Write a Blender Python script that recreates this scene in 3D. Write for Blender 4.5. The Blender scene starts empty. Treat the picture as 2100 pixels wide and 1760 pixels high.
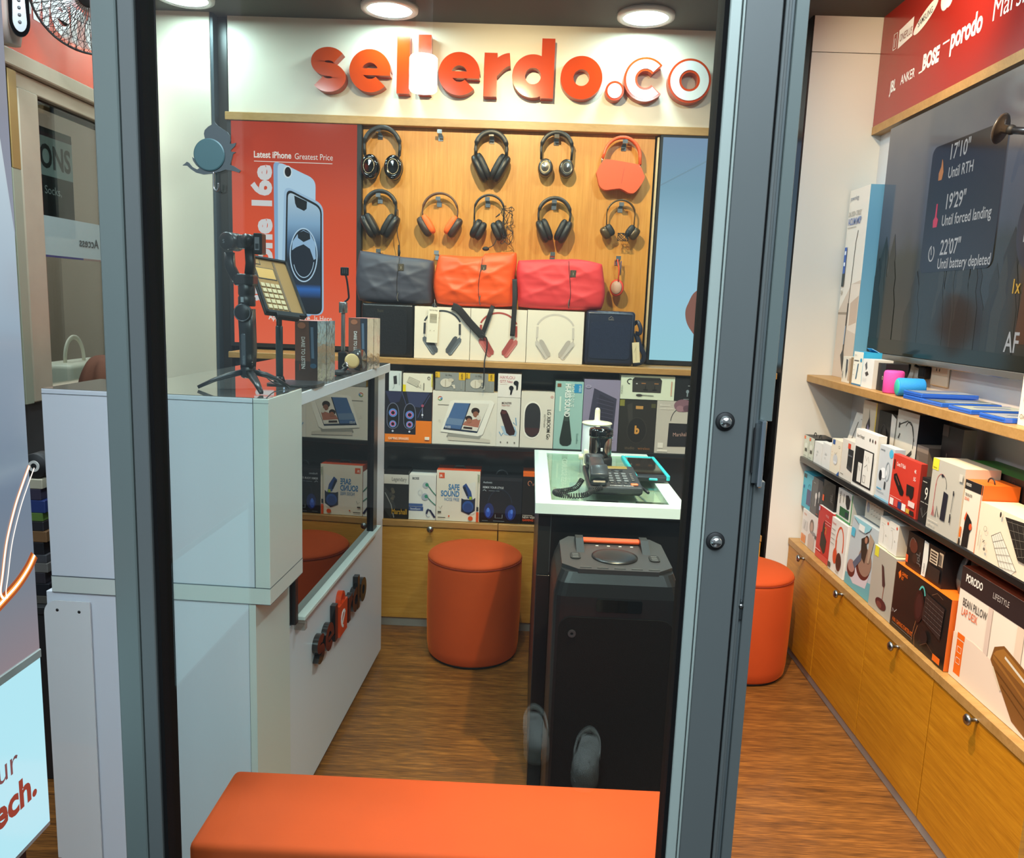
import bpy, bmesh, math, random
from mathutils import Vector as V, Matrix
random.seed(7)
S = bpy.context.scene
COL = S.collection
PI = math.pi
R_ = math.radians

# ------------------------------------------------------------------ camera
EYE = 1.55
def make_camera():
    cam = bpy.data.cameras.new('camera'); cam.sensor_width = 36; cam.lens = 36*1613/2100
    cam.clip_start = .02
    o = bpy.data.objects.new('camera', cam); COL.objects.link(o)
    y, p, r = R_(-1.1), R_(9.05), R_(2.2)
    f = V((math.sin(y)*math.cos(p), math.cos(y)*math.cos(p), -math.sin(p)))
    rt = V((math.cos(y), -math.sin(y), 0)); up = rt.cross(f)
    a = rt*math.cos(r)+up*math.sin(r); b = up*math.cos(r)-rt*math.sin(r)
    m = Matrix((a, b, -f)).transposed().to_4x4(); m.translation = (0, 0, EYE)
    o.matrix_world = m; S.camera = o
make_camera()

# ------------------------------------------------------------------ world, exposure, big lights
S.view_settings.view_transform = 'Standard'; S.view_settings.look = 'None'
S.view_settings.exposure = 0.0; S.view_settings.gamma = 1; S.view_settings.use_curve_mapping = False
w = bpy.data.worlds.new('world'); S.world = w; w.use_nodes = True
bg = w.node_tree.nodes['Background']; bg.inputs[0].default_value = (.62, .74, .80, 1); bg.inputs[1].default_value = .32

def area(name, loc, rot, size, power, col, shape='DISK', sy=None, spread=PI):
    l = bpy.data.lights.new(name, 'AREA'); l.shape = shape; l.size = size
    if sy: l.size_y = sy
    l.energy = power; l.color = col; l.spread = spread
    o = bpy.data.objects.new(name, l); COL.objects.link(o); o.location = loc; o.rotation_euler = rot
    return o
def spot(name, loc, to, power, col, ang=90, blend=.6, rad=.03):
    l = bpy.data.lights.new(name, 'SPOT'); l.energy = power; l.color = col
    l.spot_size = R_(ang); l.spot_blend = blend; l.shadow_soft_size = rad
    o = bpy.data.objects.new(name, l); COL.objects.link(o); o.location = loc
    o.rotation_euler = (V(to)-V(loc)).to_track_quat('-Z', 'Y').to_euler()
    return o
COOL = (.80, .95, 1.0); WARM = (1.0, .74, .44)
# unseen area lights standing in for the mall's lighting in front of the shop
area('unseen_mall_light', (-.25, -.7, 3.5), (R_(32), 0, R_(6)), 2.3, 105, (.74, .90, 1.0), 'RECTANGLE', 1.2)
area('unseen_mall_light', (1.5, -.6, 3.45), (R_(25), 0, 0), 1.2, 12, (.85, .94, 1.0), 'RECTANGLE', 1.2)
area('unseen_mall_light', (.1, -2.5, 4.3), (R_(48), 0, 0), 2.6, 120, (.80, .92, 1.0), 'RECTANGLE', 1.4)  # fill added behind the camera to brighten the door frame and counter front
# cool round downlights of the shop (their lenses are built with the ceiling)
DOWN = [(-.665, 3.61), (.435, 3.61), (-1.53, 3.55), (-.665, 2.3), (.62, 2.45), (-1.4, 2.3)]
for i, (x, y) in enumerate(DOWN):
    area('downlight_lamp', (x, y, 2.772), (0, 0, 0), .19, 6 if i < 3 else 22, (.66, .94, 1.0) if i < 3 else COOL)
# warm spots on the ceiling track
spot('track_spot', (-.15, 2.55, 2.72), (-.10, 3.80, 1.85), 120, WARM, 92, .7, .012)
spot('track_spot', (.45, 1.75, 2.72), (1.35, 2.0, .6), 260, WARM, 104, .7, .02)
spot('track_spot', (.2, 1.55, 2.72), (.38, 1.55, .45), 150, WARM, 62, .9)
spot('track_spot', (1.02, 2.72, 2.74), (1.42, 2.98, 2.60), 26, WARM, 110, .8)

# ------------------------------------------------------------------ materials
def lin(h):
    h = h.lstrip('#'); o = []
    for i in (0, 2, 4):
        c = int(h[i:i+2], 16)/255
        o.append(c/12.92 if c <= .04045 else ((c+.055)/1.055)**2.4)
    return (*o, 1)
_M = {}
def mat(key, hexc, rough=.45, metal=0, coat=0, emit=0, spec=.5, var=0, scale=30, bump=0, sheen=0, stretch=None, alpha=1):
    if key in _M: return _M[key]
    m = bpy.data.materials.new(key); m.use_nodes = True
    nt = m.node_tree; b = nt.nodes['Principled BSDF']
    b.inputs['Base Color'].default_value = lin(hexc); b.inputs['Roughness'].default_value = rough
    b.inputs['Metallic'].default_value = metal; b.inputs['Coat Weight'].default_value = coat
    b.inputs['Coat Roughness'].default_value = .04
    b.inputs['Specular IOR Level'].default_value = spec
    if sheen:
        b.inputs['Sheen Weight'].default_value = sheen; b.inputs['Sheen Roughness'].default_value = .35; b.inputs['Sheen Tint'].default_value = (1.0, .22, .02, 1)
    if emit:
        b.inputs['Emission Color'].default_value = lin(hexc); b.inputs['Emission Strength'].default_value = emit
    if alpha < 1: b.inputs['Alpha'].default_value = alpha
    if var or bump:
        tc = nt.nodes.new('ShaderNodeTexCoord'); mp = nt.nodes.new('ShaderNodeMapping')
        n = nt.nodes.new('ShaderNodeTexNoise'); n.inputs['Scale'].default_value = scale; n.inputs['Detail'].default_value = 4
        nt.links.new(tc.outputs['Object'], mp.inputs[0]); nt.links.new(mp.outputs[0], n.inputs['Vector'])
        if stretch: mp.inputs['Scale'].default_value = stretch
        if var:
            mx = nt.nodes.new('ShaderNodeMixRGB'); c = lin(hexc)
            mx.inputs[1].default_value = tuple(v*(1-var) for v in c[:3])+(1,)
            mx.inputs[2].default_value = tuple(min(1, v*(1+var)) for v in c[:3])+(1,)
            nt.links.new(n.outputs['Fac'], mx.inputs[0]); nt.links.new(mx.outputs[0], b.inputs['Base Color'])
        if bump:
            bp = nt.nodes.new('ShaderNodeBump'); bp.inputs['Strength'].default_value = bump; bp.inputs['Distance'].default_value = .004
            nt.links.new(n.outputs['Fac'], bp.inputs['Height']); nt.links.new(bp.outputs[0], b.inputs['Normal'])
    _M[key] = m
    return m
def P(h, rough=.42):                       # printed card or plastic of one colour
    return mat(f'print_{h.lstrip("#")}_{int(rough*100)}', h, rough)
def glow(h, e): return mat(f'glow_{h.lstrip("#")}_{int(e*100)}', h, .3, emit=e)
def lit(h, e=1.0):                         # picture on a lit screen: emits its own colour
    m = mat(f'screen_{h.lstrip("#")}_{int(e*100)}', h, .12, emit=e, spec=.35)
    m.node_tree.nodes['Principled BSDF'].inputs['Base Color'].default_value = (.01, .01, .01, 1); return m
def wood(key, c1, c2, stretch, scale=6, rough=.4, c3=None, coat=0, fine=.35):
    if key in _M: return _M[key]
    m = bpy.data.materials.new(key); m.use_nodes = True
    nt = m.node_tree; b = nt.nodes['Principled BSDF']; b.inputs['Roughness'].default_value = rough
    b.inputs['Coat Weight'].default_value = coat
    tc = nt.nodes.new('ShaderNodeTexCoord'); mp = nt.nodes.new('ShaderNodeMapping'); mp.inputs['Scale'].default_value = stretch
    n = nt.nodes.new('ShaderNodeTexNoise'); n.inputs['Scale'].default_value = scale; n.inputs['Detail'].default_value = 8
    n.inputs['Roughness'].default_value = .65; n.inputs['Distortion'].default_value = .3
    n2 = nt.nodes.new('ShaderNodeTexNoise'); n2.inputs['Scale'].default_value = scale*6; n2.inputs['Detail'].default_value = 6
    r = nt.nodes.new('ShaderNodeValToRGB'); r.color_ramp.elements[0].color = lin(c1); r.color_ramp.elements[1].color = lin(c2)
    r.color_ramp.elements[0].position = .32; r.color_ramp.elements[1].position = .68
    if c3:
        e = r.color_ramp.elements.new(.5); e.color = lin(c3)
    mm = nt.nodes.new('ShaderNodeMath'); mm.operation = 'MULTIPLY_ADD'; mm.inputs[1].default_value = fine; 
    ms = nt.nodes.new('ShaderNodeMath'); ms.operation = 'MULTIPLY_ADD'; ms.inputs[1].default_value = 1-fine; ms.inputs[2].default_value = 0
    nt.links.new(tc.outputs['Object'], mp.inputs[0])
    for q in (n, n2): nt.links.new(mp.outputs[0], q.inputs['Vector'])
    nt.links.new(n.outputs['Fac'], ms.inputs[0]); nt.links.new(n2.outputs['Fac'], mm.inputs[0]); nt.links.new(ms.outputs[0], mm.inputs[2])
    nt.links.new(mm.outputs[0], r.inputs[0]); nt.links.new(r.outputs[0], b.inputs['Base Color'])
    _M[key] = m
    return m
def pane(key, tint, refl=.05, graze=.6):   # thin clear glass: transparent with mirror reflection growing at grazing angles
    if key in _M: return _M[key]
    m = bpy.data.materials.new(key); m.use_nodes = True; nt = m.node_tree; nt.nodes.clear()
    o = nt.nodes.new('ShaderNodeOutputMaterial'); t = nt.nodes.new('ShaderNodeBsdfTransparent'); t.inputs[0].default_value = lin(tint)
    g = nt.nodes.new('ShaderNodeBsdfGlossy'); g.inputs['Roughness'].default_value = .0
    lw = nt.nodes.new('ShaderNodeLayerWeight'); lw.inputs[0].default_value = .5
    pw = nt.nodes.new('ShaderNodeMath'); pw.operation = 'POWER'; pw.inputs[1].default_value = 4
    ma = nt.nodes.new('ShaderNodeMath'); ma.operation = 'MULTIPLY_ADD'; ma.inputs[1].default_value = graze; ma.inputs[2].default_value = refl
    mx = nt.nodes.new('ShaderNodeMixShader')
    nt.links.new(lw.outputs['Facing'], pw.inputs[0]); nt.links.new(pw.outputs[0], ma.inputs[0]); nt.links.new(ma.outputs[0], mx.inputs[0])
    nt.links.new(t.outputs[0], mx.inputs[1]); nt.links.new(g.outputs[0], mx.inputs[2]); nt.links.new(mx.outputs[0], o.inputs[0])
    _M[key] = m
    return m
def ramp_screen(key, stops, axis, e=1.0, noise=0, size=1.0):   # lit picture whose colours run along one axis (Generated 0..1)
    m = bpy.data.materials.new(key); m.use_nodes = True; nt = m.node_tree; b = nt.nodes['Principled BSDF']
    b.inputs['Roughness'].default_value = .1
    b.inputs['Base Color'].default_value = (.01, .01, .01, 1)
    tc = nt.nodes.new('ShaderNodeTexCoord'); sp = nt.nodes.new('ShaderNodeSeparateXYZ'); r = nt.nodes.new('ShaderNodeValToRGB')
    nt.links.new(tc.outputs['Generated'], sp.inputs[0])
    src = sp.outputs[axis]
    if noise:
        n = nt.nodes.new('ShaderNodeTexNoise'); n.inputs['Scale'].default_value = 7; n.inputs['Detail'].default_value = 6
        nt.links.new(tc.outputs['Object'], n.inputs['Vector'])
        a = nt.nodes.new('ShaderNodeMath'); a.operation = 'MULTIPLY_ADD'; a.inputs[1].default_value = noise
        s = nt.nodes.new('ShaderNodeMath'); s.operation = 'SUBTRACT'; s.inputs[1].default_value = noise/2
        nt.links.new(n.outputs['Fac'], a.inputs[0]); nt.links.new(src, a.inputs[2]); nt.links.new(a.outputs[0], s.inputs[0]); src = s.outputs[0]
    el = r.color_ramp.elements
    el[0].position, el[0].color = stops[0][0], lin(stops[0][1]); el[1].position, el[1].color = stops[-1][0], lin(stops[-1][1])
    for p, c in stops[1:-1]:
        q = el.new(p); q.color = lin(c)
    nt.links.new(src, r.inputs[0]); nt.links.new(r.outputs[0], b.inputs['Emission Color']); b.inputs['Emission Strength'].default_value = e
    return m

WHITE = mat('white_laminate', '#dde2ea', .34, coat=.08)
WALLW = mat('white_paint', '#dad6cd', .55, var=.02, scale=3)
SIGNW = mat('sign_board_white', '#dccfbc', .35)
DARK = mat('dark_ceiling_paint', '#4a463f', .8, var=.06)
BLACK = mat('black_plastic', '#15161a', .32)
BLACKM = mat('matt_black', '#141416', .6)
BLACKG = mat('gloss_black', '#08090b', .08, coat=.6)
CHROME = mat('chrome', '#d8d8d6', .12, metal=1)
STEEL = mat('brushed_steel', '#9a9c9c', .3, metal=1)
ALU = mat('grey_aluminium', '#616b69', .42, metal=.15, var=.05, scale=14, stretch=(1, 1, .15))
ALUD = mat('grey_aluminium_flat', '#595e5e', .45, metal=.15, var=.05, scale=14, stretch=(1, 1, .15))
ALUL = mat('pale_aluminium', '#9aa5a0', .4, metal=.15, var=.05, scale=14, stretch=(1, 1, .15))
ALUW = mat('old_aluminium', '#a59a86', .4, metal=.4, var=.12, scale=9)
GASKET = mat('rubber_gasket', '#060506', .9, spec=.2)
ORANGE = mat('sign_orange_acrylic', '#bb3a0a', .16, spec=.35)
ORANGES = mat('sign_orange_edge', '#b23c10', .35)
VELVET = mat('orange_velvet', '#bd4306', .85, sheen=.55, var=.10, scale=7, bump=.15)
GLASS = pane('clear_glass', '#f4fbf8', .05, .5)
SMOKE = pane('smoked_glass', '#3a4038', .22, .7)
BOARDW = wood('board_wood', '#b97a26', '#d69a48', (16, 1, .5), 4, .42, '#c98a34')
CABW = wood('cabinet_wood_back', '#b17a2a', '#d29c48', (1, 1, 14), 4, .4, '#c28a36')
CABR = wood('cabinet_wood_side', '#a0640c', '#cc8c1e', (1, .7, 14), 4, .4, '#b87814')
SHELFW = wood('shelf_wood', '#9a713a', '#b58a52', (2, 8, 8), 3, .4)
FLOORW = wood('floor_wood', '#452a15', '#a86b2e', (1.0, 15, 1), 2.4, .36, '#784a20', .1, .55)
BGREY = mat('grey_back_panel', '#43474a', .18, coat=.3)

# ------------------------------------------------------------------ geometry helpers
class Fr:                                   # a local frame: o origin, u to the viewer's right, v up, n towards the viewer
    def __init__(s, o, u=(1, 0, 0), v=(0, 1, 0)):
        s.o = V(o); s.u = V(u).normalized(); s.v = V(v).normalized(); s.n = s.u.cross(s.v).normalized()
    def p(s, a, b, c=0): return s.o+s.u*a+s.v*b+s.n*c
    def sub(s, a, b, c=0, rot=0, yaw=0, tilt=0):
        u, v, n = s.u, s.v, s.n
        if rot: u, v = u*math.cos(rot)+v*math.sin(rot), v*math.cos(rot)-u*math.sin(rot)
        if yaw: u = u*math.cos(yaw)+n*math.sin(yaw)
        if tilt:
            nn = u.cross(v).normalized(); v = v*math.cos(tilt)-nn*math.sin(tilt)
        return Fr(s.p(a, b, c), u, v)
W0 = Fr((0, 0, 0))
def FB(x, y, z): return Fr((x, y, z), (1, 0, 0), (0, 0, 1))      # faces -Y (back wall things)
def FR(y, x, z): return Fr((x, y, z), (0, -1, 0), (0, 0, 1))     # faces -X (side wall things)

_T = {}
def text_mesh(s, bold):
    k = (s, bold)
    if k in _T: return _T[k]
    cu = bpy.data.curves.new('lettering', 'FONT'); cu.body = s; cu.offset = bold; cu.resolution_u = 3
    o = bpy.data.objects.new('lettering', cu); me = bpy.data.meshes.new_from_object(o)
    vs = [(a.co.x, a.co.y) for a in me.vertices]; fs = [tuple(p.vertices) for p in me.polygons]
    bpy.data.objects.remove(o); bpy.data.curves.remove(cu); bpy.data.meshes.remove(me)
    _T[k] = (vs, fs); return _T[k]

class MB:
    xf = None                               # optional placing of a whole builder block: (from, to, scale)
    def __init__(s): s.v = []; s.f = []; s.k = []; s.m = []; s.sm = []
    def mi(s, m):
        if m not in s.m: s.m.append(m)
        return s.m.index(m)
    def add(s, vs, fs, m, smooth=False):
        n = len(s.v); i = s.mi(m)
        if MB.xf: a, c, k = MB.xf; s.v += [c+(V(q)-a)*k for q in vs]
        else: s.v += [V(q) for q in vs]
        for f in fs: s.f.append(tuple(a+n for a in f)); s.k.append(i); s.sm.append(smooth)
        return s
    def quad(s, a, b, c, d, m): return s.add([a, b, c, d], [(0, 1, 2, 3)], m)
    def box(s, f, a, b, m, bev=0, seg=1, smooth=False):          # f frame, a and b opposite corners in it
        bm = bmesh.new(); bmesh.ops.create_cube(bm, size=1)
        for q in bm.verts:
            q.co = V(((a[i]+b[i])/2+q.co[i]*abs(b[i]-a[i]) for i in range(3)))
        if bev: bmesh.ops.bevel(bm, geom=bm.edges[:]+bm.verts[:], offset=bev, segments=seg, profile=.5, affect='EDGES')
        bm.verts.index_update()
        vs = [f.p(*q.co) for q in bm.verts]; fs = [tuple(q.index for q in g.verts) for g in bm.faces]
        flip = f.u.cross(f.v).dot(f.n) < 0
        s.add(vs, [g[::-1] for g in fs] if flip else fs, m, smooth); bm.free(); return s
    def prism(s, f, pts, t0, t1, m, ms=None, smooth=False):      # outline pts (ccw) extruded from n=t0 to n=t1
        n = len(pts); vs = [f.p(x, y, t0) for x, y in pts]+[f.p(x, y, t1) for x, y in pts]
        s.add(vs, [tuple(range(n, 2*n)), tuple(range(n-1, -1, -1))], m)
        s.add(vs, [(i, (i+1) % n, n+(i+1) % n, n+i) for i in range(n)], ms or m, smooth); return s
    def ring(s, f, cx, cy, rx, ry, ix, iy, t0, t1, m, ms=None, a0=0, a1=360, n=48):
        full = a1-a0 >= 359.9; k = n if full else n+1
        A = [R_(a0+(a1-a0)*i/n) for i in range(k)]
        vs = []
        for a in A:
            c, q = math.cos(a), math.sin(a)
            vs += [f.p(cx+rx*c, cy+ry*q, t0), f.p(cx+rx*c, cy+ry*q, t1), f.p(cx+ix*c, cy+iy*q, t1), f.p(cx+ix*c, cy+iy*q, t0)]
        top, side = [], []
        for i in range(n):
            a, b = 4*i, 4*((i+1) % k)
            top += [(a+1, b+1, b+2, a+2)]; side += [(a, b, b+1, a+1), (a+2, b+2, b+3, a+3), (a+3, b+3, b, a)]
        s.add(vs, top, m); s.add(vs, side, ms or m)
        if not full: s.add(vs, [(0, 1, 2, 3), tuple(4*n+i for i in (3, 2, 1, 0))], ms or m)
        return s
    def stroke(s, f, pts, wd, t0, t1, m, ms=None):               # flat-ended band following pts
        L, Rr = [], []
        for i, q in enumerate(pts):
            a = V((*pts[max(0, i-1)], 0)); b = V((*pts[min(len(pts)-1, i+1)], 0)); d = (b-a).normalized()
            nx, ny = -d.y*wd/2, d.x*wd/2
            L.append((q[0]+nx, q[1]+ny)); Rr.append((q[0]-nx, q[1]-ny))
        k = len(pts)
        vs = [f.p(x, y, t1) for x, y in L]+[f.p(x, y, t1) for x, y in Rr]
        s.add(vs, [(i, k+i, k+i+1, i+1) for i in range(k-1)], m)
        if t1-t0 > .0015:
            vs = [f.p(x, y, t) for t in (t1, t0) for x, y in L+Rr[::-1]]; n = 2*k
            s.add(vs, [(i, (i+1) % n, n+(i+1) % n, n+i) for i in range(n)], ms or m)
            s.add([f.p(x, y, t0) for x, y in L]+[f.p(x, y, t0) for x, y in Rr], [(i+1, k+i+1, k+i, i) for i in range(k-1)], ms or m)
        return s
    def lathe(s, o, prof, m, axis=(0, 0, 1), n=32, smooth=True, sx=1, sy=1, xdir=None):
        ax = V(axis).normalized(); u = V(xdir) if xdir else (V((1, 0, 0)) if abs(ax.x) < .8 else V((0, 1, 0)))
        u = (u-ax*u.dot(ax)).normalized(); w = ax.cross(u); o = V(o); vs = []; fs = []
        for r, h in prof:
            for i in range(n):
                a = 2*PI*i/n; vs.append(o+ax*h+u*(r*sx*math.cos(a))+w*(r*sy*math.sin(a)))
        for j in range(len(prof)-1):
            for i in range(n):
                fs.append((j*n+i, j*n+(i+1) % n, (j+1)*n+(i+1) % n, (j+1)*n+i))
        if prof[0][0] > 1e-5: fs.append(tuple(range(n-1, -1, -1)))
        if prof[-1][0] > 1e-5: fs.append(tuple((len(prof)-1)*n+i for i in range(n)))
        return s.add(vs, fs, m, smooth)
    def tube(s, pts, r, m, n=8, ry=None, ref=None, closed=False, caps=True, smooth=True, sq=False):
        pts = [V(q) for q in pts]; k = len(pts); vs = []; fs = []; prev = V(ref) if ref else None
        for i, q in enumerate(pts):
            if closed: d = pts[(i+1) % k]-pts[i-1]
            else: d = pts[min(k-1, i+1)]-pts[max(0, i-1)]
            d.normalize()
            if prev is None: prev = V((0, 0, 1)) if abs(d.z) < .9 else V((1, 0, 0))
            nn = (prev-d*prev.dot(d))
            if nn.length < 1e-6: nn = d.orthogonal()
            nn.normalize(); b = d.cross(nn)
            if not ref: prev = nn
            rr = r[i] if isinstance(r, (list, tuple)) else r
            r2 = (ry[i] if isinstance(ry, (list, tuple)) else ry) if ry else rr
            for j in range(n):
                a = 2*PI*(j+.5)/n; ca, sa = math.cos(a), math.sin(a)
                if sq: e = .35; ca = math.copysign(abs(ca)**e, ca); sa = math.copysign(abs(sa)**e, sa)
                vs.append(q+b*(rr*ca)+nn*(r2*sa))
        kk = k if closed else k-1
        for i in range(kk):
            for j in range(n):
                a, b = i*n, ((i+1) % k)*n; fs.append((a+j, a+(j+1) % n, b+(j+1) % n, b+j))
        if caps and not closed: fs += [tuple(range(n-1, -1, -1)), tuple((k-1)*n+j for j in range(n))]
        return s.add(vs, fs, m, smooth)
    def cyl(s, a, b, r, m, n=20, r2=None):
        a, b = V(a), V(b); h = (b-a).length
        return s.lathe(a, [(r, 0), (r2 if r2 is not None else r, h)], m, b-a, n, False) if n < 9 else s._cyl(a, b, r, m, n, r2, h)
    def _cyl(s, a, b, r, m, n, r2, h):
        r2 = r if r2 is None else r2; e = min(r, r2, h)*.12
        return s.lathe(a, [(r-e, 0), (r, e), (r2, h-e), (r2-e, h)], m, b-a, n)
    def ell(s, f, c, r, m, e1=1.0, e2=1.0, nu=24, nv=14, fn=None):   # superellipsoid in frame f; e<1 boxier
        def sg(a, e): return math.copysign(abs(a)**e, a)
        vs = []; fs = []
        for j in range(nv+1):
            ph = -PI/2+PI*j/nv
            for i in range(nu):
                t = 2*PI*i/nu
                x, y, z = sg(math.cos(ph), e1)*sg(math.cos(t), e2), sg(math.cos(ph), e1)*sg(math.sin(t), e2), sg(math.sin(ph), e1)
                p = (c[0]+r[0]*x, c[1]+r[1]*y, c[2]+r[2]*z)
                if fn: p = fn(*p)
                vs.append(f.p(*p))
        for j in range(nv):
            for i in range(nu):
                fs.append((j*nu+i, j*nu+(i+1) % nu, (j+1)*nu+(i+1) % nu, (j+1)*nu+i))
        return s.add(vs, fs, m, True)
    def text(s, f, t, x, y, size, m, align='l', bold=.0, sx=1, h=.0006, depth=0, rot=0):
        vs, fs = text_mesh(t, bold)
        if not vs: return s
        x0 = min(a for a, b in vs); x1 = max(a for a, b in vs)
        off = {'l': -x0, 'c': -(x0+x1)/2, 'r': -x1}[align]
        g = f.sub(x, y, 0, rot) if rot else f.sub(x, y)
        q = [g.p((a+off)*size*sx, b*size, h) for a, b in vs]
        return s.add(q, fs, m)
    def art(s, f, w, h, items, z0=.0005):
        z = z0
        for it in items:
            k = it[0]; z += .00022
            if k == 'r': _, a, b, c, d, m = it; s.quad(*(f.p(x*w, y*h, z) for x, y in ((a, b), (c, b), (c, d), (a, d))), PM(m))
            elif k == 't':
                _, t, x, y, size, m = it[:6]; o = it[6] if len(it) > 6 else {}
                s.text(f, t, x*w, y*h, size*h*1.22, PM(m), h=z, **dict(o, sx=o.get('sx', 1)*.88))
            elif k == 'e':
                _, x, y, a, b, m = it; s.add([f.p(x*w+a*w*math.cos(q*PI/12), y*h+b*h*math.sin(q*PI/12), z) for q in range(24)], [tuple(range(24))], PM(m))
            elif k == 'o':
                _, x, y, a, b, th, m = it[:7]; aa = it[7] if len(it) > 7 else (0, 360)
                s.ring(f, x*w, y*h, a*w, b*h, a*w-th*h, b*h-th*h, z-.0001, z, PM(m), None, *aa, n=28)
            elif k == 'l': _, pts, wd, m = it; s.stroke(f, [(x*w, y*h) for x, y in pts], wd*h, z, z, PM(m))
            elif k == 'p': _, pts, m = it; s.add([f.p(x*w, y*h, z) for x, y in pts], [tuple(range(len(pts)))], PM(m))
        return s
    def build(s, name, parent=None, label=None, cat=None, group=None, kind=None, base=True, bevel=0):
        lo = V((min(q[i] for q in s.v) for i in range(3))); hi = V((max(q[i] for q in s.v) for i in range(3)))
        c = V(((lo.x+hi.x)/2, (lo.y+hi.y)/2, lo.z if base else (lo.z+hi.z)/2))
        me = bpy.data.meshes.new(name); me.from_pydata([q-c for q in s.v], [], s.f)
        for m in s.m: me.materials.append(m)
        me.polygons.foreach_set('material_index', s.k); me.polygons.foreach_set('use_smooth', s.sm); me.update()
        o = bpy.data.objects.new(name, me); COL.objects.link(o); o['_w'] = 0; del o['_w']
        W[o.name] = c
        if parent: o.parent = parent; o.location = c-W[parent.name]
        else: o.location = c
        if bevel:
            b = o.modifiers.new('edge', 'BEVEL'); b.width = bevel; b.segments = 2; b.limit_method = 'ANGLE'; b.angle_limit = R_(50)
        return tag(o, label, cat, group, kind)
W = {}
def PM(m): return P(m) if isinstance(m, str) else m
def tag(o, label=None, cat=None, group=None, kind=None):
    for k, q in (('label', label), ('category', cat), ('group', group), ('kind', kind)):
        if q: o[k] = q
    return o
def thing(name, loc, label, cat, group=None):
    o = bpy.data.objects.new(name, None); o.empty_display_size = .05; COL.objects.link(o); o.location = loc; W[o.name] = V(loc)
    return tag(o, label, cat, group)
def st(mb, name): return mb.build(name, kind='structure')
def arc(cx, cz, rx, rz, a0, a1, n=24): return [(cx+rx*math.cos(R_(a0+(a1-a0)*i/n)), cz+rz*math.sin(R_(a0+(a1-a0)*i/n))) for i in range(n+1)]
def smooth_path(pts, n=6):                 # Catmull-Rom
    pts = [V(p) for p in pts]; q = [pts[0]]+pts+[pts[-1]]; out = []
    for i in range(1, len(q)-2):
        for k in range(n):
            t = k/n; a, b, c, d = q[i-1], q[i], q[i+1], q[i+2]
            out.append(.5*((2*b)+(c-a)*t+(2*a-5*b+4*c-d)*t*t+(3*b-a-3*c+d)*t**3))
    return out+[pts[-1]]
def rrect(w, h, r, n=5):                   # rounded rectangle outline from (0,0) to (w,h)
    out = []
    for cx, cy, a in ((w-r, r, -90), (w-r, h-r, 0), (r, h-r, 90), (r, r, 180)):
        out += [(cx+r*math.cos(R_(a+90*i/n)), cy+r*math.sin(R_(a+90*i/n))) for i in range(n+1)]
    return out
# ------------------------------------------------------------------ the setting
XR, XL, YB, ZC = 1.46, -1.86, 3.84, 2.79
st(MB().box(W0, (XL-.1, 1.28, -.06), (XR+.1, YB+.1, 0), FLOORW), 'floor')
MALLF = mat('mall_floor', '#2b2a2c', .25, var=.1, scale=5)
st(MB().box(W0, (-3.2, -3.2, -.06), (3.2, 1.279, -.001), MALLF), 'floor_mall')
st(MB().box(W0, (XL-.1, 1.2, ZC), (XR+.1, YB+.1, ZC+.08), DARK), 'ceiling')
st(MB().box(W0, (XL-.1, YB, 0), (XR+.1, YB+.08, ZC), mat('dark_back_wall', '#1d1b1b', .6)), 'wall_back')
st(MB().box(W0, (XR, 1.3, 0), (XR+.1, YB, ZC), mat('wall_grey_white', '#c9c8c8', .5)), 'wall_right')
# white piers either side of the back wall
b = MB().box(W0, (1.135, 3.555, 0), (XR, YB, 2.645), WALLW).box(W0, (1.135, 3.555, 2.648), (XR, YB, ZC), WALLW)
st(b, 'trim_1')
st(MB().box(W0, (XL, 3.74, 0), (-1.502, YB, ZC), mat('pier_cream', '#d5c8b4', .5)), 'trim_2')
st(MB().box(W0, (-1.501, 3.80, 0), (-1.447, YB-.002, ZC), mat('dark_corner_strip', '#2a2724', .35)).box(W0, (-1.5012, 3.745, 0), (-1.488, 3.80, ZC), mat('dark_corner_metal', '#39434a', .4)), 'trim_5')
st(MB().box(W0, (1.127, 3.556, 0), (1.1345, 3.80, ZC), mat('dark_corner_side', '#1b1c1e', .35)), 'trim_6')
# header above the storefront and door rail
b = MB().box(W0, (-1.9, 1.22, 2.2), (1.5, 1.30, ZC), mat('header_panel', '#8b8f92', .5))
st(b, 'wall_front')
st(MB().box(W0, (-.71, 1.215, 2.12), (.42, 1.285, 2.2), ALU), 'trim_3')

# left side wall: shallow glazed wall with an aluminium frame, dark lower part
st(MB().box(W0, (XL-.08, 1.3, 0), (XL, 3.56, 1.12), mat('side_wall_dark', '#27282a', .5)), 'wall_left')
b = MB()
b.box(W0, (XL-.05, 1.3, 2.29), (XL+.05, 3.555, 2.345), ALUW, .004)
b.box(W0, (XL-.03, 1.3, 2.235), (XL+.02, 3.555, 2.289), ALUW, .003)
for y0, y1 in ((2.70, 2.78), (2.86, 2.975), (3.47, 3.555)):
    b.box(W0, (XL-.035, y0, 1.12), (XL+.03, y1, 2.235), ALUW, .004)
b.box(W0, (XL+.03, 2.792, 1.12), (XL+.04, 2.84, 2.28), mat('hinge_grey', '#8d917e', .4, metal=.4), .002).box(W0, (XL+.03, 2.792, 1.95), (XL+.042, 2.838, 2.28), mat('hinge_brass', '#8f7646', .4, metal=.5), .002)
b.box(W0, (XL-.035, 2.975, 1.12), (XL+.02, 3.47, 1.17), ALUW, .004)
b.box(W0, (XL-.012, 2.976, 2.205), (XL-.008, 3.469, 2.234), GASKET)
fw = st(b, 'window_1')
MB().box(W0, (XL-.012, 2.976, 1.171), (XL-.006, 3.469, 2.234), pane('tinted_glass', '#d3dad8', .06, .45)).build('window_pane', fw)
f = Fr((XL-.004, 2.976, 1.66), (0, 1, 0), (0, 0, 1))
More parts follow.
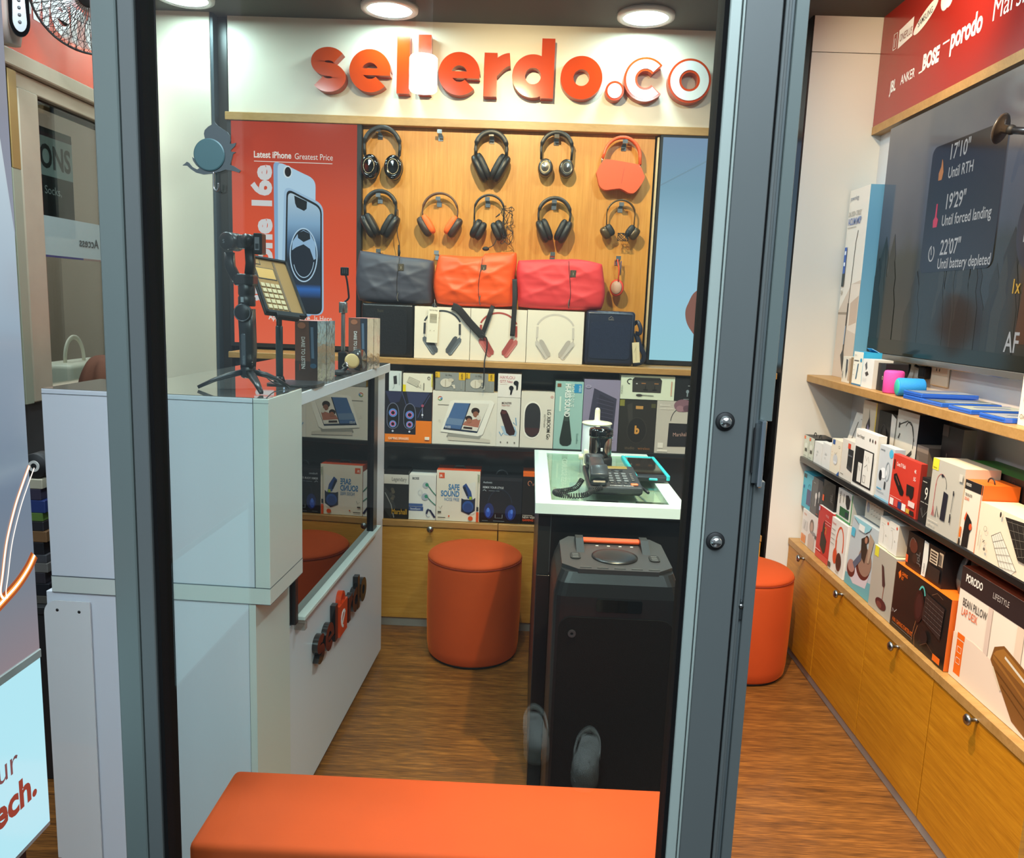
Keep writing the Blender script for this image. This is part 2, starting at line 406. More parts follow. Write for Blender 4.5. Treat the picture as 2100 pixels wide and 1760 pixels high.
b = MB().quad(*(f.p(x, y) for x, y in ((0, 0), (.492, 0), (.492, .155), (0, .155))), mat('frosted_band', '#8d9c9b', .6, alpha=.72))
b.art(f, .492, .155, [('r', 0, 0, .62, .05, '#1b2350'), ('r', .62, 0, 1, .05, '#6a5a52')])
g = Fr((XL-.003, 3.466, 1.66), (0, -1, 0), (0, 0, 1))
b.text(Fr((XL-.003, 3.62, 1.715), (0, -1, 0), (0, 0, 1)), 'Protected Access', 0, 0, .052, P('#2a3234'), bold=.01, h=-.001)
b.v = [V((q.x, min(q.y, 3.467), q.z)) for q in b.v]
b.build('frosted_band', fw)
# the neighbouring shop behind that glass
b = MB().box(W0, (-2.75, 2.2, 0), (-2.7, 4.6, 2.8), mat('neighbour_wall', '#8d908e', .6))
b.box(W0, (-2.7, 4.2, 0), (XL-.1, 4.25, 2.8), mat('neighbour_panel', '#a08c78', .6))
b.box(W0, (-2.69, 2.2, 2.78), (XL-.1, 4.2, 2.8), DARK)
st(b, 'wall_neighbour')
b = MB(); f = Fr((-1.96, 3.02, 1.75), (0, 1, 0), (0, 0, 1))
b.box(f, (0, 0, -.012), (.38, .42, 0), P('#1b1c22'))
b.art(f, .38, .42, [('r', 0, .56, 1, .92, '#9aa5a2'), ('r', 0, .92, 1, .955, '#3c1e28')])
b.text(f, 'FASHIONS', .365, .268, .125, P('#17181c'), 'r', .03, .82, .0016)
b.text(f, 'Ties, Socks,', .29, .165, .046, P('#b9bcbc'), 'r', .0, 1, .0016)
b.v = [V((q.x, max(q.y, 3.0), q.z)) for q in b.v]
b.build('shop_poster', None, 'black and grey poster with big ONS lettering behind the side glass', 'poster')

# left and right red boards above the side walls
RED = mat('red_vinyl', '#93261f', .22, coat=.2); REDL = mat('orange_red_vinyl', '#c93d1a', .25, coat=.3)
b = MB().box(W0, (XL, 1.3, 2.345), (XL+.03, 3.55, ZC), REDL)
f = Fr((XL+.031, 2.72, 2.37), (0, 1, 0), (0, 0, 1))
b.text(f, 'sellerdo', .02, .13, .26, P('#ecebe6'), 'l', .03)
b.build('red_board', None, 'orange red board with white lettering above the side glass, behind the fan', 'sign board')
# brand board above the screen on the other side wall
b = MB().box(W0, (1.42, 1.35, 2.352), (XR, 3.553, ZC), RED)
b.box(W0, (1.418, 1.35, 2.318), (XR, 3.553, 2.351), SHELFW)
wt = P('#ece9e4', .35); dk = P('#8b8580')
f = FR(3.43, 1.42, 2.352)                  # u runs towards the viewer, v up
def lab(t, y, z, size, bold=.01, sx=.8, m=wt): b.text(f, t, 3.43-y, z-2.352, size, m, 'l', bold, sx, .001)
b.stroke(f, [(0, .27), (0, .33), (.03, .33), (.03, .27), (0, .27)], .004, .001, .001, wt)
lab('1', 3.42, 2.63, .05)
b.quad(f.p(.045, .262, .001), f.p(.165, .275, .001), f.p(.165, .345, .001), f.p(.045, .332, .001), wt)
b.text(f, 'ONEPLUS', .055, .285, .040, P('#7a4038'), 'l', .01, .62, .0014)
b.add([f.p(.26+.088*math.cos(q*PI/14)+.0*math.sin(q*PI/14), .31+.028*math.sin(q*PI/14)+.030*math.cos(q*PI/14), .001) for q in range(28)], [tuple(range(28))], wt)
b.text(f, 'SAMSUNG', .26, .30, .034, P('#4a4a4e'), 'c', .012, .72, .0014, 0, .18)
# fruit emblem
b.ell(f, (.40, .325, 0), (.034, .042, .0015), wt, nu=20, nv=8); b.ell(f, (.425, .325, 0), (.030, .040, .0015), wt, nu=20, nv=8)
b.add([f.p(.415+x, .385+y, .002) for x, y in ((0, 0), (.012, .002), (.02, .02), (.006, .016))], [(0, 1, 2, 3)], wt)
lab('JBL', 3.42, 2.455, .062, .03, .62); lab('ANKER', 3.325, 2.462, .05, .012, .72)
lab('BOSE', 3.15, 2.468, .076, .05, .68)
b.stroke(f, [(.255, .113), (.285, .113)], .006, .001, .001, wt); b.stroke(f, [(.42, .166), (.465, .166)], .006, .001, .001, wt)
lab('porodo', 2.955, 2.484, .098, .035, .66); lab('Marshall', 2.70, 2.49, .10, .0, .78); lab('XIAOMI', 2.85, 2.66, .07, .02, .8)
b.build('brand_board', None, 'red board with white brand lettering along the top of the side wall', 'sign board')

# ------------------------------------------------------------------ back wall
b = MB().box(W0, (-1.435, 3.78, 2.372), (1.205, YB, ZC), SIGNW)
st(b, 'wall_sign_panel')
st(MB().box(W0, (-1.445, 3.755, 2.335), (1.205, YB, 2.371), SHELFW, .002), 'trim_4')
MB().box(W0, (-.815, 3.80, 1.288), (.535, 3.832, 2.334), BOARDW).build('display_board', None, 'vertical grained wooden board on the back wall that carries the headphone hooks', 'display board')
# grey panel behind the lower shelves
st(MB().box(W0, (-1.37, 3.80, .53), (1.11, YB, 1.258), BGREY), 'wall_back_panel')
MB().box(W0, (-1.37, 3.55, 1.259), (1.112, YB, 1.287), SHELFW, .002).build('wall_shelf', None, 'long pale wooden shelf on the back wall under the bags', 'shelf')
MB().box(W0, (-1.30, 3.555, .878), (1.09, 3.80, .898), mat('black_shelf', '#17181a', .3, coat=.3), .002).build('wall_shelf', None, 'black shelf on the back wall under the row of speaker boxes', 'shelf')
# back cabinets
b = st(MB().box(W0, (-1.3, 3.58, 0), (1.11, 3.80, .05), mat('kick_board', '#a79f95', .5)), 'baseboard_back')
def cabinet(x0, x1, knob, label, f, dep, m, seam=.0016, name='storage_cabinet'):
    c = thing(name, f.p((x0+x1)/2, .05, -dep/2), label, 'cabinet', None)
    MB().box(f, (x0, .05, -dep), (x1, .5, -.02), mat('cabinet_core', '#a5763a', .5)).build('body', c)
    d = MB().box(f, (x0+seam, .05, -.019), (x1-seam, .498, 0), m, .001).build('door', c)
    MB().box(f, (x0, .501, -dep), (x1, .53, .004), mm_top(m), .0015).build('top_board', c)
    if knob is not None:
        MB().lathe(f.p(knob, .498-.0, 0), [(.008, 0), (.0055, .004), (.005, .018), (.013, .022), (.016, .027), (.012, .032), (0, .034)], STEEL, f.n, 20).build('knob', d)
    return c
_mt = {}
def mm_top(m): return SHELFW
f = FB(0, 3.558, 0)
for x0, x1, k, l in ((-1.3, -.716, None, 'oak storage cabinet at the back mostly hidden by the white counter'),
                     (-.714, -.117, -.431, 'oak storage cabinet with one steel knob behind the round stool by the counter'),
                     (-.115, .49, None, 'oak storage cabinet at the back beside the black demo table'),
                     (.492, 1.11, None, 'oak storage cabinet in the back corner behind the far stool')):
    cabinet(x0, x1, k, l, f, .24, CABW)
# side cabinets
st(MB().box(W0, (1.252, 1.32, 0), (XR, 3.55, .05), mat('kick_board_side', '#b3aaa0', .5)), 'baseboard_right')
f = FR(3.55, 1.235, 0)
for i, (a, c, k, l) in enumerate(((0, .41, .209, 'oak side cabinet nearest the back pier, beside the far round stool'),
                     (.412, .872, .640, 'oak side cabinet under the lamp and headphone boxes'),
                     (.874, 1.333, 1.107, 'oak side cabinet under the black and orange gaming kit box'),
                     (1.335, 1.795, 1.564, 'oak side cabinet under the lap desk box, closest to the doorway'),
                     )):
    cabinet(a, c, k, l, f, .20, CABR)
MB().box(W0, (1.245, 1.33, 1.256), (XR, 3.554, 1.287), SHELFW, .002).build('wall_shelf', None, 'long pale wooden shelf on the side wall under the television', 'shelf')
MB().box(W0, (1.245, 1.33, .893), (XR, 3.545, .917), mat('black_shelf', '#17181a', .3, coat=.3), .004, 2).build('wall_shelf', None, 'black shelf on the side wall full of accessory boxes', 'shelf')

# ------------------------------------------------------------------ ceiling lamps
LN = ['beside the dark corner strip', 'above the letters e and l', 'above the ending of the sign']
for i, (x, y) in enumerate(DOWN):
    if i not in (0, 1, 2): continue
    t = thing('ceiling_downlight', (x, y, ZC-.018), ['round white ceiling downlight above the letters l and e of the sign', 'round white ceiling downlight above the white ending of the sign', 'round ceiling downlight cut off above the cream pier'][i], 'ceiling light', 'round downlights in the shop ceiling')
    MB().lathe((x, y, ZC-.018), [(.097, .006), (.098, 0), (.122, .004), (.124, .018)], mat('lamp_trim', '#c9c9c6', .3), (0, 0, 1), 40).build('trim_ring', t)
    MB().lathe((x, y, ZC-.013), [(.0, 0), (.097, .001), (.097, .004)], glow('#f2fdff', 6), (0, 0, 1), 40).build('lens', t)

# ------------------------------------------------------------------ glazed door panel in front
t = thing('door_1', (-.16, 1.25, 0), None, None); t['kind'] = 'structure'
b = MB()
b.box(W0, (-.668, 1.222, .0), (-.630, 1.285, 2.14), ALU, .002)
b.box(W0, (-.6285, 1.224, .0), (-.604, 1.285, 2.14), ALUD, .0015)
b.box(W0, (-.6300, 1.228, .0), (-.6285, 1.28, 2.14), GASKET)
b.build('left_stile', t)
b = MB()
b.box(W0, (.2685, 1.225, 0), (.2855, 1.285, 2.14), ALUL, .0015)
b.box(W0, (.2857, 1.229, 0), (.2868, 1.28, 2.14), GASKET)
b.box(W0, (.287, 1.224, 0), (.2905, 1.285, 2.14), ALUL, .001)
b.box(W0, (.291, 1.226, 0), (.345, 1.285, 2.14), ALUD, .0015)
b.box(W0, (.3455, 1.232, 0), (.3485, 1.285, 2.14), GASKET)
b.box(W0, (.3488, 1.228, 0), (.354, 1.285, 2.14), ALUD, .001)
b.box(W0, (.354, 1.236, 0), (.3605, 1.285, 2.14), ALUD, .001)
b.box(W0, (.3605, 1.243, 0), (.366, 1.285, 2.14), mat('groove_metal', '#5e6668', .5, metal=.3), .0)  # plain grey metal of the groove beside the strip
b.box(W0, (.3662, 1.236, 1.382), (.3855, 1.25, 2.14), ALU, .001)
b.box(W0, (.3662, 1.236, 0), (.3835, 1.25, 1.285), ALUD, .001)
b.build('right_stile', t)
b = MB().box(W0, (-.603, 1.23, .02), (-.5965, 1.28, 2.12), GASKET).box(W0, (.2615, 1.23, .02), (.268, 1.28, 2.12), GASKET)
b.build('gasket', t)
MB().box(W0, (-.598, 1.252, .02), (.263, 1.258, 2.13), GLASS).build('glass_pane', t)
for z in (1.381, 1.187):
    b = MB().lathe((.309, 1.227, z), [(.0145, 0), (.0150, .003), (.0125, .005)], BLACKM, (0, -1, 0), 28)
    b.lathe((.309, 1.222, z), [(.0095, 0), (.0098, .004), (.007, .0085), (0, .0095)], CHROME, (0, -1, 0), 28)
    b.build('bolt', t)
lk = MB().box(W0, (.360, 1.232, 1.283), (.3665, 1.246, 1.378), mat('lock_recess', '#4a5052', .5, metal=.4))
lk.box(W0, (.366, 1.218, 1.278), (.3735, 1.248, 1.385), mat('lock_plate', '#aab4ba', .2, metal=.9), .002)
lk.lathe((.3738, 1.233, 1.327), [(.006, 0), (.006, .001), (0, .0016)], CHROME, (1, 0, 0), 16, sy=1.6)
lk.box(W0, (.357, 1.2285, 1.30), (.3595, 1.233, 1.372), BLACKM)
lk.build('lock', t)
b = MB().box(W0, (.3600, 1.236, 1.05), (.3655, 1.2425, 1.085), mat('latch_dark', '#3c4244', .4, metal=.5), .002).lathe((.3625, 1.238, 1.075), [(.004, 0), (.004, .003)], STEEL, (0, -1, 0), 14)
b.build('latch', t)

# elephant shaped hook stuck on the glass
EL = [(650,215),(690,265),(770,320),(860,375),(905,440),(912,520),(900,575),(950,570),(1005,555),(985,610),(915,680),(915,705),(1000,712),(950,745),(930,830),(900,925),(960,945),(1075,1015),(1045,1055),(960,1030),(820,1010),(720,1050),(600,1085),(450,1105),(330,1080),(240,1020),(180,965),(105,965),(150,930),(180,900),(215,915),(270,985),(350,1025),(385,1000),(330,950),(285,880),(270,815),(310,850),(360,855),(380,800),(350,735),(370,670),(430,590),(490,510),(475,420),(490,360),(550,300),(610,265)]
gx = lambda q: -.548+(q[0]-105)/(1075-105)*.0905
gz = lambda q: 1.8075-(q[1]-215)/(1105-215)*.0785
eh = thing('hook', (-.505, 1.2525, 1.70), 'grey elephant shaped adhesive hook stuck on the door glass', 'hook')
f = FB(0, 1.2515, 0)
MB().prism(f, [(gx(q), gz(q)-(gx(q)+.505)*.0) for q in EL[::-1]], 0, .0022, mat('pewter', '#454d50', .45, metal=.3)).build('elephant_plate', eh)
MB().lathe(f.p(-.5055, 1.7585, .0022), [(.0238, 0), (.0242, .0012), (.0225, .002), (0, .0022)], mat('blue_grey_metal', '#3f5c60', .4, metal=.2), f.n, 40, False).build('disc', eh)
b = MB(); hp = [(-.4985, 1.25-.0035, 1.733), (-.4985, 1.2465, 1.712), (-.497, 1.2455, 1.7065), (-.4935, 1.244, 1.7045), (-.490, 1.2425, 1.708), (-.4895, 1.2415, 1.716)]
b.tube(smooth_path(hp), .0016, STEEL, 8).build('wire_hook', eh)

# cylinder lamps under the mall ceiling in front of the shop
for i, (x, y, z, r, l) in enumerate(((-.715, -2.51, 2.80, .085, 'white cylinder lamp of the mall mirrored over the shop letters'),)):
    t = thing('cylinder_lamp', (x, y, z), l, 'ceiling light')
    MB().lathe((x, y, z), [(r*.9, 0), (r, .01), (r, .19), (r*.9, .2)], glow('#eafcff', 22), n=32).build('glowing_shade', t)
    MB().lathe((x, y, z+.2), [(r*.6, 0), (r*.6, .9)], mat('lamp_stem', '#d0d2d2', .4), n=20).build('stem', t)
neighbour = area('neighbour_fill_light', (-2.3, 3.2, 2.7), (0, 0, 0), .4, 26, (.9, .96, .98))  # added fill that brightens the dark room behind the side glass

# the slip-on clogs of whoever stands in front of the shop, mirrored in the door glass
CLG = mat('white_rubber', '#dfe3de', .55)
for i, (x, y, a) in enumerate(((.252, .02, .16), (.075, -.12, -.05))):
    c = thing('rubber_clog', (x, y, 0), ['white rubber clog standing on the mall floor, clearly mirrored in the door glass', 'white rubber clog beside the other one on the mall floor, faintly mirrored'][i], 'shoe', 'white rubber clogs')
    f = Fr((x, y, 0), (math.cos(a), math.sin(a), 0), (-math.sin(a), math.cos(a), 0))
    b = MB().prism(f, [(p.x, p.y) for p in smooth_path([(-.030, -.13, 0), (-.036, -.05, 0), (-.040, .05, 0), (-.044, .10, 0), (-.028, .145, 0), (.0, .155, 0), (.032, .14, 0), (.046, .09, 0), (.040, .0, 0), (.034, -.09, 0), (.020, -.135, 0), (-.012, -.142, 0), (-.030, -.13, 0)], 4)[:-1]][::-1], 0, .028, CLG); b.build('sole', c)
    MB().ell(f, (0, .07, .03), (.046, .085, .052), CLG, .8, .9, 28, 16, lambda X, Y, Z: (X, Y, max(Z, .012))).build('upper', c)
    MB().tube(smooth_path([f.p(-.044, .03, .05), f.p(-.036, -.06, .062), f.p(0, -.115, .066), f.p(.036, -.06, .062), f.p(.044, .03, .05)]), .003, CLG, 8, .011, (0, 0, 1)).build('heel_strap', c)
    for u, v in ((-.015, .10), (.012, .105), (-.02, .075), (.018, .078), (0, .09)):
        MB().lathe(f.p(u, v, .074), [(.005, 0), (.005, .004), (0, .0045)], BLACKM, f.n, 12).build('vent_hole', c)
# ------------------------------------------------------------------ white sales counter (slightly turned)
CO, CA = (-.654, 1.845, 0), (.0401, .9992, 0)
CF = Fr(CO, (.9992, -.0401, 0), CA)        # u to the right, v into the shop, n up; front corner at the origin
EDGE = mat('white_edge_band', '#d5dcd6', .3); SEAM = P('#5b6066', .6)
ct = thing('sales_counter', CF.p(-.27, .7, 0), 'white laminate sales counter with smoked glass display side and black lettering', 'counter')
b = MB()
b.box(CF, (-.542, 0, .03), (-.004, .24, .79), WHITE, .001).box(CF, (-.524, .24, .03), (-.004, 1.405, .622), WHITE, .001)
b.box(CF, (-.018, -.0012, .03), (-.0005, .24, .789), EDGE).box(CF, (-.0186, -.0014, .03), (-.0178, 0, .789), SEAM)
b.build('lower_cabinet', ct)
b = MB().box(CF, (-.524, -.004, .79), (.038, .24, .832), EDGE, .001)
b.box(CF, (-.524, -.0042, .8315), (.0382, .24, .8325), SEAM).box(CF, (-.524, -.0042, .7895), (.038, .24, .7905), SEAM)
b.build('base_board', ct)
b = MB().box(CF, (-.524, -.002, .8325), (.0, .24, 1.304), WHITE, .001).box(CF, (.0, -.0032, .8325), (.0375, .24, 1.304), EDGE, .001)
b.box(CF, (-.001, -.0035, .8325), (.0002, -.001, 1.304), SEAM).box(CF, (-.524, -.0033, 1.2925), (.0376, 0, 1.2935), SEAM)
b.build('upper_box', ct)
TOPM = mat('polished_top', '#c9c6bf', .03, metal=.9)
MB().box(CF, (-.45, .2405, 1.253), (.024, 1.39, 1.288), WHITE, .0015).build('counter_top', ct)
b = MB().box(CF, (-.522, -.001, 1.3042), (.036, .2399, 1.3056), TOPM).box(CF, (-.448, .2406, 1.2882), (.022, 1.388, 1.2895), TOPM)
b.build('polished_top_sheet', ct)
MB().box(CF, (-.45, 1.235, .622), (.0, 1.405, 1.253), WHITE, .0015).build('end_panel', ct)
b = MB().box(CF, (-.42, .2405, .622), (-.40, 1.234, 1.253), BLACKM).box(CF, (-.40, .2405, .622), (-.01, 1.234, .63), BLACKM)
b.box(CF, (-.40, .2405, .94), (-.06, 1.234, .945), BLACKM).build('display_interior', ct)
MB().box(CF, (-.006, .25, .635), (-.001, 1.20, 1.252), SMOKE).build('display_glass', ct)
for v0, v1 in ((.256, .278), (1.17, 1.234)):
    MB().box(CF, (-.02, v0, .625), (.012, v1, 1.252), BLACK, .002).build('post', ct)
MB().box(CF, (-.03, .30, .6225), (.024, 1.262, .634), EDGE, .001).build('ledge', ct)
b = MB().box(CF, (-.004, .283, .598), (.03, .305, .6215), pane('clip_plastic', '#dfe6e4', .1, .5), .003)
b.build('plastic_clip', ct)
b = MB().prism(Fr(CF.p(-.544, -.006, .05), (.9992, -.0401, 0), (0, 0, 1)), [(0, 0), (.12, 0), (.12, .72)]+arc(.035, .685, .035, .035, 90, 180, 8), 0, .0035, mat('glossy_white_sheet', '#e6e8e9', .04, coat=.8))
for u, z in ((.035, .695), (.092, .693)): b.lathe(Fr(CF.p(-.544, -.006, .05), (.9992, -.0401, 0), (0, 0, 1)).p(u, z, .0035), [(.004, 0), (.004, .0004)], BLACKM, (-.04, -1, 0), 14)
b.build('acrylic_sheet', ct)

# letters built from bands and rings: x-height 1.85 units = .185 m at scale 1
def letter(ch, f, sc, t, m, ms, wdt=.057, white=None, rim=.010):
    """One letter with its base at f's origin; returns its mesh builder and advance."""
    b = MB(); s = sc; h = .185*s; r = .0935*s; w_ = wdt*s
    def put(g, t0, t1, mm, mms, d):                       # d thins the strokes (0 for the full letter)
        k = w_-2*d
        ro, ri = r-d, r-w_+d
        if ch == 'o': b.ring(g, r, h/2, ro, ro*.985, ri, ri*.985, t0, t1, mm, mms)
        elif ch == 'c': b.ring(g, r, h/2, ro, ro*.985, ri, ri*.985, t0, t1, mm, mms, 40+(d/r*40), 320-(d/r*40))
        elif ch == 'e':
            b.ring(g, r, h/2, ro, ro*.985, ri, ri*.985, t0, t1, mm, mms, 0, 316)
            b.box(g, (r-ri*1.1, h/2-.019*s+d, t0), (2*r-d-.002*s, h/2+.010*s-d, t1+.0008), mm)
        elif ch == 'd':
            b.ring(g, r, h/2, ro, ro*.985, ri, ri*.985, t0, t1, mm, mms)
            b.box(g, (2*r-w_+d, d, t0), (2*r-d, .252*s-d, t1+.0008), mm)
        elif ch == 'l': b.box(g, (d, d, t0), (w_-d, .252*s-d, t1), mm)
        elif ch == 'r':
            b.box(g, (d, d, t0), (w_-d, h-d, t1+.0008), mm)
            b.stroke(g, [(w_*.45+(.115*s-w_*.45)*q/10, h*.50+(h*.36)*math.sin(q/10*PI/2)) for q in range(11)], k*.95, t0, t1, mm, mms)
        elif ch == 's':
            cx, rx, ry = .08*s, .050*s, .0335*s
            pts = arc(cx, h/2+ry, rx, ry*1.0, 28, 270, 22)+arc(cx, h/2-ry, rx, ry, 90, -152, 22)[1:]
            b.stroke(g, pts, k*.98, t0, t1, mm, mms)
        elif ch == '.': b.ring(g, .041*s, .041*s, .041*s-d, .041*s-d, .0001, .0001, t0, t1, mm, mms)
    put(f, 0, t, m, ms, 0)
    if white: put(f, t, t+.002, white, white, rim)
    return b
SP = [('s', -1.040), ('e', -.865), ('l', -.651), ('l', -.555), ('e', -.463), ('r', -.258), ('d', -.132), ('o', .085), ('.', .288), ('c', .368), ('o', .565)]
sg = thing('shop_sign', (-.14, 3.74, 2.466), 'large raised orange shop name letters on the white board above the headphones', 'sign')
whl = mat('white_letter_face', '#dcd8d2', .3)
names = {'s': 'letter_s', 'e': 'letter_e', 'l': 'letter_l', 'r': 'letter_r', 'd': 'letter_d', 'o': 'letter_o', 'c': 'letter_c', '.': 'dot'}
for i, (ch, x) in enumerate(SP):
    f = FB(x, 3.779, 2.467)
    wh = i > 7
    letter(ch, f, 1.0 if not wh else 1.02, .052, ORANGE, ORANGES, .058, whl if wh else None).build('letter' if ch != '.' else 'dot', sg)
# small counter logo: black letters and an orange bag
lg = thing('counter_logo', CF.p(.006, .75, .40), 'raised black letters with a small orange bag emblem on the counter side', 'sign')
f0 = Fr(CF.p(-.0035, 0, 0), CA, (0, 0, 1)); xs = .462
BLK = mat('black_acrylic', '#1b1514', .12, coat=.3)
sc = .50
for ch, y in (('s', .445), ('e', .531), ('l', .640), ('r', .800), ('d', .862), ('o', .968)):
    letter(ch, f0.sub(y, .405), sc, .018, BLK, BLK).build('letter', lg)
g = f0.sub(.682, .398)
b = MB().prism(g, [(.006, 0), (.096, 0), (.102, .112), (0, .112)], 0, .02, mat('logo_orange', '#dd4518', .2, coat=.3))
b.stroke(g, arc(.051, .112, .026, .036, 0, 180, 14), .009, 0, .018, mat('logo_orange', '#dd4518'))
b.ring(g, .051, .054, .030, .032, .020, .022, .0202, .0212, P('#e9e6e2'), None, 60, 260); b.stroke(g, [(.032, .036), (.07, .076)], .012, .0204, .0204, P('#e9e6e2'))
b.build('bag_emblem', lg)

# ------------------------------------------------------------------ stools and bench
def stool(x, y, r, h, label):
    t = thing('round_stool', (x, y, 0), label, 'stool', 'round orange velvet stools')
    pr = [(r*.93, .012), (r*.96, .02), (r*.985, .06), (r, .16), (r*1.005, .28), (r, h-.03), (r*.992, h-.018), (r*.975, h-.014)]
    MB().lathe((x, y, 0), pr, VELVET, n=64).build('side_cover', t)
    MB().lathe((x, y, 0), [(r*.975, h-.014), (r*.995, h-.011), (r*.985, h-.003), (r*.93, h+.006), (r*.7, h+.017), (r*.3, h+.021), (0, h+.0215)], VELVET, n=64).build('seat_top', t)
    MB().tube([(x+r*.997*math.cos(a*PI/32), y+r*.997*math.sin(a*PI/32), h-.0135) for a in range(64)], .0022, mat('piping_orange', '#8f2a10', .8), 6, closed=True).build('piping', t)
    MB().lathe((x, y, 0), [(r*.9, 0), (r*.92, .012)], BLACKM, n=40).build('base', t)
stool(-.205, 3.338, .207, .458, 'round orange velvet stool in front of the back cabinet, beside the white counter')
stool(.975, 3.30, .200, .455, 'round orange velvet stool in the corner beside the side cabinets')
t = thing('bench', (-.14, 1.545, 0), 'long orange velvet bench just inside the glass door', 'bench')
bf = Fr((-.648, 1.415, 0), (1, .004, 0), (-.004, 1, 0))
def sag(x, y, z): return (x, y, z)
b = MB().box(bf, (0, 0, .06), (1.01, .262, .452), VELVET, .016, 4, True); b.build('cushion_block', t)
for x in (.05, .93):
    for y in (.03, .19): MB().box(bf, (x, y, 0), (x+.04, y+.04, .0595), BLACKM).build('foot', t)

# ------------------------------------------------------------------ black demo table with glass top
tt = thing('demo_table', (.265, 2.78, 0), 'black display table with a white framed glass top behind the party speaker', 'table')
TZ = .955
b = MB()
x0, x1, y0, y1 = .035, .500, 2.330, 3.215
for a, c in (((x0, y0), (x1, y0+.045)), ((x0, y1-.05), (x1, y1)), ((x0, y0+.045), (x0+.05, y1-.05)), ((x1-.05, y0+.045), (x1, y1-.05))):
    b.box(W0, (a[0], a[1], TZ-.034), (c[0], c[1], TZ), mat('table_white_frame', '#dcebe8', .2, coat=.3), .001)
b.build('top_frame', tt)
MB().box(W0, (x0+.05, y0+.045, TZ-.008), (x1-.05, y1-.05, TZ-.003), pane('table_glass', '#ecf4ee', .06, .5)).build('glass_top', tt)
b = MB().box(W0, (x0+.05, y0+.045, TZ-.034), (x1-.05, y1-.05, TZ-.030), mat('tray_lining', '#dcded4', .6, var=.12, scale=12))
b.build('display_tray', tt)
b = MB()
b.box(W0, (x0+.012, y0+.02, .72), (x1-.012, y1-.02, TZ-.0345), BLACK, .002)
b.box(W0, (x0+.012, y0+.02, 0), (x0+.055, y1-.02, .72), BLACK, .002).box(W0, (x1-.055, y0+.02, 0), (x1-.012, y1-.02, .72), BLACK, .002)
b.box(W0, (x0+.055, y1-.06, 0), (x1-.055, y1-.03, .72), BLACK)
b.box(W0, (x0+.012, y0+.019, .722), (x0+.05, y0+.0195, TZ-.078), BLACKM); b.box(W0, (x0+.05, y0+.0185, .73), (x0+.052, y0+.0205, TZ-.03), P('#3a3d42'))
b.build('body', tt)
b = MB()                                   # things under the glass: dark handsets
for x, y, a in ((.20, 2.45, .02), (.36, 2.46, -.03)):
    q = MB(); q.box(Fr((x, y, TZ-.0295), (1, a, 0), (-a, 1, 0)), (0, -.03, 0), (.105, .03, .008), BLACKG, .003, 2)
    q.build('display_phone', None, ['dark handset lying under the table glass near its front edge, toward the coil cord', 'dark handset lying under the table glass near its front edge, toward the door'][x > .3], 'phone', 'handsets under the table glass')

# ------------------------------------------------------------------ party speaker
ps = thing('party_speaker', (.255, 2.12, 0), 'tall black party speaker with an orange carry handle in front of the demo table', 'speaker')
def rsec(w, d, r): return [(x-w/2, y-d/2) for x, y in rrect(w, d, r, 4)]
def loft(b, cx, cy, secs, m):
    vs, fs = [], []; n = None
    for z, w, d, r, dy in secs:
        p = rsec(w, d, r); n = len(p); vs += [(cx+x, cy+y+dy, z) for x, y in p]
    for j in range(len(secs)-1):
        for i in range(n): fs.append((j*n+i, j*n+(i+1) % n, (j+1)*n+(i+1) % n, (j+1)*n+i))
    fs += [tuple(range(n-1, -1, -1)), tuple((len(secs)-1)*n+i for i in range(n))]
    return b.add(vs, fs, m)
SPK = mat('speaker_shell', '#121317', .40); GR = mat('speaker_grille', '#050507', .6, spec=.25, var=.3, scale=400, bump=.2)
b = loft(MB(), .255, 2.12, [(.03, .325, .30, .03, 0), (.05, .335, .31, .03, 0), (.775, .335, .31, .03, 0), (.80, .333, .309, .03, 0), (.835, .318, .298, .03, 0), (.862, .296, .282, .03, .004)], SPK)
b.build('shell', ps)
b = MB(); f = Fr((.255, 2.12, .862), (1, 0, 0), (0, 1, .02))
pl = [(-.105, -.139), (.105, -.139), (.147, -.10), (.147, .09), (.12, .135), (-.12, .135), (-.147, .09), (-.147, -.10)]
b.prism(f, pl, 0, .012, mat('speaker_top_grey', '#303033', .4))
b.build('top_panel', ps)
f2 = Fr(f.p(0, 0, .012), f.u, f.v)
b = MB().lathe(f2.p(0, -.035), [(.063, 0), (.063, .003), (.052, .006), (.03, .007), (0, .0072)], BLACK, f2.n, 40).build('dial', ps)
for x in (-.108, .108):
    q = MB(); q.prism(f2.sub(x-.014, -.065), rrect(.028, .05, .012), 0, .003, BLACKM)
    for k in range(3): q.box(f2.sub(x, -.053+k*.013), (-.008, -.0015, .003), (.008, .0015, .0036), P('#6c6e70'))
    q.build('button_pad', ps)
for k in range(5): MB().prism(f2.sub(-.10+k*.045, -.128), [(0, 0), (.03, 0), (.025, .008), (.005, .008)], 0, .0015, P('#3a3b3d')).build('button', ps)
for k in range(4): MB().box(f2.sub(-.045+k*.033, .055), (0, 0, 0), (.008, .003, .001), P('#e8e4da')).build('indicator_mark', ps)
b = MB().box(f2, (-.088, .070, .002), (.088, .094, .014), mat('handle_orange', '#d84c18', .35), .005, 2)
b.build('handle_grip', ps)
for sgn in (-1, 1):
    q = MB(); q.prism(Fr(f2.p(sgn*.092-.0, .055, 0), f2.v, f2.n), [(-.06, 0), (.055, 0), (.055, .010), (.035, .020), (.0, .022), (-.035, .009)], -.011, .011, SPK)
    q.build('handle_horn', ps)
f = FB(.255, 1.9645, 0)
MB().prism(f.sub(-.152, .04), [(0, 0), (.304, 0)]+arc(.304-.035, .705-.035, .035, .035, 0, 90, 6)+arc(.035, .705-.035, .035, .035, 90, 180, 6), -.003, .0025, GR).build('grille', ps)
